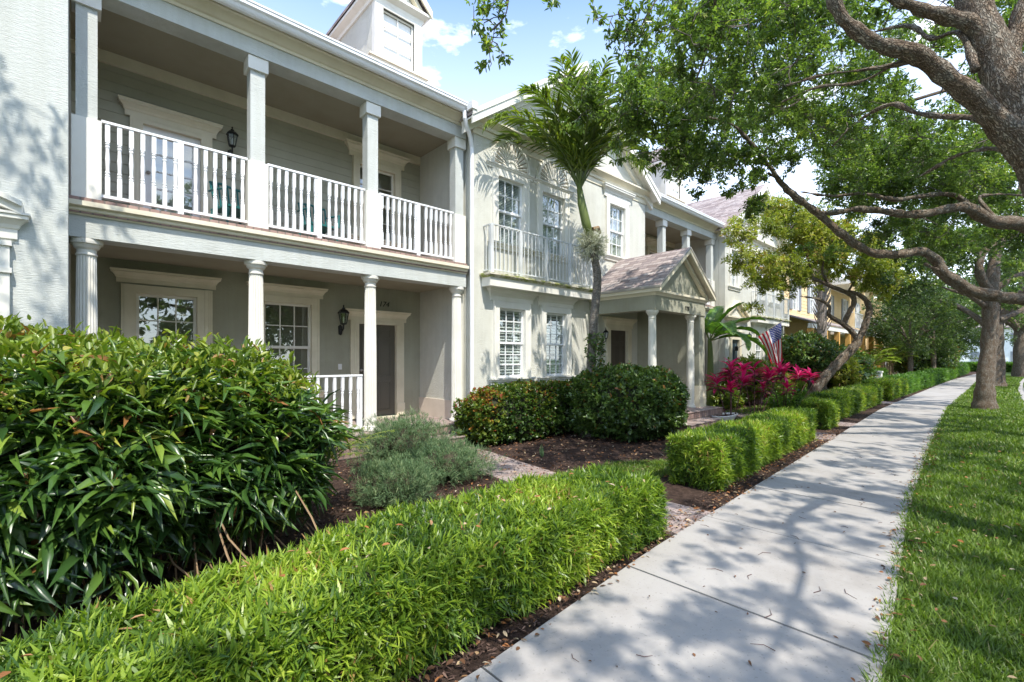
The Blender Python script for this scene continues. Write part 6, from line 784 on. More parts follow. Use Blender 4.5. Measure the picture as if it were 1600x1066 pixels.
def lantern(par, x, y, z, k=1.0, style=0):
    """wall lantern on a bracket, facing +X"""
    m_ = MB()
    m_.lathe(x + .01, y, [(.0, z - .22 * k), (.03 * k, z - .20 * k), (.035 * k, z - .08 * k), (.0, z - .05 * k)], 8)
    m_.tube([(x, y, z - .14 * k), (x + .06 * k, y, z - .16 * k), (x + .13 * k, y, z - .12 * k), (x + .13 * k, y, z - .06 * k)], .012 * k, 6)
    cx = x + .13 * k
    m_.lathe(cx, y, [(.0, z - .07 * k), (.045 * k, z - .055 * k), (.05 * k, z - .04 * k), (0, z - .035 * k)], 6)
    for i in range(6):
        a = i * math.pi / 3
        m_.tube([(cx + .045 * k * math.cos(a), y + .045 * k * math.sin(a), z - .04 * k), (cx + .072 * k * math.cos(a), y + .072 * k * math.sin(a), z + .12 * k)], .006 * k, 4)
    m_.lathe(cx, y, [(.085 * k, z + .115 * k), (.085 * k, z + .13 * k), (.05 * k, z + .17 * k), (.025 * k, z + .18 * k), (.025 * k, z + .20 * k), (.008 * k, z + .21 * k), (.012 * k, z + .235 * k), (0, z + .25 * k)], 6)
    o = m_.build('wall_lantern', M['black'], par)
    m_ = MB(); m_.lathe(cx, y, [(.042 * k, z - .035 * k), (.067 * k, z + .113 * k)], 6)
    m_.build('lantern_glass', M['glass'], o)
    m_ = MB(); m_.lathe(cx, y, [(.008, z - .03 * k), (.012, z + .01), (.012, z + .04 * k), (.003, z + .07 * k)], 6)
    m_.build('bulb', M['white'], o)
    return o

def column(par, cx, cy, z0, z1, r=.105, fl=20):
    m_ = MB()
    n = fl * 4 if fl else 32
    sh = [(r, z0 + .09), (r * 1.0, z0 + .5), (r * .97, (z0 + z1) / 2), (r * .86, z1 - .19)]
    if fl:
        vs = []
        for rr, z in sh:
            for k in range(n):
                a = 2 * math.pi * k / n
                d = .011 if k % 4 == 2 else (.008 if k % 4 in (1, 3) else 0)
                vs.append((cx + (rr - d) * math.cos(a), cy + (rr - d) * math.sin(a), z))
        fs = [(i * n + k, i * n + (k + 1) % n, (i + 1) * n + (k + 1) % n, (i + 1) * n + k) for i in range(len(sh) - 1) for k in range(n)]
        m_.add(vs, fs)
    else:
        m_.lathe(cx, cy, sh, n)
    o = m_.build('column', M['column'], par)
    m_ = MB()
    m_.lathe(cx, cy, [(r * .87, z1 - .195), (r * .95, z1 - .185), (r * .95, z1 - .17), (r * .87, z1 - .165), (r * .87, z1 - .12), (r * 1.1, z1 - .10), (r * 1.25, z1 - .065), (r * 1.25, z1 - .055)], 32)
    m_.lathe(cx, cy, [(r * 1.42, z1 - .055), (r * 1.45, z1 - .03), (r * 1.45, z1 - .002)], 32)
    m_.build('capital', M['column'], o, smooth=False)
    m_ = MB()
    m_.lathe(cx, cy, [(r * 1.28, z0 + .002), (r * 1.38, z0 + .02), (r * 1.38, z0 + .045), (r * 1.1, z0 + .06), (r * 1.15, z0 + .075), (r * 1.0, z0 + .095)], 32)
    m_.build('column_base', M['column'], o)
    return o

def post(par, cx, cy, z0, z1, w_=.19, plinth=.95, cap=.19):
    m_ = MB(); m_.box(cx - w_ / 2, cx + w_ / 2, cy - w_ / 2, cy + w_ / 2, z0 + plinth, z1 - cap)
    o = m_.build('post', M['stucco_blue'], par)
    g = .035
    m_ = MB(); m_.box(cx - w_ / 2 - g, cx + w_ / 2 + g, cy - w_ / 2 - g, cy + w_ / 2 + g, z0, z0 + plinth)
    m_.build('post_plinth', M['cream2'], o)
    m_ = MB(); m_.box(cx - w_ / 2 - g, cx + w_ / 2 + g, cy - w_ / 2 - g, cy + w_ / 2 + g, z1 - cap, z1 - .003)
    m_.build('post_cap', M['cream2'], o)
    return o

_bal = {}
def baluster_mesh(h):
    k = round(h, 2)
    if k not in _bal:
        m_ = MB(); s = .023
        m_.box(-s, s, -s, s, 0, h * .26); m_.box(-s, s, -s, s, h * .74, h)
        m_.lathe(0, 0, [(.019, h * .26), (.026, h * .28), (.019, h * .30), (.025, h * .32), (.019, h * .34), (.0185, h * .38), (.024, h * .5), (.0185, h * .62), (.019, h * .66), (.025, h * .68), (.019, h * .70), (.026, h * .72), (.019, h * .74)], 10)
        me = bpy.data.meshes.new('baluster'); me.from_pydata(m_.v, [], m_.f); me.materials.append(M['white']); me.update()
        _bal[k] = me
    return _bal[k]

def railing(par, X, y0, y1, z0, z1, n=13, mid=True):
    m_ = MB()
    m_.box(X - .032, X + .032, y0, y1, z1 - .03, z1); m_.box(X - .02, X + .02, y0, y1, z0, z0 + .035)
    if mid:
        ym = (y0 + y1) / 2; m_.box(X - .03, X + .03, ym - .032, ym + .032, z0 - .05, z1 - .03)
    else:
        for yy in (y0 + .02, y1 - .02): m_.box(X - .0195, X + .0195, yy - .0195, yy + .0195, z0 + .034, z1 - .029)
    o = m_.build('railing', M['white'], par)
    g = ORG[par.name]; h = z1 - .03 - z0 - .035
    for i in range(n):
        y = y0 + (y1 - y0) * (i + .5) / n
        if mid and i == n // 2: continue
        b = bpy.data.objects.new('baluster', baluster_mesh(h)); col.objects.link(b)
        b.parent = o; b.location = (X - g[0], y - g[1], z0 + .035 - g[2]); ORG[b.name] = g
    return o

def panel_door(par, X, y0, y1, z0, z1, mat, frame='cream', tw=.17, glass_door=False, hk=1.0, plinths=True):
    m_ = MB()
    if glass_door:
        b = .11
        m_.box(X - .09, X - .04, y0, y0 + b, z0, z1); m_.box(X - .09, X - .04, y1 - b, y1, z0, z1)
        m_.box(X - .09, X - .04, y0 + b, y1 - b, z0, z0 + .22); m_.box(X - .09, X - .04, y0 + b, y1 - b, z1 - .13, z1)
        for i in (1, 2):
            y = y0 + b + (y1 - y0 - 2 * b) * i / 3; m_.box(X - .08, X - .05, y - .011, y + .011, z0 + .22, z1 - .13)
        for i in range(1, 5):
            z = z0 + .22 + (z1 - z0 - .35) * i / 5; m_.box(X - .079, X - .051, y0 + b, y1 - b, z - .011, z + .011)
    else:
        m_.box(X - .10, X - .055, y0, y1, z0, z1)
        w_ = (y1 - y0)
        for (a, b) in ((.12, .46), (.54, .88)):
            for (c, d) in ((.06, .38), (.43, .80), (.85, .95)):
                ya, yb, za, zb = y0 + a * w_, y0 + b * w_, z0 + c * (z1 - z0), z0 + d * (z1 - z0)
                for q in ((ya, yb, za, za + .02), (ya, yb, zb - .02, zb), (ya, ya + .02, za + .02, zb - .02), (yb - .02, yb, za + .02, zb - .02)):
                    m_.box(X - .056, X - .040, *q)
                m_.box(X - .056, X - .050, ya + .05, yb - .05, za + .05, zb - .05)
    d = m_.build('door', M[mat], par)
    if glass_door:
        m_ = MB(); m_.add([(X - .065, y0 + .11, z0 + .22), (X - .065, y1 - .11, z0 + .22), (X - .065, y1 - .11, z1 - .13), (X - .065, y0 + .11, z1 - .13)], [(0, 1, 2, 3)]); m_.build('pane', M['glass'], d)
        m_ = MB(); m_.add([(X - .4, y0 - .1, z0), (X - .4, y1 + .1, z0), (X - .4, y1 + .1, z1), (X - .4, y0 - .1, z1)], [(0, 1, 2, 3)]); m_.build('dark_room_backing', M['dark'], d)  # last sheet is painted dark in place of the unlit room
    m_ = MB(); m_.lathe(X - .02, y0 + .07, [(0, z0 + .93), (.025, z0 + .945), (.03, z0 + .96), (.025, z0 + .975), (0, z0 + .99)], 10)
    m_.box(X - .055, X - .02, y0 + .06, y0 + .08, z0 + .95, z0 + .97)
    m_.build('door_handle', M['steel'], d)
    m_ = MB()
    m_.box(X - .12, X + .035, y0 - tw, y0 + .004, z0 + .001, z1 + .06); m_.box(X - .12, X + .035, y1 - .004, y1 + tw, z0 + .001, z1 + .06)
    m_.box(X - .118, X + .033, y0 + .004, y1 - .004, z1 - .004, z1 + .058)
    for i in range(3):
        for yy in (y0 - tw + .03 + i * .042, y1 + .03 + i * .042):
            m_.box(X + .035, X + .043, yy, yy + .02, z0 + .28, z1 + .02)
    if plinths:
        m_.box(X + .035, X + .055, y0 - tw - .01, y0 - .0, z0, z0 + .25); m_.box(X + .035, X + .055, y1 + .0, y1 + tw + .01, z0, z0 + .25)
    m_.build('door_frame', M[frame], par)
    head(par, X, y0 - tw - .03, y1 + tw + .03, z1 + .062, mat=frame, name='door_header', k=hk)
    m_ = MB(); m_.box(X - .1, X + .10, y0 - .02, y1 + .02, z0 - .05, z0 - .002); m_.build('threshold', M[frame], par)
    return d

def dormer(par, Xf, yc, zb, hw=.49):
    """gabled dormer facing +X with a six-light window"""
    ze = zb + 1.15
    m_ = MB()
    hole = (yc - .33, yc + .33, zb + .03, zb + .95)
    m_.wallx(Xf, yc - hw, yc + hw, zb - .5, ze, [hole])
    m_.box(Xf - 3.2, Xf - .2, yc - hw, yc + hw, zb - .5, ze - .01)
    m_.poly([(Xf - .02, yc - hw, ze), (Xf - .02, yc + hw, ze), (Xf - .02, yc, ze + .5)], (-.2, 0, 0))
    d = m_.build('dormer', M['stucco'], par)
    m_ = MB()
    y0, y1, z0, z1 = hole
    m_.box(Xf - .1, Xf + .03, yc - hw - .004, y0, zb - .1, ze - .05); m_.box(Xf - .1, Xf + .03, y1, yc + hw + .004, zb - .1, ze - .05)
    m_.box(Xf - .1, Xf + .028, y0, y1, z1, ze - .05)
    m_.loft([(Xf - 2.8, yc - hw), (Xf, yc - hw), (Xf, yc + hw), (Xf - 2.8, yc + hw)], [(0, ze - .12), (.03, ze - .12), (.04, ze - .06), (.14, ze - .0), (.14, ze + .05), (0, ze + .05)])
    m_.build('dormer_trim', M['cream2'], d)
    m_ = MB(); m_.loft([(Xf - .02, yc - hw - .05), (Xf, yc - hw - .05), (Xf, yc + hw + .05), (Xf - .02, yc + hw + .05)], dz(SILL, zb - .14)); m_.build('dormer_sill', M['cream'], d)
    m_ = MB(); b = .03; X = Xf - .06
    m_.box(X, X + .03, y0, y0 + b, z0, z1); m_.box(X, X + .03, y1 - b, y1, z0, z1); m_.box(X, X + .03, y0 + b, y1 - b, z0, z0 + b); m_.box(X, X + .03, y0 + b, y1 - b, z1 - b, z1)
    m_.box(X + .002, X + .026, yc - .009, yc + .009, z0 + b, z1 - b)
    for i in (1, 2): m_.box(X + .003, X + .025, y0 + b, y1 - b, z0 + (z1 - z0) * i / 3 - .008, z0 + (z1 - z0) * i / 3 + .008)
    m_.build('window', M['cream2'], d)
    m_ = MB(); m_.box(X - .02, X - .014, y0 + b, y1 - b, z0 + b, z1 - b); m_.build('pane', M['blind'], d)
    # roof: two slopes with a moulded rake
    m_ = MB(); ov = .16; e = hw + .16; zz = ze + .06; pk = ze + .06 + e * 1.02
    for s in (-1, 1):
        a = (Xf + ov, yc + s * e, zz); b_ = (Xf + ov, yc, pk)
        m_.poly([(Xf + ov, yc + s * e, zz), (Xf + ov, yc, pk), (Xf - 3.6, yc, pk), (Xf - 3.6, yc + s * e, zz)], (0, 0, .06))
    m_.build('dormer_roof', M['shingle_x'], d)
    m_ = MB()
    for s in (-1, 1):
        n_ = Vector((0, -s * 1.02, -1)).normalized() * -1
        m_.obox((Xf + ov + .012, yc + s * e, zz + .03), (Xf + ov + .012, yc, pk + .03), (1, 0, 0), (0, 0, 1), -.03, .0, -.11, .04)
        m_.obox((Xf - .02, yc + s * (e - .1), zz - .06), (Xf - .02, yc, pk - .13), (1, 0, 0), (0, 0, 1), .0, .1, -.06, .05)
    m_.build('dormer_rake', M['cream'], d)
    return d

def siding(m_, X, y0, y1, z0, z1, holes, h=.145):
    z = z0
    while z < z1 - .01:
        zt = min(z + h, z1)
        iv = [(y0, y1)]
        for a, b, c, d in holes:
            if c < zt - .005 and d > z + .005:
                nv = []
                for p, q in iv:
                    if b <= p or a >= q: nv.append((p, q)); continue
                    if a > p: nv.append((p, a))
                    if b < q: nv.append((b, q))
                iv = nv
        for p, q in iv:
            m_.add([(X, p, z), (X, q, z), (X + .016, p, z), (X + .016, q, z), (X + .003, p, zt), (X + .003, q, zt)], [(0, 2, 3, 1), (2, 4, 5, 3), (0, 4, 2), (1, 3, 5)])
        z += h

EAVE = 6.15
def porch_house(label, y0, y1, posts, low_cols, up_open, low_open, dorm, grp=None, rail_low=(), full=True):
    """two-storey house with stacked porches; up_open/low_open list (kind, y0, y1, z0, z1)"""
    XB, XF, XI = -8.9, -7.3, -7.6
    t = thing('townhouse', label, 'house', (-8.9, (y0 + y1) / 2, 0), 'townhouses along the sidewalk')
    lh = [o[1:5] for o in low_open]; uh = [o[1:5] for o in up_open]
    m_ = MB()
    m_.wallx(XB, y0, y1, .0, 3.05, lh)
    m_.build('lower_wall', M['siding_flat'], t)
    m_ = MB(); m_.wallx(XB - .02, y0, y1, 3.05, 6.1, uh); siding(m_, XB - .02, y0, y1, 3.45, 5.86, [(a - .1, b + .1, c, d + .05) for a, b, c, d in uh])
    m_.build('upper_wall', M['siding'], t)
    m_ = MB(); m_.box(XB - .015, XB + .03, y0, y1, 5.86, 6.03); m_.build('frieze_board', M['cream'], t)
    # party wall at the far end, with plinth
    m_ = MB(); m_.box(XB, XI + .12, y1 - .06, y1 + .25, 0, 6.1); m_.build('side_wall', M['stucco'], t)
    m_ = MB(); m_.box(XB + .002, XI + .02, y1 - .085, y1 - .06, .352, .75); m_.build('wall_plinth', M['plinth'], t)
    m_ = MB(); m_.box(XF - .3, XF, y0, y1, 3.0, 3.27); m_.build('lower_beam', M['stucco_blue'], t)
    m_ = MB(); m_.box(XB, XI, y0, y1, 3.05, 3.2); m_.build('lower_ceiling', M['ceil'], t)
    m_ = MB(); m_.loft([(XF, y0), (XF, y1)], dz(LEDGE, 3.25)); m_.build('ledge', M['cream'], t)
    m_ = MB(); m_.box(XB, XF + .04, y0, y1, 3.27, 3.452); m_.build('balcony_floor', M['paverx'], t)
    m_ = MB(); m_.box(XF - .3, XF, y0, y1, 5.9, 6.15); m_.build('upper_beam', M['stucco_blue'], t)
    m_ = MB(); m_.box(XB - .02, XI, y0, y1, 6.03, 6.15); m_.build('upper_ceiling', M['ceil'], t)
    m_ = MB(); m_.loft([(XF, y0), (XF, y1)], dz(CROWN, 6.12)); m_.box(XB, XF, y0, y1, 6.155, 6.3); m_.build('crown_moulding', M['cream'], t)
    m_ = MB(); m_.loft([(XF, y0), (XF, y1 - .12)], dz(GUT, 6.25)); m_.build('gutter', M['white'], t)
    # porch floor
    m_ = MB(); m_.box(XB, XF + .12, y0, y1, 0, .345); o = m_.build('porch_floor', M['paverx'], t)
    m_ = MB(); m_.box(XB, XF + .14, y0, y1, .347, .362); m_.build('porch_paving', M['paver'], t)
    for y in low_cols: column(t, -7.45, y, .362, 3.0)
    for y in posts: post(t, -7.45, y, 3.452, 5.9)
    ps = list(posts)
    for a, b in zip(ps[:-1], ps[1:]):
        railing(t, -7.40, a + .13, b - .13, 3.52, 4.44, max(5, int((b - a) / .125)))
    for a, b in rail_low: railing(t, -7.45, a, b, .42, 1.33, max(5, int((b - a) / .125)), mid=False)
    # roof
    m_ = MB(); sl = .62
    m_.poly([(-6.97, y0, 6.37), (-6.97, y1 + .3, 6.37), (-12.2, y1 + .3, 6.37 + 5.23 * sl), (-12.2, y0, 6.37 + 5.23 * sl)], (0, 0, .06))
    m_.poly([(-12.2, y0, 6.37 + 5.23 * sl), (-12.2, y1 + .3, 6.37 + 5.23 * sl), (-17.4, y1 + .3, 6.37), (-17.4, y0, 6.37)], (0, 0, .06))
    m_.build('roof', M['shingle_y'], t)
    m_ = MB(); m_.box(-6.985, -6.93, y0, y1 - .1, 6.375, 6.40); m_.build('drip_edge', M['roofmetal'], t)
    m_ = MB(); m_.box(-17.2, XB - .23, y0, y1 + .2, 0, 6.3); m_.build('rear_wing', M['stucco'], t)
    if dorm: dormer(t, -7.9, dorm, 7.12)
    return t
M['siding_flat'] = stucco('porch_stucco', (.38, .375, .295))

# ---- the left neighbour: projecting stucco wall
t = thing('townhouse', 'grey stucco house wall at the left edge with part of a cream pedimented window', 'house', (-6.85, -3, 0), 'townhouses along the sidewalk')
m_ = MB(); m_.wallx(-6.85, -7, -.1, 0, 9.0, [(-2.0, -.78, 1.05, 2.6)])
m_.box(-6.87, -7.05, -.24, -.1002, 0, 9.0)
m_.build('front_wall', M['stucco_blue'], t)
m_ = MB(); m_.box(-8.9, -7.06, -.28, -.1, 0, 7.0); m_.box(-17, -8.95, -7, -.2, 0, 8.9); m_.build('side_wall', M['stucco_blue'], t)
window(t, -6.85, -2.0, -.78, 1.05, 2.6, 3, 2, trim='cream2', header=False, sill=False, tw=.1)
for yy in (-.68, -2.28):
    m_ = MB(); m_.box(-6.85, -6.79, yy, yy + .16, .95, 2.72)
    for z in (2.45, 2.72): m_.box(-6.85, -6.77, yy - .015, yy + .175, z, z + .05)
    m_.build('pilaster', M['cream2'], t)
head(t, -6.85, -2.32, -.50, 2.80, k=.9, mat='cream2')
m_ = MB(); yc = -1.41
for s in (-1, 1):
    m_.obox((-6.85, yc + s * .98, 3.06), (-6.85, yc, 3.50), (1, 0, 0), (0, 0, 1), 0, .13, -.03, .05)
    m_.obox((-6.85, yc + s * .98, 3.12), (-6.85, yc, 3.56), (1, 0, 0), (0, 0, 1), 0, .17, -.01, .04)
m_.poly([(-6.85, yc - .9, 3.05), (-6.85, yc + .9, 3.05), (-6.85, yc, 3.48)], (.02, 0, 0))
m_.build('pediment', M['cream2'], t)
m_ = MB(); m_.poly([(-6.5, -7, 8.9), (-6.5, -.1, 8.9), (-12, -.1, 12), (-12, -7, 12)], (0, 0, .08)); m_.build('roof', M['shingle_y'], t)

# ---- house 174
H1 = porch_house('sage green house with stacked porches and fluted columns numbered 174', -.1, 5.55, (.05, 1.86, 3.62, 5.43), (.05, 1.86, 3.62, 5.43),
    [('d', .68, 1.42, 3.46, 5.13), ('w', 4.08, 4.87, 4.05, 5.5)],
    [('w', .60, 1.37, 1.0, 2.58), ('w', 2.34, 3.16, 1.0, 2.60), ('d', 4.07, 4.91, .40, 2.30)], 4.41, rail_low=[(.2, 1.72), (2.0, 3.47)])
X = -8.9
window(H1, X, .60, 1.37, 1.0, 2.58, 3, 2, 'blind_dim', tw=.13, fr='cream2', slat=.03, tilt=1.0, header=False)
for a in (.43, 1.49):
    m_ = MB(); m_.box(X, X + .036, a, a + .085, .95, 2.70)
    for i in range(3): m_.box(X + .036, X + .046, a + i * .028, a + i * .028 + .02, .96, 2.69)
    m_.build('fluted_trim', M['cream'], H1)
head(H1, X, .40, 1.60, 2.72, k=.68)
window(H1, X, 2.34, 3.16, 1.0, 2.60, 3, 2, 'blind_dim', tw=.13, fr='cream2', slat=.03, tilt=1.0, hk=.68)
panel_door(H1, X, 4.07, 4.91, .40, 2.30, 'door', hk=.75)
lantern(H1, X, 3.70, 2.32, 1.25)
text_part('174', 4.62, X + .012, 2.72, .155, M['black'], H1)
m_ = MB(); m_.box(X, X + .012, 3.66, 3.73, 1.38, 1.49); m_.build('door_bell', M['white'], H1)
Xu = -8.9
panel_door(H1, Xu + .01, .68, 1.42, 3.46, 5.13, 'white', tw=.15, glass_door=True, plinths=False, hk=.78)
lantern(H1, Xu + .01, 1.83, 5.15, 1.1)
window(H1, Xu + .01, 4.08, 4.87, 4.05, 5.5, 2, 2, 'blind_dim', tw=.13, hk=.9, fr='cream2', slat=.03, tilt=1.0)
# downspout with the swan neck below the gutter corner
m_ = MB()
m_.tube([(-7.02, 5.30, 6.27), (-7.02, 5.31, 6.13), (-7.05, 5.38, 6.02), (-7.12, 5.52, 5.86), (-7.16, 5.585, 5.7), (-7.165, 5.59, 5.2), (-7.165, 5.59, .45)], .042, 8)
m_.build('downspout', M['white'], H1)
# entry steps
m_ = MB(); m_.box(-7.16, -6.78, 4.25, 5.15, 0, .17); m_.build('entry_step', M['paverx'], H1)
m_ = MB(); m_.box(-7.16, -6.76, 4.23, 5.17, .172, .187); m_.build('step_paving', M['paver'], H1)

# ---- gabled house between the porches
def fan(par, X, yc, z, r, rz):
    m_ = MB(); n = 20
    arc = [(yc + r * math.cos(math.pi * i / n), z + rz * math.sin(math.pi * i / n)) for i in range(n + 1)]
    m_.poly([(X, a, b) for a, b in arc], (.025, 0, 0))
    o = m_.build('fan_lunette', M['cream2'], par)
    m_ = MB()
    for i in range(1, 16):
        a = math.pi * i / 16; c, s = math.cos(a), math.sin(a)
        m_.obox((X + .025, yc + .13 * c, z + .13 * s * rz / r), (X + .025, yc + (r - .1) * c, z + (rz - .1) * s), (1, 0, 0), (0, -s, c), 0, .022, -.012, .012)
    for i in range(n):
        a0, a1 = math.pi * i / n, math.pi * (i + 1) / n
        m_.obox((X, yc + (r - .02) * math.cos(a0), z + (rz - .02) * math.sin(a0)), (X, yc + (r - .02) * math.cos(a1), z + (rz - .02) * math.sin(a1)), (1, 0, 0), (0, -math.cos((a0 + a1) / 2), -math.sin((a0 + a1) / 2)), 0, .05, 0, .055)
    m_.build('fan_rays', M['cream2'], o)
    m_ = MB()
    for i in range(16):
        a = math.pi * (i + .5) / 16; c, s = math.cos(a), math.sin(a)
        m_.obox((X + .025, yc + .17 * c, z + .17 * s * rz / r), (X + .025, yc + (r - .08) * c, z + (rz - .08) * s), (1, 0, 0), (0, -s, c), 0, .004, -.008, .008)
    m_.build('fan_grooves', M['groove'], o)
    head(par, X, yc - r - .06, yc + r + .06, z - .10, SILL, k=.8, mat='cream2')

def gable_house(label, X, y0, y1, up, low, balc, third, peak, door=None):
    t = thing('townhouse', label, 'house', (X, (y0 + y1) / 2, 0), 'townhouses along the sidewalk')
    holes = [(a, b, 3.98, 5.34) for a, b in up] + [(a, b, 1.2, 2.64) for a, b in low]
    if third: holes.append(third)
    if door: holes.append(door)
    m_ = MB(); m_.wallx(X, y0, y1, 0, 6.2, holes, th=.22)
    yc = (y0 + y1) / 2
    m_.poly([(X, y0, 6.2), (X, y1, 6.2), (X, yc, peak)], (-.2, 0, 0))
    m_.build('front_wall', M['stucco'], t)
    m_ = MB(); m_.box(-16, X - .23, y0, y0 + .2, 0, 6.2); m_.box(-16, X - .23, y1 - .2, y1, 0, 6.2); m_.build('side_wall', M['stucco'], t)
    # cornice band
    m_ = MB(); m_.loft([(X - .25, y0), (X, y0), (X, y1), (X - .25, y1)], [(0, 6.0), (.02, 6.0), (.02, 6.13), (.05, 6.14), (.06, 6.2), (.16, 6.28), (.18, 6.29), (.18, 6.33), (0, 6.35)])
    m_.build('cornice', M['cream'], t)
    # roof with rake boards
    sl = (peak - 6.25) / (yc - y0); ov = .30; Xo = X + .32
    ye, ze = y0 - .28, 6.25 - .28 * sl
    m_ = MB()
    for s in (-1, 1):
        yy = yc + s * (yc - ye)
        m_.poly([(Xo, yy, ze + .1), (Xo, yc, peak + .1), (-12.5, yc, peak + .1), (-12.5, yy, ze + .1)], (0, 0, .07))
    m_.build('roof', M['shingle_x'], t)
    m_ = MB()
    for s in (-1, 1):
        yy = yc + s * (yc - ye)
        a, b = Vector((Xo, yy, ze + .1)), Vector((Xo, yc, peak + .1))
        m_.obox(a, b, (1, 0, 0), (0, 0, 1), -.005, .03, -.02, .085)
        m_.obox(a, b, (1, 0, 0), (0, 0, 1), -.03, .01, -.17, -.021)
        m_.obox(a, b, (1, 0, 0), (0, 0, 1), -.34, -.03, -.06, -.03)
        m_.obox(a, b, (1, 0, 0), (0, 0, 1), -.33, -.24, -.26, -.061)
    m_.build('rake_cornice', M['cream2'], t)
    for a, b in up:
        window(t, X, a, b, 3.98, 5.34, 3, 2, 'blind', tw=.15, header=False, slat=.04, tilt=1.05, trim='cream2')
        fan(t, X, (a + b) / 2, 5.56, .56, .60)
    for a, b in low:
        window(t, X, a, b, 1.2, 2.64, 3, 3, 'blind', tw=.15, slat=.075, tilt=.85, trim='cream2', lower_rows=3, hk=.9)
    if third:
        window(t, X, third[0], third[1], third[2], third[3], 3, 2, 'blind', tw=.15, trim='cream2', slat=.04, tilt=1.05)
    a, b = balc
    m_ = MB(); m_.box(X, X + .27, a, b, 3.02, 3.19); m_.build('juliet_balcony', M['cream2'], t)
    m_ = MB(); m_.loft([(X, a), (X + .27, a), (X + .27, b), (X, b)], [(-.27, 3.19), (.02, 3.19), (.03, 3.215), (.06, 3.235), (.06, 3.27), (-.27, 3.27)]); m_.build('balcony_ledge', M['moss'], t)
    m_ = MB(); xr = X + .25; zt = 4.24; zb = 3.33
    m_.box(xr - .02, xr + .02, a + .05, b - .05, zt - .025, zt); m_.box(xr - .013, xr + .013, a + .05, b - .05, zb, zb + .025)
    for yy in (a + .05, b - .05):
        m_.box(X, xr - .02, yy - .015, yy + .015, zt - .024, zt - .001); m_.box(X, xr - .013, yy - .012, yy + .012, zb + .001, zb + .024)
        for k in (.33, .66): m_.box(X + .25 * k - .007, X + .25 * k + .007, yy - .006, yy + .006, zb + .025, zt - .025)
    ns = 4
    for i in range(ns + 1):
        yy = a + .05 + (b - a - .1) * i / ns
        m_.box(xr - .028, xr + .028, yy - .034, yy + .034, 3.28, zt - .025)
    for i in range(ns * 7):
        if i % 7 == 0: continue
        yy = a + .05 + (b - a - .1) * i / (ns * 7)
        m_.box(xr - .007, xr + .007, yy - .008, yy + .008, zb + .025, zt - .025)
    m_.build('balcony_railing', M['offwhite'], t)
    return t

G1 = gable_house('sage gabled house with fan lunettes, iron balcony and entry portico numbered 178', -7.15, 5.62, 11.85,
                 [(6.24, 6.98), (7.55, 8.32)], [(6.27, 7.02), (7.67, 8.38)], (5.82, 9.05), (10.1, 10.82, 4.3, 5.66), 8.42, (10.14, 10.94, .38, 2.35))
X = -7.15
panel_door(G1, X, 10.14, 10.94, .38, 2.35, 'door2', hk=.9)
lantern(G1, X, 9.80, 2.15, .9)
# return of the gutter at the valley
m_ = MB(); m_.box(-6.95, -6.78, 5.30, 5.43, 6.24, 6.38)
m_.build('gutter_box', M['white'], G1)
# portico
m_ = MB(); m_.box(-7.15, -5.0, 9.0, 11.95, 0, .345); m_.build('porch_floor', M['paverx'], G1)
m_ = MB(); m_.box(-7.15, -4.98, 8.98, 11.97, .347, .362); m_.build('porch_paving', M['paver'], G1)
m_ = MB(); m_.box(-4.99, -4.62, 9.45, 10.95, 0, .17); m_.build('entry_step', M['paverx'], G1)
m_ = MB(); m_.box(-4.99, -4.60, 9.43, 10.97, .172, .187); m_.build('step_paving', M['paver'], G1)
m_ = MB(); m_.box(-5.62, -5.35, 9.28, 11.75, 2.68, 3.12); m_.box(-7.15, -5.62, 9.28, 9.52, 2.68, 3.12); m_.box(-7.15, -5.621, 9.521, 11.45, 2.95, 3.05)
m_.poly([(-5.36, 9.28, 3.12), (-5.36, 11.76, 3.12), (-5.36, 10.52, 4.02)], (-.2, 0, 0))
m_.build('portico_beam', M['siding_flat'], G1)
m_ = MB(); m_.box(-7.15, -5.37, 11.45, 11.75, .36, 3.0); m_.build('side_wall', M['siding_flat'], G1)
m_ = MB(); m_.box(-7.14, -5.34, 11.42, 11.78, .362, .90); m_.build('wall_plinth', M['cream'], G1)
for y in (9.4, 11.22): column(G1, -5.49, y, .362, 2.68, .095, 0)
m_ = MB(); m_.loft([(-7.14, 9.28), (-5.35, 9.28), (-5.35, 11.75), (-7.14, 11.75)], [(0, 3.0), (.02, 3.0), (.03, 3.03), (.07, 3.07), (.07, 3.12), (0, 3.14)])
m_.build('architrave', M['cream'], G1)
m_ = MB(); sl = .745
for s in (-1, 1):
    m_.poly([(-5.15, 10.52 + s * 1.38, 3.14), (-5.15, 10.52, 4.17), (-7.14, 10.52, 4.17), (-7.14, 10.52 + s * 1.38, 3.14)], (0, 0, .05))
m_.build('portico_roof', M['shingle_x'], G1)
m_ = MB()
for s in (-1, 1):
    m_.obox((-5.15, 10.52 + s * 1.38, 3.14), (-5.15, 10.52, 4.17), (1, 0, 0), (0, 0, 1), 0, .02, .012, .058)
    m_.box(-7.14, -5.14, 10.52 + s * 1.38 - .025, 10.52 + s * 1.38 + .025, 3.135, 3.185)
m_.build('drip_edge', M['steel'], G1)
m_ = MB()
for s in (-1, 1):
    m_.obox((-5.15, 10.52 + s * 1.38, 3.14), (-5.15, 10.52, 4.17), (1, 0, 0), (0, 0, 1), -.03, .008, -.085, .011)
    m_.obox((-5.15, 10.52 + s * 1.38, 3.14), (-5.15, 10.52, 4.17), (1, 0, 0), (0, 0, 1), -.23, -.03, -.05, -.02)
    m_.obox((-5.15, 10.52 + s * 1.2, 3.2), (-5.15, 10.52, 4.09), (1, 0, 0), (0, 0, 1), -.205, -.12, -.13, -.0501)
    m_.box(-7.14, -5.18, 10.52 + s * 1.34 - .03, 10.52 + s * 1.34 + .03, 3.06, 3.134)
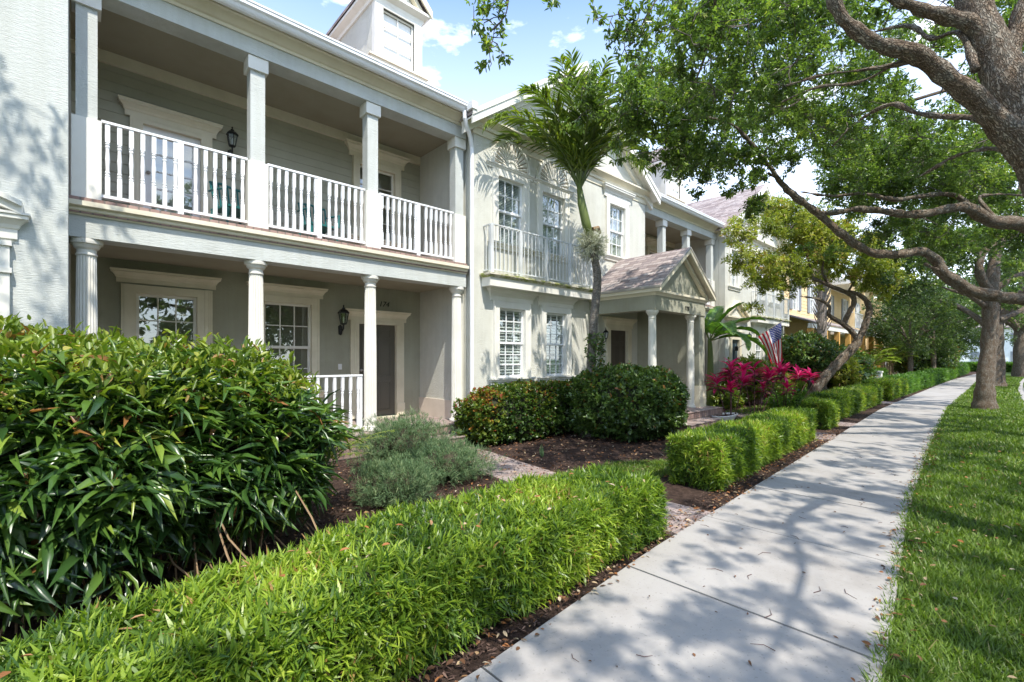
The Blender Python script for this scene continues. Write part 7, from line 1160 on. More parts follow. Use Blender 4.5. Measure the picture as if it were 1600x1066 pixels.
m_.build('portico_rake', M['cream'], G1)
text_part('178', 10.72, -5.338, 2.80, .15, M['black'], G1)

# ---- second porch house
H2 = porch_house('second house with stacked porches, beyond the gabled one and its portico', 11.87, 16.92, (11.95, 13.3, 14.9, 16.7), (12.1, 13.6, 15.15, 16.7),
    [('w', 12.6, 13.4, 4.05, 5.5), ('w', 15.0, 15.8, 4.05, 5.5)], [('w', 12.8, 13.6, 1.0, 2.6), ('d', 15.0, 15.85, .4, 2.3)], 15.04, rail_low=[(12.25, 13.45), (13.75, 15.0)])
X = -8.9
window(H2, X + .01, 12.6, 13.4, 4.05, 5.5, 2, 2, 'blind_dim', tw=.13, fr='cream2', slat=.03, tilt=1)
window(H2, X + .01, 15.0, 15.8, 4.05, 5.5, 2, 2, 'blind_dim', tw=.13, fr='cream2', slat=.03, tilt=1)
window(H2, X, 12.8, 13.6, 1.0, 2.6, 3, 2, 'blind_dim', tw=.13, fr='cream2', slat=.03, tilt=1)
panel_door(H2, X, 15.0, 15.85, .4, 2.3, 'door', hk=.75)
lantern(H2, X, 12.2, 5.0, 1.0)

# ---- second gabled house
G2 = gable_house('far sage gabled house with small pedimented door and flag bracket', -7.0, 16.95, 23.3,
                 [(20.0, 20.8), (21.6, 22.4)], [(19.8, 20.6), (21.3, 22.1)], (19.35, 23.1), (17.45, 18.05, 4.25, 5.6), 8.42, (17.5, 18.2, .38, 2.3))
X = -7.0
panel_door(G2, X, 17.5, 18.2, .38, 2.3, 'door3', hk=.8)
lantern(G2, X, 18.85, 2.35, 1.1)
m_ = MB(); yc = 17.9
m_.loft([(X - .01, yc - .92), (X, yc - .92), (X, yc + .92), (X - .01, yc + .92)], [(0, 2.98), (.05, 2.98), (.16, 3.08), (.16, 3.13), (0, 3.13)])
for s in (-1, 1):
    m_.obox((X, yc + s * 1.02, 3.12), (X, yc, 3.66), (1, 0, 0), (0, 0, 1), 0, .16, .0, .08)
    m_.obox((X, yc + s * .8, 3.13), (X, yc, 3.56), (1, 0, 0), (0, 0, 1), 0, .08, .0, .07)
m_.build('door_pediment', M['cream'], G2)
m_ = MB(); m_.box(-7.0, -5.9, 17.2, 18.6, 0, .345); m_.build('porch_floor', M['paverx'], G2)

# ---- yellow houses
def yellow_house(label, y0, y1, X, wins, wall, shed=None, porch=None, colr='yellow'):
    t = thing('townhouse', label, 'house', (X, (y0 + y1) / 2, 0), 'townhouses along the sidewalk')
    m_ = MB(); holes = [(a, a + .85, z0, z1) for a, z0, z1 in wins]
    m_.wallx(X - .02, y0, y1, 0, 6.6, holes); siding(m_, X - .02, y0, y1, 0, 6.6, holes, .18)
    m_.box(X - 9, X - .25, y0, y1, 0, 6.6)
    m_.build('wall', M[colr], t)
    for a, z0, z1 in wins:
        window(t, X, a, a + .85, z0, z1, 2, 2, 'blind', tw=.08, header=False, sill=False, detail=False, slat=.06, trim='white')
        for yy in (a - .5, a + .95):
            m_ = MB(); m_.box(X, X + .04, yy, yy + .4, z0, z1); m_.build('shutter', M['shutter'], t)
    m_ = MB(); m_.poly([(X + .45, y0, 6.6), (X + .45, y1, 6.6), (X - 4.6, y1, 9.3), (X - 4.6, y0, 9.3)], (0, 0, .08)); m_.poly([(X - 4.6, y0, 9.3), (X - 4.6, y1, 9.3), (X - 9.3, y1, 6.6), (X - 9.3, y0, 6.6)], (0, 0, .08))
    m_.build('roof', M['shingle_y'], t)
    m_ = MB(); m_.box(X, X + .47, y0, y1, 6.5, 6.59); m_.box(X + .44, X + .52, y0, y1, 6.55, 6.68); m_.build('gutter', M['white'], t)
    if shed:
        a, b, d = shed
        m_ = MB(); m_.poly([(X, a, 3.75), (X, b, 3.75), (X + d, b, 3.22), (X + d, a, 3.22)], (0, 0, .06)); m_.build('porch_roof', M['shingle_y'], t)
        m_ = MB(); m_.box(X + d - .2, X + d - .04, a, b, 2.98, 3.2); m_.build('porch_beam', M['cream2'], t)
        n = max(2, int((b - a) / 2.2))
        for i in range(n + 1):
            yy = a + .15 + (b - a - .3) * i / n
            m_ = MB(); m_.box(X + d - .24, X + d - .02, yy - .11, yy + .11, 0, 2.98); m_.build('porch_post', M['orange'], t)
    if porch:
        a, b, d = porch
        m_ = MB(); m_.box(X, X + d, a, b, 3.1, 3.4); m_.build('balcony_slab', M['cream2'], t)
        m_ = MB(); m_.box(X, X + d + .1, a, b, 6.2, 6.6); m_.build('porch_beam', M['cream2'], t)
        n = max(2, int((b - a) / 2.4))
        for i in range(n + 1):
            yy = a + .15 + (b - a - .3) * i / n
            m_ = MB(); m_.box(X + d - .3, X + d - .02, yy - .14, yy + .14, 0, 3.1); m_.build('porch_post', M['orange'], t)
            m_ = MB(); m_.box(X + d - .26, X + d - .04, yy - .11, yy + .11, 3.4, 6.2); m_.build('porch_post', M[colr], t)
        m_ = MB(); xr = X + d - .12
        m_.box(xr - .03, xr + .03, a, b, 4.4, 4.46); m_.box(xr - .02, xr + .02, a, b, 3.5, 3.54)
        k = int((b - a) / .16)
        for i in range(k): yy = a + (b - a) * (i + .5) / k; m_.box(xr - .015, xr + .015, yy - .03, yy + .03, 3.54, 4.4)
        m_.build('balcony_railing', M['white'], t)
    return t
yellow_house('yellow clapboard house with grey shutters and a low shed porch roof', 23.9, 34.0, -7.6, [(26.6, 4.1, 5.7), (29.6, 4.1, 5.7), (26.6, 1, 2.4)], None, shed=(24.2, 34.0, 1.5))
yellow_house('orange and yellow house far along with white balcony railings', 34.3, 48, -8.2, [(36, 4.2, 5.8), (40, 4.2, 5.8), (44, 4.2, 5.8)], None, porch=(34.6, 43.5, 1.7))
yellow_house('farthest tan house row end with white balcony panels', 48.3, 62, -7.4, [(50, 4.2, 5.8), (54, 4.2, 5.8), (58, 4.2, 5.8), (50, 1, 2.5)], None, porch=(55, 61, 1.2))
# white house closing the far end of the walk
t = thing('house', 'small white house glimpsed between hedges at the far end of the walk', 'house', (-6, 128, 0))
m_ = MB(); hs = [(-7.3 + i * 2.2, 0) for i in range(5)]
m_.box(-14, 6, 120, 132, 0, 7); m_.build('wall', M['white'], t)
for i in range(7):
    for z0 in (1.0, 4.2):
        m_ = MB(); m_.box(-12.6 + i * 2.5, -11.5 + i * 2.5, 119.93, 119.99, z0, z0 + 1.8); m_.build('window', M['shutter'], t)
m_ = MB(); m_.poly([(-15, 119, 7), (7, 119, 7), (7, 126, 10.5), (-15, 126, 10.5)], (0, 0, .1)); m_.poly([(-15, 126, 10.5), (7, 126, 10.5), (7, 133, 7), (-15, 133, 7)], (0, 0, .1)); m_.build('roof', M['shingle_y'], t)

# ================================================================ oaks and other trees
def smooth_path(pts, sub=4):
    """Catmull-Rom through (x,y,z,r)"""
    P_ = np.array(pts, float); out = []
    n = len(P_)
    for i in range(n - 1):
        p0, p1, p2, p3 = P_[max(i - 1, 0)], P_[i], P_[i + 1], P_[min(i + 2, n - 1)]
        for k in range(sub):
            t = k / sub
            out.append(.5 * ((2 * p1) + (p2 - p0) * t + (2 * p0 - 5 * p1 + 4 * p2 - p3) * t * t + (3 * p1 - p0 - 3 * p2 + p3) * t ** 3))
    out.append(P_[-1])
    return np.array(out)

def limb(m_, pts, n=12, wob=.06, knots=True):
    q = smooth_path(pts, 5)
    for i in range(len(q)):
        r = max(q[i, 3], .003)
        q[i, 3] = r * (1 + wob * math.sin(i * 1.7 + q[i, 0] * 9) + random.uniform(-wob, wob) * .6)
    m_.tube([tuple(a[:3]) for a in q], [a[3] for a in q], n)
    return q

def lumpy(o, amp, sc):
    """knobbly surface: push verts along normals by smooth noise"""
    me = o.data; n = len(me.vertices)
    co = np.zeros(n * 3, np.float32); me.vertices.foreach_get('co', co); co = co.reshape(-1, 3)
    nr = np.zeros(n * 3, np.float32); me.vertices.foreach_get('normal', nr); nr = nr.reshape(-1, 3)
    from mathutils import noise as mn
    d = np.array([mn.noise(Vector(c) * sc) + .5 * mn.noise(Vector(c) * sc * 2.7) for c in co]) * amp
    co = co + nr * d[:, None]
    me.vertices.foreach_set('co', co.astype(np.float32).ravel()); me.update()

def oak(name, label, cat, limbs, blobs, leafm, density, llen, lwid, group=None, per=6, barkm='bark', nmain=3, twigs=9, seg=14, spread=1.0, lump=.02, clumps=True):
    base = (limbs[0][0][0], limbs[0][0][1], 0)
    t = thing(name, label, cat, base, group)
    m_ = MB(); pts = []
    for i, l in enumerate(limbs):
        q = limb(m_, l, seg if i < nmain else max(6, seg // 2))
        pts.append(q)
    o = m_.build('trunk', M[barkm], t, smooth=True)
    o.data.attributes.new('bark_co', 'FLOAT_VECTOR', 'POINT').data.foreach_set('vector', np.array([m_.bk[i] for i in range(len(m_.v))], np.float32).ravel())
    if lump: lumpy(o, lump, 7)
    allp = np.concatenate(pts)
    thin = allp[allp[:, 3] < .13]
    if len(thin) == 0: thin = allp
    # twigs: every leaf clump hangs on a branchlet grown from the nearest limb
    tw = MB(); pos = []; ax = []; tn = []
    B_ = np.array([b[:3] for b in blobs]); nodes = [tuple(q_[:3]) for q_ in thin[::3]]
    order = np.argsort([np.linalg.norm(thin[:, :3] - b, axis=1).min() for b in B_])
    nodes = np.array(nodes); nrad = np.full(len(nodes), .03)
    for bi in order:
        x, y, z, r = blobs[bi]
        c = np.array([x, y, z]); dd = np.linalg.norm(nodes - c, axis=1)
        j = int(np.argmin(dd)); p = nodes[j]
        L_ = np.linalg.norm(c - p)
        r0 = min(.022, .004 + .006 * L_, nrad[j] * .85); K_ = max(3, min(8, int(L_ / .25) + 2)); side_ = rng.normal(size=3) * L_ * .12
        path = [p + (c - p) * (k / K_) + side_ * math.sin(math.pi * k / K_) + (rng.normal(size=3) * L_ * .035 if 0 < k < K_ else 0) for k in range(K_ + 1)]
        tw.tube([tuple(a) for a in path], [max(.003, r0 * (1 - .55 * k / K_)) for k in range(K_ + 1)], 5)
        nodes = np.concatenate([nodes, np.array(path[K_ // 2:])]); nrad = np.concatenate([nrad, np.full(len(path[K_ // 2:]), max(.006, r0 * .6))])
        n = max(4, int(density * r ** 2.2))
        dirs = rdir(n); rad = r * rng.uniform(.15, 1.0, n) ** .6
        q = c + dirs * rad[:, None] * np.array([1.15, 1.15, .75])
        if clumps:
            nc = max(2, n // 9); cc = c + rdir(nc) * (r * rng.uniform(.35, 1, nc))[:, None] * np.array([1.1, 1.1, .75])
            ci = rng.integers(0, nc, n); q = cc[ci] + rng.normal(size=(n, 3)) * r * .17
            for k in range(nc):
                e = cc[k]; mm_ = (c + e) / 2 + rng.normal(size=3) * r * .08
                tw.tube([tuple(c), tuple(mm_), tuple(e)], [.006, .004, .0025], 3)
        out_ = nrm(q - c + np.array([0, 0, .12 * r]))
        pos.append(q); ax.append(nrm(out_ + rng.normal(size=(n, 3)) * .5)); tn.append(np.full(n, rng.uniform(.2, .7)) + rng.uniform(-.2, .25, n))
    tw.build('twigs', M['twig'], t)
    pos = np.concatenate(pos); ax = np.concatenate(ax); tn = np.clip(np.concatenate(tn), 0, .95)
    V, F, T = rosettes(pos, ax, per, spread, llen, lwid, T_OVAL, .35, tn, .5, .1, llen * .3)
    fast_mesh('crown', V, F, M[leafm], t, tint=T)
    return t

STREET = 'street trees on the grass verge'
oak('oak_tree', 'big near oak leaning in from the right edge with rough brown limbs overhead', 'tree', TREE['T1_L'], TREE['T1_B'], 'oakleaf', 690, .055, .021, STREET, per=6, nmain=5, seg=20, lump=.016)
oak('oak_tree', 'oak out of frame to the right, its two long low grey limbs crossing the view', 'tree', TREE['T5_L'], TREE['T5_B'], 'oakleaf', 600, .07, .028, STREET, per=6, nmain=4, seg=16)
oak('oak_tree', 'oak with a thick straight grey trunk standing beside the sidewalk', 'tree', TREE['T2_L'], TREE['T2_B'], 'oakleaf2', 230, .10, .042, STREET, per=6, nmain=4, seg=18, lump=.018)
oak('yard_tree', 'leaning twisted tree with yellow-green crown before the far gabled house', 'tree', TREE['TT_L'], TREE['TT_B'], 'yelleaf', 520, .10, .030, None, per=6, nmain=4, seg=14, spread=1.3, lump=.018)

def simple_tree(name, label, base, h, crx, crz, n, leafm='oakleaf2', llen=.16, lwid=.07, r0=.3, group=None, zc=None, lean=(0, 0), nl=6, dens=90, cr=None):
    x, y = base
    zc = zc or h - crz
    fork = min(h * .4, zc - crz * .4)
    L0 = [(x, y, -.1, r0 * 1.5), (x, y, .3, r0 * 1.08), (x + lean[0] * .3, y + lean[1] * .3, fork * .6, r0 * .95), (x + lean[0] * .6, y + lean[1] * .6, fork, r0 * .85), (x + lean[0], y + lean[1], zc, r0 * .45), (x + lean[0] * 1.1, y + lean[1] * 1.1, zc + crz * .7, .04)]
    ls = [L0]
    for i in range(nl):
        a = 2 * math.pi * i / nl + random.uniform(-.4, .4); rr = crx * random.uniform(.6, .9)
        x1, y1 = x + lean[0] + rr * math.cos(a), y + lean[1] + rr * math.sin(a)
        z1 = zc + crz * random.uniform(-.4, .5)
        xs, ys_ = x + lean[0] * .6, y + lean[1] * .6
        ls.append([(xs, ys_, fork * random.uniform(.85, 1.05), r0 * .5), ((xs * .6 + x1 * .4), (ys_ * .6 + y1 * .4), fork + (z1 - fork) * .55, r0 * .32), (x1, y1, z1, .03)])
    bl = []
    for i in range(n):
        d = np.array(rdir(1)[0]); rr = random.uniform(.35, 1) ** .5
        bl.append((x + lean[0] + d[0] * crx * rr, y + lean[1] + d[1] * crx * rr, zc + d[2] * crz * rr, (cr or crx * .28) * random.uniform(.7, 1.3)))
    return oak(name, label, 'tree', ls, bl, leafm, dens, llen, lwid, group, per=5, seg=10, lump=.03 if r0 > .15 else 0, nmain=1)

simple_tree('oak_tree', 'second oak along the verge, its trunk showing just right of the thick one', (-.62, 37.5), 9, 5.5, 2.3, 40, group=STREET, zc=6.6, r0=.4, dens=35, llen=.2, lwid=.09, cr=1.1)
simple_tree('oak_tree', 'darker oak trunk farther down the verge at the right edge', (.55, 58), 10, 6, 2.8, 34, group=STREET, zc=7, r0=.5, dens=28, llen=.24, lwid=.11, cr=1.4)
simple_tree('oak_tree', 'forked pale-trunked tree at the end of the sidewalk', (-5.0, 74), 11, 6, 3.2, 30, group=STREET, zc=7.6, r0=.55, dens=22, llen=.28, lwid=.13, cr=1.6)
simple_tree('oak_tree', 'oak behind the camera whose shade falls over the sidewalk start', (4.3, -4.6), 9.5, 3.7, 1.4, 80, group=STREET, zc=7.6, r0=.35, dens=110, llen=.09, lwid=.04, cr=.8, leafm='oakleaf')
simple_tree('oak_tree', 'yard oak behind the camera on the left, its leaves shading the grey stucco wall', (-4.6, -3.4), 9, 3.1, 1.1, 84, r0=.22, zc=7.6, dens=110, llen=.09, lwid=.04, cr=.6, leafm='oakleaf')
simple_tree('shade_tree', 'bushy small-leaved tree over the yards before the orange house', (-4.3, 38.0), 6.2, 2.6, 1.8, 50, zc=3.8, r0=.14, dens=120, llen=.13, lwid=.05, cr=.75)
simple_tree('shade_tree', 'low spreading tree beyond the bushy one along the yards', (-3.9, 46.0), 7.2, 3.0, 2.2, 46, zc=4.1, r0=.16, dens=90, llen=.16, lwid=.06, cr=.9)
simple_tree('shade_tree', 'tree closing the row of yards, half hidden by the thick oak', (-4.6, 55), 8, 3.6, 2.6, 40, zc=4.6, r0=.2, dens=60, llen=.2, lwid=.08, cr=1.1)
for i, (bx, by, h, lab) in enumerate([(12, -3, 9, 'leafy tree across the road, behind the camera'), (11.5, 6, 10, 'leafy tree across the road, mirrored in the porch windows'), (13, 14, 9, 'leafy tree across the road, straight across from the gabled house'), (9.5, 36, 10, 'leafy tree across the road, nearest at the right edge'), (12, 50, 12, 'leafy tree across the road behind the blue pole'), (7.5, 72, 12, 'leafy tree across the road far down the street'), (14, 24, 11, 'leafy tree across the road outside the right edge'), (4.5, 100, 13, 'tall tree at the far bend of the street')]):
    simple_tree('street_tree', lab, (bx, by), h, 5.2, 3.8, 44, group='trees across the road', r0=.35, dens=16, llen=.34, lwid=.15, cr=1.6, zc=h * .52)

# ================================================================ hedges and bushes
def hedge(label, xl, xr, ya, yb, h, dens=2600, per=7, ll=.075, lw=.0105, leafm='podo', group='clipped hedge along the sidewalk', tilt=.0, core='core', far=False, rnd=.10, wav=.035):
    """clipped hedge between x edges given as functions of y"""
    name = 'hedge'
    cx = (xl((ya + yb) / 2) + xr((ya + yb) / 2)) / 2
    t = thing(name, label, 'hedge', (cx, (ya + yb) / 2, 0), group)
    wd = abs(xr(ya) - xl(ya)); Lh = yb - ya
    areas = [wd * Lh, h * Lh, h * Lh, h * wd, h * wd]
    P_, N_ = [], []
    for i, A in enumerate(areas):
        n = int(A * dens * (1 if i != 1 else .6))
        u, v = rng.uniform(0, 1, n), rng.uniform(0, 1, n)
        if i == 0: y = ya + u * Lh; x0 = np.vectorize(xl)(y); x1 = np.vectorize(xr)(y); p = np.stack([x0 + (x1 - x0) * v, y, np.full(n, h)], 1); q = (0, 0, 1)
        elif i == 1: y = ya + u * Lh; p = np.stack([np.vectorize(xl)(y), y, .04 + v * (h - .04)], 1); q = (-1, 0, .25)
        elif i == 2: y = ya + u * Lh; p = np.stack([np.vectorize(xr)(y), y, .04 + v * (h - .04)], 1); q = (1, 0, .25)
        else:
            yy = ya if i == 3 else yb; x0, x1 = xl(yy), xr(yy)
            p = np.stack([x0 + (x1 - x0) * u, np.full(n, yy), .04 + v * (h - .04)], 1); q = (0, -1 if i == 3 else 1, .25)
        P_.append(p); N_.append(np.repeat(np.array([q], float), n, 0))
    P_ = np.concatenate(P_); N_ = nrm(np.concatenate(N_))
    # round the top edges, dent and swell the surface, pull shoots inwards
    x0 = np.vectorize(xl)(P_[:, 1]); x1 = np.vectorize(xr)(P_[:, 1])
    ed = np.minimum(np.minimum(P_[:, 0] - x0, x1 - P_[:, 0]), np.minimum(P_[:, 1] - ya, yb - P_[:, 1]))
    top = P_[:, 2] > h - 1e-4
    P_[top, 2] -= rnd * np.clip(1 - ed[top] / rnd, 0, 1) ** 2 * .7
    zz = np.clip((P_[:, 2] - (h - rnd)) / rnd, 0, 1)
    s = np.where(top, 0, zz ** 2 * rnd * .6) + np.where(top, 0, np.clip(1 - P_[:, 2] / .18, 0, 1) * .05)
    P_ -= N_ * s[:, None]
    ph = rng.uniform(0, 6, 3)
    w_ = (np.sin(P_[:, 1] * 5.1 + P_[:, 0] * 3 + ph[0]) + np.sin(P_[:, 1] * 11.3 + P_[:, 2] * 9 + ph[1]) * .6 + np.sin(P_[:, 0] * 13 + P_[:, 1] * 2.3 + ph[2]) * .6) * wav * .5
    P_ += N_ * (w_ - np.abs(rng.normal(size=len(P_))) * .045 - .012)[:, None]
    ax = nrm(N_ * .9 + np.array([0, 0, .45]) + rng.normal(size=P_.shape) * .6)
    base = .35 + .28 * np.sin(P_[:, 1] * 3.3 + ph[0]) * np.sin(P_[:, 0] * 4.1 + P_[:, 2] * 5) + rng.uniform(-.25, .3, len(P_))
    V, F, T = rosettes(P_, ax, per, 1.35, ll, lw, T_BLADE, .5, np.clip(base, 0, .93), .5, .0, ll * .12)
    fast_mesh('foliage', V, F, M[leafm], t, tint=T)
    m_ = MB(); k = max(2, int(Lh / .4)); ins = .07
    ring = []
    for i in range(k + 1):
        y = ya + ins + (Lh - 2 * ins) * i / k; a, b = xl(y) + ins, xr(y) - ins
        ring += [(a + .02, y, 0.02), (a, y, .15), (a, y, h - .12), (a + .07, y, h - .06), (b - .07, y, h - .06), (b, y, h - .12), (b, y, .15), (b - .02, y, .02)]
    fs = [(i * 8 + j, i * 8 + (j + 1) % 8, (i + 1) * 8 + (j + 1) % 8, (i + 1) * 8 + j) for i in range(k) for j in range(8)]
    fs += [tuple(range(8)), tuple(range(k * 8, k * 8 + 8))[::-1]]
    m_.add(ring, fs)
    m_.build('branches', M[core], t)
    return t

def L2(a, b): return lambda y: float(np.interp(y, [p[0] for p in a], [p[1] for p in a])) if b is None else None
def ef(*p): return lambda y: float(np.interp(y, [q[0] for q in p], [q[1] for q in p]))
hedge('bright lime hedge nearest the camera, filling the bottom left', ef((-3, -2.55), (0, -2.66), (1.4, -3.05), (3, -2.98), (4, -2.86)), ef((-3, -1.9), (.5, -1.97), (2.5, -2.04), (4, -2.1)), -1.6, 3.8, .53, dens=1650, per=9, ll=.064, lw=.0105, rnd=.12)
hedge('tall clipped hedge block just past the first paver walk', ef((4, -2.98), (11, -3.15)), ef((4.7, -2.32), (7, -2.42), (11, -2.62)), 5.55, 10.4, .60, dens=1200, per=9, ll=.070, lw=.012)
hedge('small cube of clipped hedge between two paver walks', ef((10, -3.35)), ef((10, -2.78)), 12.2, 13.1, .60, dens=1100, per=7, ll=.08, lw=.014)
hedge('long clipped hedge after the small cube one', ef((13, -3.65), (21, -3.8)), ef((13, -2.98), (21, -3.12)), 14.2, 20.6, .62, dens=700, per=6, ll=.10, lw=.017, leafm='podo')
hedge('clipped hedge with a sunlit face, fifth from the camera', ef((20, -3.95)), ef((20, -3.1)), 22.3, 26.2, .68, dens=500, per=6, ll=.12, lw=.022, leafm='podo')
hedge('clipped hedge block, sixth from the camera', ef((20, -3.95)), ef((20, -3.12)), 26.5, 31.5, .70, dens=400, per=6, ll=.13, lw=.025, leafm='podo2')
hedge('darker clipped hedge after the sixth one', ef((20, -3.9)), ef((20, -3.1)), 32.4, 40, .72, dens=300, per=6, ll=.15, lw=.03, leafm='podo2')
hedge('clipped hedge before the far end of the walk', ef((20, -3.9)), ef((20, -3.1)), 40.8, 52, .74, dens=220, per=6, ll=.17, lw=.035, leafm='podo2')
hedge('last clipped hedge where the sidewalk bends away', ef((20, -4.2)), ef((20, -3.2)), 53, 70, .85, dens=120, per=6, ll=.22, lw=.05, leafm='podo2')
hedge('flat-topped olive hedge behind the leaning tree', ef((10, -6.9)), ef((10, -5.9)), 19.2, 24.8, .95, dens=380, per=6, ll=.12, lw=.02, leafm='podo', group='yard hedges')
hedge('dark low hedge in front of the yellow house', ef((10, -5.6)), ef((10, -4.9)), 26.4, 34, .95, dens=260, per=6, ll=.14, lw=.03, leafm='podo2', group='yard hedges')
hedge('low hedge crossing the end of the sidewalk', ef((10, -8)), ef((10, 3)), 78, 80, .95, dens=110, per=6, ll=.25, lw=.06, leafm='podo2', group='yard hedges')
hedge('hedge across the road at the right edge', ef((10, 5.5)), ef((10, 6.6)), 24, 60, 1.1, dens=60, per=6, ll=.25, lw=.06, leafm='podo2', group='yard hedges')

def bush(name, label, c, rad, n, leafm, ll, lw, per=6, tpl=T_OVAL, group=None, shell=.22, spread=.9, core='core', lumps=.12, zmin=.05, cs=.80, tint=None, droop=.1, flat=1.0, skirts=0, up=.35, sq=2.0):
    """rounded shrub: leaf shoots through the outer shell, twiggy core"""
    t = thing(name, label, 'shrub', (c[0], c[1], 0), group)
    d = rdir(n * 2)
    # superellipsoid so clipped shrubs can be boxier
    k = (np.abs(d) ** sq).sum(1) ** (-1 / sq); d2 = d * k[:, None]
    ph = rng.uniform(0, 6, 4)
    lp = 1 + lumps * (np.sin(d[:, 0] * 6 + ph[0]) * np.sin(d[:, 1] * 7 + ph[1]) + .6 * np.sin(d[:, 2] * 9 + d[:, 0] * 8 + ph[2]) + .4 * np.sin(d[:, 1] * 17 + d[:, 2] * 13 + ph[3]))
    f = (1 - shell * np.abs(rng.normal(size=len(d))) * .6) * lp
    P_ = np.array(c) + d2 * f[:, None] * np.array(rad)
    ok = (P_[:, 2] > zmin); P_, d = P_[ok][:n], d[ok][:n]
    ax = nrm(d * .8 + np.array([0, 0, up]) + rng.normal(size=d.shape) * .5)
    tn = None
    if tint is not None: tn = np.clip(tint(P_, d) + rng.uniform(-.22, .22, len(P_)), 0, .97)
    V, F, T = rosettes(P_, ax, per, spread, ll, lw, tpl, .35, tn, .5, droop, ll * .25)
    fast_mesh('foliage', V, F, M[leafm], t, tint=T)
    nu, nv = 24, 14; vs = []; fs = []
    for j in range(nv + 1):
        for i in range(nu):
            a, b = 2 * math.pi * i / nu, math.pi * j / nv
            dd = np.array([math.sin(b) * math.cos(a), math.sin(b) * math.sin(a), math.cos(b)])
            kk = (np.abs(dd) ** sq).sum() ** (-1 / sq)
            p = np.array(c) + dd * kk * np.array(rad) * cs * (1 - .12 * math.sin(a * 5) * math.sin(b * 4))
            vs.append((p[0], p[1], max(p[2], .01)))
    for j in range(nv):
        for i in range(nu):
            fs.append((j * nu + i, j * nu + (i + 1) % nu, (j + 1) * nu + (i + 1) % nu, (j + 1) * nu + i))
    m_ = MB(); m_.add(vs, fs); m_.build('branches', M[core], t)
    return t

# big shrub at left: broad glossy leaves, young growth on top, dry canes below
t = thing('broadleaf_shrub', 'large dark glossy strap-leaved shrub with light new growth on top, lower left', 'shrub', (-4.6, -.3, 0))
def shrub_pts(n, lo=0., hi=1.0, zr=(-.75, 1.0)):
    d = rdir(n * 3); d = d[(d[:, 2] > zr[0]) & (d[:, 2] < zr[1])][:n]
    k = (np.abs(d) ** 2.9).sum(1) ** (-1 / 2.9); d2 = d * k[:, None]
    ph = (3, 1, 2, 5)
    lp = 1 + .10 * (np.sin(d[:, 0] * 6 + ph[0]) * np.sin(d[:, 1] * 7 + ph[1]) + .6 * np.sin(d[:, 2] * 9 + d[:, 1] * 8))
    f = (hi - (hi - lo) * np.abs(rng.normal(size=len(d))) * .5) * lp
    return np.array((-4.62, -.42, .90)) + d2 * f[:, None] * np.array((1.02, 2.12, .74)), d
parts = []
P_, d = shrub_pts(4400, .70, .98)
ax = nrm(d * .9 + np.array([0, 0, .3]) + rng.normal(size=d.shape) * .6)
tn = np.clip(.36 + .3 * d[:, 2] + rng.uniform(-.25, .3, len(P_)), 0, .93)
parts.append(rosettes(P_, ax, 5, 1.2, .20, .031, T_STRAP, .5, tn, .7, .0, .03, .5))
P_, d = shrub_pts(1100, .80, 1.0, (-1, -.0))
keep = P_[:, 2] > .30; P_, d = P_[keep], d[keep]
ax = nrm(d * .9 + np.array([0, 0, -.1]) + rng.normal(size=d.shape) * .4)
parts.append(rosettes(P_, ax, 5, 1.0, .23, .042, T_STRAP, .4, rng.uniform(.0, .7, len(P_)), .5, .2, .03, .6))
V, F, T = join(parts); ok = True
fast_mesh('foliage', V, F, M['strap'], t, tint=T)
P_, d = shrub_pts(1500, .93, 1.04, (.42, 1))
P_[:, 2] += rng.uniform(-.02, .12, len(P_)); ax = nrm(np.array([0, 0, 1.0]) + rng.normal(size=d.shape) * .35)
V, F, T = rosettes(P_, ax, 7, .9, .072, .024, T_OVAL, .4, rng.uniform(.0, .8, len(P_)), .5, -.1, .035)
fast_mesh('new_growth', V, F, M['newleaf'], t, tint=T)
m_ = MB()
for i in range(150):
    a = random.uniform(-2.2, 1.35); x = random.uniform(-4.9, -4.0)
    b = (x + random.uniform(-.1, .75), a + random.uniform(-.5, .45), random.uniform(-.01, .05)) if i % 3 else (x + random.uniform(.0, .3), a, 0)
    m_.tube([b, ((x + b[0]) / 2, (a + b[1]) / 2, random.uniform(.15, .4)), (x - .05, a, random.uniform(.5, 1.1))], [.006, .0075, .005], 5)
m_.build('canes', M['drystem'], t)
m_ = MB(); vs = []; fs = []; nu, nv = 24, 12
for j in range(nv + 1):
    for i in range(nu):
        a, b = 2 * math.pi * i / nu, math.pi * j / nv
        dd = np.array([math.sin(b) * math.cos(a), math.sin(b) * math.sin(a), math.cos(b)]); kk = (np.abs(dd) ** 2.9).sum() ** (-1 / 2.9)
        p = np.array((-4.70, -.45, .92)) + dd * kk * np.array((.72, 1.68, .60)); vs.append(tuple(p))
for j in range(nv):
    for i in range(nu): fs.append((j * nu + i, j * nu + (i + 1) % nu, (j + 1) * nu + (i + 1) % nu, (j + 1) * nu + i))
m_.add(vs, fs); m_.build('branches', M['core'], t)

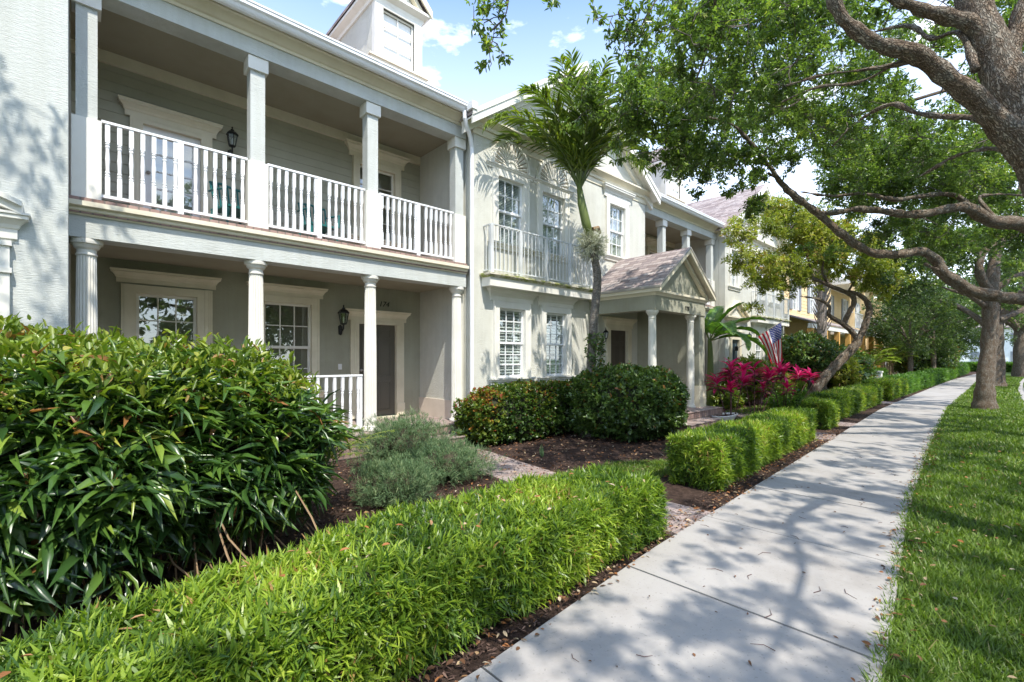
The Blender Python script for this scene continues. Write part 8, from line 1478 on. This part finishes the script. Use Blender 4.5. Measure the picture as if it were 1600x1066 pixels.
# fern fronds (coontie) at the right flank of the big shrub
t = thing('fern_cycad', 'light green feathery fronds poking out beside the dark broadleaf shrub', 'fern', (-4.75, 1.75, 0))
parts = []; m_ = MB()
for i in range(26):
    a = random.uniform(0, 6.28); L_ = random.uniform(.5, .8); el = random.uniform(.5, 1.3)
    b = Vector((-4.8 + random.uniform(-.25, .25), 1.72 + random.uniform(-.2, .2), .5))
    pts = []
    for k in range(9):
        s = k / 8; pts.append(b + Vector((math.cos(a), math.sin(a), 0)) * (L_ * s * math.cos(el * (1 - .5 * s))) + Vector((0, 0, L_ * (s * math.sin(el) - .35 * s * s))))
    m_.tube(pts, [.006 * (1 - .7 * k / 8) for k in range(9)], 4)
    pp = np.array(pts); tt = nrm(np.gradient(pp, axis=0)); idx = np.repeat(np.arange(1, 8), 6); fr = rng.uniform(0, 1, len(idx))
    q = pp[idx] + (pp[np.minimum(idx + 1, 8)] - pp[idx]) * fr[:, None]
    sd = nrm(np.cross(tt[idx], [0, 0, 1.0])); sgn = np.where(np.arange(len(idx)) % 2, 1, -1)[:, None]
    parts.append(leaf_arrays(T_BLADE, q, sd * sgn + tt[idx] * .5, np.tile([0, 0, 1.0], (len(idx), 1)), np.full(len(idx), .10), np.full(len(idx), .014), rng.uniform(.2, .9, len(idx))))
V, F, T = join(parts); fast_mesh('fronds', V, F, M['newleaf'], t, tint=T); m_.build('stalks', M['stem'], t)

GB = 'blue-green feathery shrubs'
def feather(label, c, rad, n):
    return bush('feathery_shrub', label, c, rad, n, 'sage', .055, .0045, 12, T_BLADE, GB, .45, .8, 'core2', .22, .03, .55, None, -.1, up=.7)
feather('tallest blue-green feathery shrub, by the porch entry step', (-6.1, 3.5, .34), (.64, .72, .40), 2600)
feather('low blue-green feathery shrub along the paver walk', (-5.15, 3.55, .20), (.60, .62, .27), 1800)
feather('small blue-green feathery shrub nearest the lime hedge', (-4.65, 2.55, .20), (.40, .44, .28), 1100)

# coco-plum hedge and the round laurel
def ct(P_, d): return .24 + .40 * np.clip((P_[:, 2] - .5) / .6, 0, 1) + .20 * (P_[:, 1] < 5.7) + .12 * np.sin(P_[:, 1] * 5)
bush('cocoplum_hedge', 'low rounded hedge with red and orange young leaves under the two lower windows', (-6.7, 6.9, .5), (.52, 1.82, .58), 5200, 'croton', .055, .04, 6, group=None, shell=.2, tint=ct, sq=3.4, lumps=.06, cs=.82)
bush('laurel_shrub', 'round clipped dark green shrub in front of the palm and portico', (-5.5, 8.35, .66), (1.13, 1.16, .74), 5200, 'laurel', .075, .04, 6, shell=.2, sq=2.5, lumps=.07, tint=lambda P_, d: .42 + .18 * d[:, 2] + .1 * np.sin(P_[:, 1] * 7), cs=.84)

# farther shrubs
bush('round_shrub_tree', 'dark green dome-crowned shrub on many stems behind the flag', (-5.9, 22.0, 1.75), (1.35, 1.5, .85), 1900, 'laurel', .12, .06, 5, shell=.3, zmin=.9, lumps=.12, cs=.72)
m_ = MB(); tt_ = bpy.data.objects['round_shrub_tree']
for i in range(16):
    a = random.uniform(0, 6.28); m_.tube([(-5.9 + .2 * math.cos(a), 22 + .2 * math.sin(a), 0), (-5.9 + .5 * math.cos(a), 22 + .5 * math.sin(a), .6), (-5.9 + .95 * math.cos(a), 22 + .95 * math.sin(a), 1.5)], [.04, .03, .02], 6)
m_.build('stems', M['twig'], tt_)
bush('clipped_shrub', 'dark rounded shrub to the right of the leaning trunk', (-5.3, 26.0, .95), (1.1, 1.7, 1.0), 1500, 'laurel', .14, .07, 5, shell=.25, group='dark yard shrubs')
bush('clipped_shrub', 'dark shrub in the shade by the yellow house porch', (-6.3, 30.2, 1.0), (1.2, 1.9, 1.2), 1200, 'laurel', .17, .09, 5, shell=.25, group='dark yard shrubs')
bush('clipped_shrub', 'wide dark dome-shaped shrub far along the yards', (-4.9, 50.0, 1.6), (2.0, 4.0, 1.9), 1700, 'laurel', .22, .10, 5, shell=.25, group='dark yard shrubs')
bush('leafy_shrub', 'light green big-leaved plant under the flag', (-6.3, 17.5, .85), (.9, 1.3, .75), 1100, 'newleaf', .13, .045, 7, shell=.5, group='yard plants', spread=1.3, cs=.5, zmin=.15)
bush('leafy_shrub', 'green plant against the wall below the small pedimented door', (-6.4, 15.2, .3), (.6, .8, .4), 500, 'palmleaf', .10, .035, 6, shell=.5, group='yard plants', cs=.5)
bush('leafy_shrub', 'low green filler plant beside the dark blue pot', (-4.5, 16.3, .25), (.7, 1.2, .32), 700, 'podo2', .10, .03, 6, shell=.5, group='yard plants', cs=.6)
bush('leafy_shrub', 'yellowish shrub right of the leaning tree fork', (-4.9, 24.2, .9), (.5, .6, .9), 500, 'yelleaf', .13, .04, 6, shell=.5, group='yard plants', cs=.5)

# ================================================================ palm against the gabled house
def frond(parts, m_, base, az, el, L_, sag, n=46, leaf=.52, lw=.03, tint=.5, r0=.017):
    pts = []; K = 14
    for k in range(K + 1):
        s = k / K; e = el - sag * s * s
        pts.append(None)
    p = Vector(base); pts = [p.copy()]
    for k in range(K):
        s = (k + .5) / K; e = el - sag * s ** 1.6
        p = p + Vector((math.cos(az) * math.cos(e), math.sin(az) * math.cos(e), math.sin(e))) * (L_ / K); pts.append(p.copy())
    m_.tube(pts, [r0 * (1 - .85 * k / K) + .002 for k in range(K + 1)], 6)
    pp = np.array(pts); u = rng.uniform(.14, 1, n * 2); u.sort(); f = u * K; i0 = np.minimum(f.astype(int), K - 1)
    q = pp[i0] + (pp[i0 + 1] - pp[i0]) * (f - i0)[:, None]
    tt = nrm(pp[i0 + 1] - pp[i0]); side = nrm(np.cross(tt, [0, 0, 1.0])); upv = np.cross(side, tt)
    sgn = np.where(rng.uniform(size=n * 2) < .5, 1, -1)[:, None]
    D = side * sgn * 1.0 + tt * (.55 + u[:, None] * .9) + upv * .30 + rng.normal(size=side.shape) * .08
    D[:, 2] -= .28 * rng.uniform(.3, 1.2, n * 2)
    ln = leaf * np.sin(np.clip(u * 2.7 + .35, 0, 3.0)) ** .6 * rng.uniform(.85, 1.1, n * 2)
    parts.append(leaf_arrays(T_STRAP, q, D, upv, np.maximum(ln, .12), np.full(n * 2, lw), np.clip(tint + rng.normal(size=n * 2) * .18, 0, 1)))

PB = (-5.88, 7.78)
t = thing('palm_tree', 'slim curved palm with a feathery crown against the gabled house', 'palm', (PB[0], PB[1], 0))
m_ = MB()
tr = [(-5.97, 7.68, -.05, .15), (-5.95, 7.70, .5, .11), (-5.92, 7.73, 1.41, .095), (-5.88, 7.78, 2.4, .088), (-5.83, 7.83, 3.19, .084), (-5.86, 7.8, 3.59, .08), (-5.95, 7.70, 4.16, .078)]
q = smooth_path(tr, 14)
for i in range(len(q)): q[i, 3] *= 1 + (.035 if i % 2 else -.02)
m_.tube([tuple(a[:3]) for a in q], [a[3] for a in q], 16)
m_.build('trunk', M['palm_bark'], t, smooth=True)
m_ = MB(); m_.tube([(-5.94, 7.71, 4.12), (-5.99, 7.66, 4.4), (-6.05, 7.59, 4.8), (-6.09, 7.55, 5.2)], [.082, .095, .085, .05], 14); m_.build('crownshaft', M['stem'], t, smooth=True)
parts = []; m_ = MB(); top = (-6.08, 7.56, 5.08)
AZL, AZR = R(180 + 47), R(47)      # left and right as seen from the walk
specs = [(AZL, 1.10, 2.8, 2.7), (AZL + .45, 1.15, 2.6, 2.1), (AZL - .45, 1.2, 2.6, 2.0), (AZR - .1, 1.1, 2.7, 2.5), (AZR + .6, 1.15, 2.6, 2.1), (AZR - .7, 1.2, 2.5, 1.9),
         (AZL + 1.2, 1.35, 2.4, 1.3), (AZR + 1.3, 1.38, 2.4, 1.1), (AZL - 1.2, 1.38, 2.4, 1.2), (AZR - 1.4, 1.3, 2.3, 1.2), (R(320), 1.2, 2.2, 1.5), (R(350), 1.35, 2.3, 1.2), (AZL + .2, 1.42, 2.3, 1.1), (AZR + .1, 1.38, 2.3, 1.3), (AZL - .2, 1.3, 2.3, 1.5), (R(300), 1.45, 2.3, .8), (AZL + .8, 1.3, 2.3, 1.6), (AZR + .3, 1.3, 2.4, 1.7)]
for az, el, L_, sg in specs: frond(parts, m_, top, az, el, L_ * 1.07, sg, n=50, leaf=.60, lw=.032, tint=random.uniform(.35, .8))
V, F, T = join(parts); fast_mesh('fronds', V, F, M['palmleaf'], t, tint=T); m_.build('frond_stalks', M['stem'], t)
# air plant tuft on the trunk and creeper at its foot
c0 = np.array((-5.92, 7.74, 3.95))
n = 620; d = rdir(n); V, F, T = rosettes(c0 + d * rng.uniform(.05, .33, n)[:, None], nrm(d + [0, 0, .1]), 6, .7, .09, .009, T_BLADE, .4, None, .5, .1, .01)
o = fast_mesh('air_plant', V, F, M['pale_tuft'], None, loc=tuple(c0), tint=T); tag(o, 'pale silvery air plant tuft growing round the palm trunk', 'air plant')
m_ = MB(); m_.tube([(-5.93, 7.80, 4.28), (-5.90, 7.93, 4.32), (-5.88, 8.0, 4.22)], [.05, .06, .03], 8)
tag(m_.build('palm_boot', M['drystem'], None, loc=(-5.9, 7.9, 4.2)), 'brown dry husk stuck on the palm trunk above the air plant', 'husk')
n = 330; z = rng.uniform(.9, 2.1, n); a = rng.uniform(-2.4, 1.4, n); rr = rng.uniform(.10, .17, n)
P_ = np.stack([-5.89 + rr * np.cos(a), 7.81 + rr * np.sin(a), z], 1); V, F, T = rosettes(P_, nrm(np.stack([np.cos(a), np.sin(a), a * 0], 1)), 4, 1, .05, .035, T_OVAL, .4, None, .5, .2, .02)
o = fast_mesh('creeper', V, F, M['laurel'], None, loc=(-5.88, 7.8, .9), tint=T); tag(o, 'small-leaved creeper climbing the foot of the palm trunk', 'creeper')

# small areca palms by the orange house and a pale-trunked palm before the yellow one
for (bx, by, h, lab) in [(-5.6, 32.6, 1.0, 'bushy small palm in front of the orange porch posts'), (-5.4, 37.6, 1.3, 'thin-stemmed small palm farther along the orange porch')]:
    t = thing('small_palm', lab, 'palm', (bx, by, 0), 'small palms by the orange house'); parts = []; m_ = MB()
    for i in range(14):
        a = random.uniform(0, 6.28); b = (bx + .3 * math.cos(a), by + .3 * math.sin(a), h + random.uniform(-.2, .3))
        frond(parts, m_, b, a, random.uniform(.7, 1.3), 1.5, 1.4, n=26, leaf=.42, lw=.05, tint=.7)
        m_.tube([(b[0], b[1], 0), b], [.04, .03], 6)
    V, F, T = join(parts); fast_mesh('fronds', V, F, M['palmleaf'], t, tint=T); m_.build('stems', M['drystem'], t)
t = thing('cabbage_palm', 'palm with a pale fibrous trunk rising before the yellow house', 'palm', (-5.7, 24.0, 0))
m_ = MB(); m_.tube([(-5.7, 24, -.1), (-5.7, 24, 2.2), (-5.68, 24, 5.6)], [.2, .19, .17], 12)
for i in range(60):
    z = random.uniform(2.6, 5.6); a = random.uniform(0, 6.28)
    m_.tube([(-5.7 + .17 * math.cos(a), 24 + .17 * math.sin(a), z), (-5.7 + .30 * math.cos(a), 24 + .30 * math.sin(a), z + .25), (-5.7 + .36 * math.cos(a), 24 + .36 * math.sin(a), z + .42)], [.035, .025, .008], 4)
m_.build('trunk', M['palebark'], t)
parts = []; m_ = MB()
for i in range(18):
    frond(parts, m_, (-5.68, 24, 5.7), random.uniform(0, 6.28), random.uniform(-.1, 1.3), 1.5, 1.2, n=30, leaf=.6, lw=.06, tint=.55)
V, F, T = join(parts); fast_mesh('fronds', V, F, M['palmleaf'], t, tint=T); m_.build('frond_stalks', M['stem'], t)

# ================================================================ cordylines, banana, planter, pot
def cordyline(label, x, y, heads):
    t = thing('cordyline', label, 'plant', (x, y, 0), 'magenta cordylines'); m_ = MB(); parts = []
    for dx, dy, h, s in heads:
        p = (x + dx, y + dy, h)
        m_.tube([(x + dx * .25, y + dy * .25, 0), (x + dx * .7, y + dy * .7, h * .6), p], [.014, .012, .012], 6)
        n = 24; zo = rng.uniform(-.22 * s, .05, n); el = np.interp(zo, [-.22 * s, .05], [-.15, 1.15]) + rng.normal(size=n) * .15; a = rng.uniform(0, 6.28, n)
        D = np.stack([np.cos(a) * np.cos(el), np.sin(a) * np.cos(el), np.sin(el)], 1)
        T = np.clip(np.interp(zo, [-.22 * s, -.05], [.05, .8]) + rng.normal(size=n) * .15, 0, 1)
        P_ = np.array(p) + np.stack([zo * 0, zo * 0, zo], 1)
        parts.append(leaf_arrays(T_STRAP, P_, D, np.tile([0, 0, 1.0], (n, 1)) + D * .01, np.full(n, .40 * s) * rng.uniform(.75, 1.1, n), np.full(n, .095 * s), T))
    V, F, T = join(parts); fast_mesh('leaves', V, F, M['magenta'], t, tint=T); m_.build('stems', M['darkstem'], t)
    return t
cordyline('magenta cordyline with the tallest heads, beside the white planter', -4.85, 12.1, [(0, 0, 1.34, 1), (-.28, -.2, 1.0, .95), (.25, .1, 1.02, .9), (.1, -.28, .84, .8), (-.1, .3, 1.12, .9)])
cordyline('magenta cordyline in the middle of the three', -4.8, 13.55, [(0, 0, 1.26, 1), (.3, .2, 1.12, .9), (-.2, -.25, 1.22, .95), (.1, .35, .8, .85), (.45, .55, 1.25, .85)])
cordyline('magenta cordyline nearest the leaning tree', -4.6, 15.3, [(0, 0, 1.2, 1), (.3, .3, 1.12, .95), (-.25, -.3, 1.0, .9), (.15, -.2, .72, .85), (.45, .9, 1.1, .9)])

def banana_leaf(m_, base, az, el, L_, sag, wd):
    K = 16; p = Vector(base); cen = [p.copy()]; dirs = []
    for k in range(K):
        s = (k + .5) / K; e = el - sag * s ** 1.4
        d = Vector((math.cos(az) * math.cos(e), math.sin(az) * math.cos(e), math.sin(e))); dirs.append(d)
        p = p + d * (L_ / K); cen.append(p.copy())
    dirs.append(dirs[-1])
    for sg in (-1, 1):
        prev = None
        for k in range(K * 2 + 1):
            f = k / 2; i = min(int(f), K - 1); c = cen[i].lerp(cen[i + 1], f - i); d = dirs[i]
            s = k / (K * 2)
            if s < .14: prev = None; continue
            side = d.cross(Vector((0, 0, 1)))
            if side.length < .05: side = Vector((math.sin(az), -math.cos(az), 0))
            side.normalize(); up = side.cross(d)
            hw = wd * math.sin(min(1, (s - .12) / .88) ** .75 * math.pi) ** .55 * .5 if s < .999 else .0
            tear = random.random() < .16
            edge = c + side * sg * hw + up * (hw * .35 - .06 * math.sin(k * 1.1) * hw) + d * hw * .25
            midp = c + side * sg * hw * .5 + up * hw * .28 + d * hw * .1
            cur = (c, midp, edge)
            if prev is not None and not tear:
                m_.add([prev[0], cur[0], cur[1], prev[1], cur[2], prev[2]], [(0, 1, 2, 3), (3, 2, 4, 5)])
            elif prev is not None:
                g = prev[2].lerp(cur[2], .5); m_.add([prev[0], cur[0], cur[1], prev[1], prev[2].lerp(cur[2], .3)], [(0, 1, 2, 3), (3, 2, 4)])
            prev = cur
    return cen
BX, BY = -6.55, 14.6
t = thing('banana_plant', 'banana plant with big arching green leaves right of the portico', 'plant', (BX, BY, 0))
m_ = MB(); q = smooth_path([(BX, BY, -.05, .13), (BX + .03, BY + .05, .8, .11), (BX + .02, BY + .1, 1.6, .09), (BX, BY + .1, 2.2, .06)], 5)
m_.tube([tuple(a[:3]) for a in q], [a[3] for a in q], 10); m_.build('trunk', M['stem'], t, smooth=True)
lv = MB(); rb = MB()
for az, el, L_, sg, wd in [(AZR + .1, .75, 2.1, 1.0, .50), (AZR - .1, .35, 2.0, 1.5, .52), (AZR + .3, .55, 2.1, 1.1, .46), (AZL + .3, 1.1, 1.7, 1.0, .5), (R(320), .9, 1.7, 2.0, .55), (R(350), .6, 1.6, 2.1, .55), (R(200), 1.3, 1.7, .7, .5), (R(95), 1.2, 1.8, 1.0, .5), (AZR - .5, 1.2, 1.6, .8, .45)]:
    c = banana_leaf(lv, (BX, BY + .1, 2.15), az, el, L_, sg, wd)
    rb.tube(c, [.022 * (1 - .8 * i / len(c)) for i in range(len(c))], 5)
o = lv.build('leaves', M['banana'], t); o.data.attributes.new('tint', 'FLOAT', 'FACE').data.foreach_set('value', rng.uniform(.2, .9, len(o.data.polygons)).astype(np.float32))
rb.build('leaf_ribs', M['newstalk'] if 'newstalk' in M else M['stem'], t)

t = thing('long_planter', 'long white trough planter sunk in the mulch by the cordylines', 'planter', (-4.7, 12.2, 0))
m_ = MB(); ring = []
pr_ = [(.30, .0), (.42, .14), (.46, .17), (.46, .19), (.41, .19), (.38, .12)]
for rr, z in pr_:
    for k in range(32):
        a = 2 * math.pi * k / 32; ring.append((-4.9 + rr * .45 * math.cos(a), 11.85 + rr * 1.35 * math.sin(a), z))
m_.add(ring, [(i * 32 + k, i * 32 + (k + 1) % 32, (i + 1) * 32 + (k + 1) % 32, (i + 1) * 32 + k) for i in range(5) for k in range(32)])
m_.build('trough', M['tank'], t, smooth=True)
m_ = MB(); m_.add([(-4.9 + .39 * .45 * math.cos(2 * math.pi * k / 32), 11.85 + .39 * 1.35 * math.sin(2 * math.pi * k / 32), .15) for k in range(32)], [tuple(range(32))]); m_.build('soil', M['mulch'], t)

t = thing('flower_pot', 'dark blue glazed pot with upright snake plant leaves', 'pot', (-4.7, 17.5, 0))
m_ = MB(); m_.lathe(-4.7, 17.5, [(.17, 0), (.24, .2), (.28, .5), (.30, .52), (.30, .56), (.26, .56), (.25, .48)], 24); m_.build('pot', M['pot'], t, smooth=True)
n = 34; a = rng.uniform(0, 6.28, n); D = np.stack([np.cos(a) * .3, np.sin(a) * .3, np.ones(n)], 1)
V, F, T = leaf_arrays(T_STRAP, np.array((-4.7, 17.5, .5)) + D * [.3, .3, 0] * .4, D, np.stack([np.cos(a), np.sin(a), a * 0], 1), rng.uniform(.25, .5, n), np.full(n, .06), rng.uniform(.1, .8, n))
fast_mesh('leaves', V, F, M['newleaf'], t, tint=T)

t = thing('utility_box', 'cream utility cabinet behind the sidewalk hedges', 'utility box', (-4.45, 27.8, 0))
m_ = MB(); m_.box(-4.72, -4.18, 27.6, 28.0, 0, .92); m_.build('cabinet', M['cream2'], t)
m_ = MB(); m_.box(-4.75, -4.15, 27.57, 28.03, .922, .99); m_.build('lid', M['cream2'], t)

# thin blue-grey pole across the road
t = thing('street_pole', 'slim blue-grey pole near the right edge', 'pole', (2.3, 62, 0))
m_ = MB(); m_.lathe(3.0, 62, [(.18, 0), (.18, .3), (.10, .4), (.09, 3.6), (.02, 3.65)], 12); m_.build('pole', M['sky_pole'], t)

# stray sprout in the mulch
n = 9; a = rng.uniform(0, 6.28, n); D = np.stack([np.cos(a) * .25, np.sin(a) * .25, np.ones(n)], 1)
V, F, T = leaf_arrays(T_STRAP, np.tile((-5.15, 5.45, 0.0), (n, 1)), D, np.stack([np.cos(a), np.sin(a), a * 0], 1), rng.uniform(.1, .24, n), np.full(n, .02), rng.uniform(.1, .8, n))
tag(fast_mesh('sprout', V, F, M['sage'], None, (-5.15, 5.45, 0), T), 'small upright sprout in the bare mulch before the red-tipped hedge', 'plant')

# ================================================================ the flag
A_, B_ = Vector((-6.98, 17.9, 1.95)), Vector((-5.62, 18.6, 2.95))
t = thing('flag', 'American flag hanging from an angled pole on the far gabled house', 'flag', tuple(A_))
m_ = MB(); m_.tube([A_, B_], .014, 8); m_.lathe(B_.x, B_.y, [(.0, B_.z - .02), (.03, B_.z), (.03, B_.z + .02), (0, B_.z + .05)], 10); m_.build('flagpole', M['steel'], t)
m_ = MB(); m_.box(-7.0, -6.93, 17.84, 17.96, 1.88, 2.04); m_.build('bracket', M['black'], t)
red = painted('flag_red', (.55, .015, .03), .8, .05, 30, .02); whi = painted('flag_white', (.80, .80, .80), .8, .05, 30, .02); blu = painted('flag_blue', (.02, .04, .22), .8, .05, 30, .02)
m_ = MB(); NU, NV = 26, 30
pd = (B_ - A_).normalized(); hz = Vector((-pd.x, -pd.y, 0)).normalized()
def fp(u, v):
    h = B_ - pd * (.06 + .92 * u)
    s = v ** .8
    back = (B_ - pd * .06) - h
    x = h + Vector((back.x, back.y, 0)) * (.72 * s)
    x += Vector((0, 0, -1)) * (1.42 * v * (1 - .12 * u)) + Vector((0, 0, 1)) * 0
    nn = Vector((-hz.y, hz.x, 0))
    return x + nn * (.075 * math.sin(u * 11 + v * 2) * v ** .6) + hz * (.02 * math.sin(u * 23 + v * 5) * v)
for i in range(NU):
    for j in range(NV):
        u0, u1, v0, v1 = i / NU, (i + 1) / NU, j / NV, (j + 1) / NV
        st = i // 2
        m_.cur = 2 if (st < 7 and j < 12) else (0 if st % 2 == 0 else 1)
        m_.add([fp(u0, v0), fp(u1, v0), fp(u1, v1), fp(u0, v1)], [(0, 1, 2, 3)])
m_.cur = 1
for r_ in range(9):
    for c_ in range(6 if r_ % 2 == 0 else 5):
        v = .4 * ((c_ * 2 + 1 + (r_ % 2)) / 12); u = .5385 * (r_ + 1) / 10
        for sg in (-1, 1):
            nn = Vector((-hz.y, hz.x, 0)) * .006 * sg; c = fp(u, v) + nn; e1 = (fp(u + .01, v) - fp(u, v)).normalized() * .022; e2 = (fp(u, v + .01) - fp(u, v)).normalized() * .022
            ps = [c + (e1 * math.cos(a) + e2 * math.sin(a)) * (1 if k % 2 == 0 else .4) for k, a in enumerate([math.pi * 2 * k / 10 for k in range(10)])]
            m_.add([c] + ps, [(0, 1 + k, 1 + (k + 1) % 10) for k in range(10)])
m_.build('flag_cloth', [red, whi, blu], t, smooth=True)

# ================================================================ plastic chairs on the balcony
def chair(label, x, y, z, rz):
    t = thing('patio_chair', label, 'chair', (0, 0, 0), 'plastic chairs on the balcony')
    m_ = MB(); m_.box(-.24, .24, -.22, .22, .38, .41); m_.build('seat', M['teal'], t)
    m_ = MB()
    for i in range(9):
        a = -1.05 + 2.1 * i / 8; cx, cy = -.08 - .2 * math.cos(a), .27 * math.sin(a)
        m_.tube([(cx + .05, cy * .9, .41), (cx - .04, cy, .86 - .06 * abs(a))], .013, 5)
    m_.tube([(-.08 - .2 * math.cos(a) - .04, .27 * math.sin(a), .87 - .06 * abs(a)) for a in [-1.05 + 2.1 * i / 10 for i in range(11)]], .02, 6)
    m_.build('backrest', M['teal'], t)
    for s in (-1, 1):
        m_ = MB(); m_.tube([(-.2, s * .26, .66), (.05, s * .28, .64), (.22, s * .27, .62), (.24, s * .25, .4)], .017, 6); m_.build('armrest', M['teal'], t)
        for f in (-1, 1):
            m_ = MB(); m_.tube([(f * .2, s * .2, .39), (f * .26, s * .25, 0)], [.024, .016], 6); m_.build('leg', M['teal'], t)
    t.location = (x, y, z); t.rotation_euler = (0, 0, rz)
    return t
chair('teal plastic chair behind the first balcony railing, beside the left post', -8.1, 1.72, 3.455, .3)
chair('teal plastic chair behind the middle balcony railing', -8.15, 3.0, 3.455, .1)

# ================================================================ grass, litter, chips
def grass(y0, y1, xl, xr, n, ll, lw, name='grass'):
    y = rng.uniform(y0, y1, n); x0 = np.vectorize(xl)(y); x1 = np.vectorize(xr)(y); x = x0 + (x1 - x0) * rng.uniform(0, 1, n)
    pat = np.sin(x * 5 + y * 2) * np.sin(y * 3.1 - x * 2)
    z = np.zeros(n); P_ = np.stack([x, y, z - .005], 1)
    a = rng.uniform(0, 6.28, n); el = rng.uniform(.3, 1.3, n)
    D = np.stack([np.cos(a) * np.cos(el), np.sin(a) * np.cos(el), np.sin(el)], 1)
    up = np.tile([0, 0, 1.0], (n, 1)) + rng.normal(size=(n, 3)) * .3
    T = np.clip(.42 + .14 * pat + rng.normal(size=n) * .2, 0, .92); T[rng.uniform(size=n) < .02] = .98
    return leaf_arrays(T_BLADE, P_, D, up, ll * rng.uniform(.5, 1.25, n) * (1 + .15 * pat), lw * rng.uniform(.7, 1.3, n), T)
g = [grass(1.4, 5, lambda y: lerp_edge(SW_R, y) - .05, lambda y: 1.5, 60000, .075, .0075),
     grass(5, 9, lambda y: lerp_edge(SW_R, y) - .05, lambda y: 1.9, 46000, .075, .010),
     grass(9, 15, lambda y: lerp_edge(SW_R, y) - .04, lambda y: min(2.0, lerp_edge(RD, y)), 36000, .08, .015),
     grass(15, 26, lambda y: lerp_edge(SW_R, y) - .03, lambda y: lerp_edge(RD, y), 26000, .085, .025),
     grass(26, 60, lambda y: lerp_edge(SW_R, y) - .03, lambda y: lerp_edge(RD, y), 20000, .10, .05)]
V, F, T = join(g); tag(fast_mesh('grass', V, F, M['grassleaf'], None, (0, 0, 0), T), kind='stuff', label='green lawn grass of the verge beside the sidewalk')
g = [grass(3.75, 4.9, lambda y: -4.0, lambda y: -3.05, 0 + 1, .05, .008), grass(14, 24, lambda y: -5.8, lambda y: -3.9, 9000, .07, .025), grass(24, 40, lambda y: -6, lambda y: -4, 6000, .1, .05),
     grass(4.95, 6.6, lambda y: -3.95 + .25 * math.sin(y * 4), lambda y: -3.2, 9000, .06, .009)]
V, F, T = join(g); tag(fast_mesh('grass', V, F, M['grassleaf'], None, (0, 0, 0), T), kind='stuff', label='thin grass patches between the yard plants')

def scatter_flat(n, xf, yf, ll, lw, T, z=.012, lift=.02, tpl=T_OVAL):
    x, y = xf(n), yf(n)
    if callable(x): x = x(y)
    P_ = np.stack([x, y, z + rng.uniform(0, lift, n)], 1)
    a = rng.uniform(0, 6.28, n); D = np.stack([np.cos(a), np.sin(a), rng.normal(size=n) * .2], 1)
    up = np.tile([0, 0, 1.0], (n, 1)) + rng.normal(size=(n, 3)) * .35
    return leaf_arrays(tpl, P_, D, up, ll * rng.uniform(.6, 1.4, n), lw * rng.uniform(.6, 1.4, n), T)
U = lambda a, b: (lambda n: rng.uniform(a, b, n))
def edge_x(tab, lo, hi): return lambda n: (lambda y: np.array([lerp_edge(tab, v) for v in y]) + rng.uniform(lo, hi, len(y)))
# fallen leaves and twigs on beds, walk edges and grass
g = [scatter_flat(2600, U(-7, -3.1), U(-1.5, 10), .05, .022, rng.uniform(0, 1, 2600)),
     scatter_flat(900, edge_x(SW_L, -.25, .06), U(.8, 12), .04, .017, rng.uniform(0, 1, 900), .02),
     scatter_flat(60, U(-1.9, -.5), U(1.5, 12), .035, .012, rng.uniform(0, .35, 60), .027, .006),
     scatter_flat(420, edge_x(SW_R, -.12, .12), U(1.5, 14), .04, .016, rng.uniform(0, 1, 420), .03, .02),
     scatter_flat(330, U(-.5, 1.6), U(1.8, 12), .045, .018, rng.uniform(.2, 1, 330), .055, .02),
     scatter_flat(42, U(-2.62, -2.06), U(-.5, 3.7), .045, .018, rng.uniform(.45, 1, 42), .585, .02),
     scatter_flat(700, U(-6.5, -3.6), U(11, 22), .06, .025, rng.uniform(0, 1, 700))]
V, F, T = join(g); tag(fast_mesh('leaf_litter', V, F, M['litter'], None, (0, 0, 0), T), kind='stuff', label='dry fallen leaves scattered over beds, walk and grass')
g = [scatter_flat(15000, U(-7.0, -3.0), U(-1.5, 10), .035, .011, rng.uniform(0, .45, 15000), .0, .025, T_BLADE),
     scatter_flat(5000, edge_x(SW_L, -.35, .02), U(.8, 14), .03, .009, rng.uniform(0, .5, 5000), .0, .02, T_BLADE),
     scatter_flat(5000, U(-6.5, -3.3), U(10, 20), .05, .02, rng.uniform(0, .4, 5000), .0, .03, T_BLADE)]
V, F, T = join(g)
mulchm = leaf_mat('mulch_chips', [(0, (.03, .02, .016)), (.25, (.08, .05, .04)), (.5, (.20, .13, .10)), (1, (.3, .2, .14))], .05, .85, .15, (1, 1, 1))
tag(fast_mesh('mulch_chips', V, F, mulchm, None, (0, 0, 0), T), kind='stuff', label='dark bark mulch chips covering the beds')
m_ = MB()
for i in range(46):
    y = random.uniform(1.6, 10); x = random.uniform(lerp_edge(SW_L, y) + .15, lerp_edge(SW_R, y) + .1); a = random.uniform(0, 6.28); L_ = random.uniform(.03, .14)
    if i % 2: x = lerp_edge(SW_R, y) - random.uniform(0, .45)
    m_.tube([(x, y, .030), (x + L_ * .5 * math.cos(a), y + L_ * .5 * math.sin(a), .032), (x + L_ * math.cos(a + .4), y + L_ * math.sin(a + .4), .030)], [.002, .002, .001], 4)
tag(m_.build('fallen_twigs', M['darkstem'], None), kind='stuff', label='thin dry twigs lying on the sidewalk')
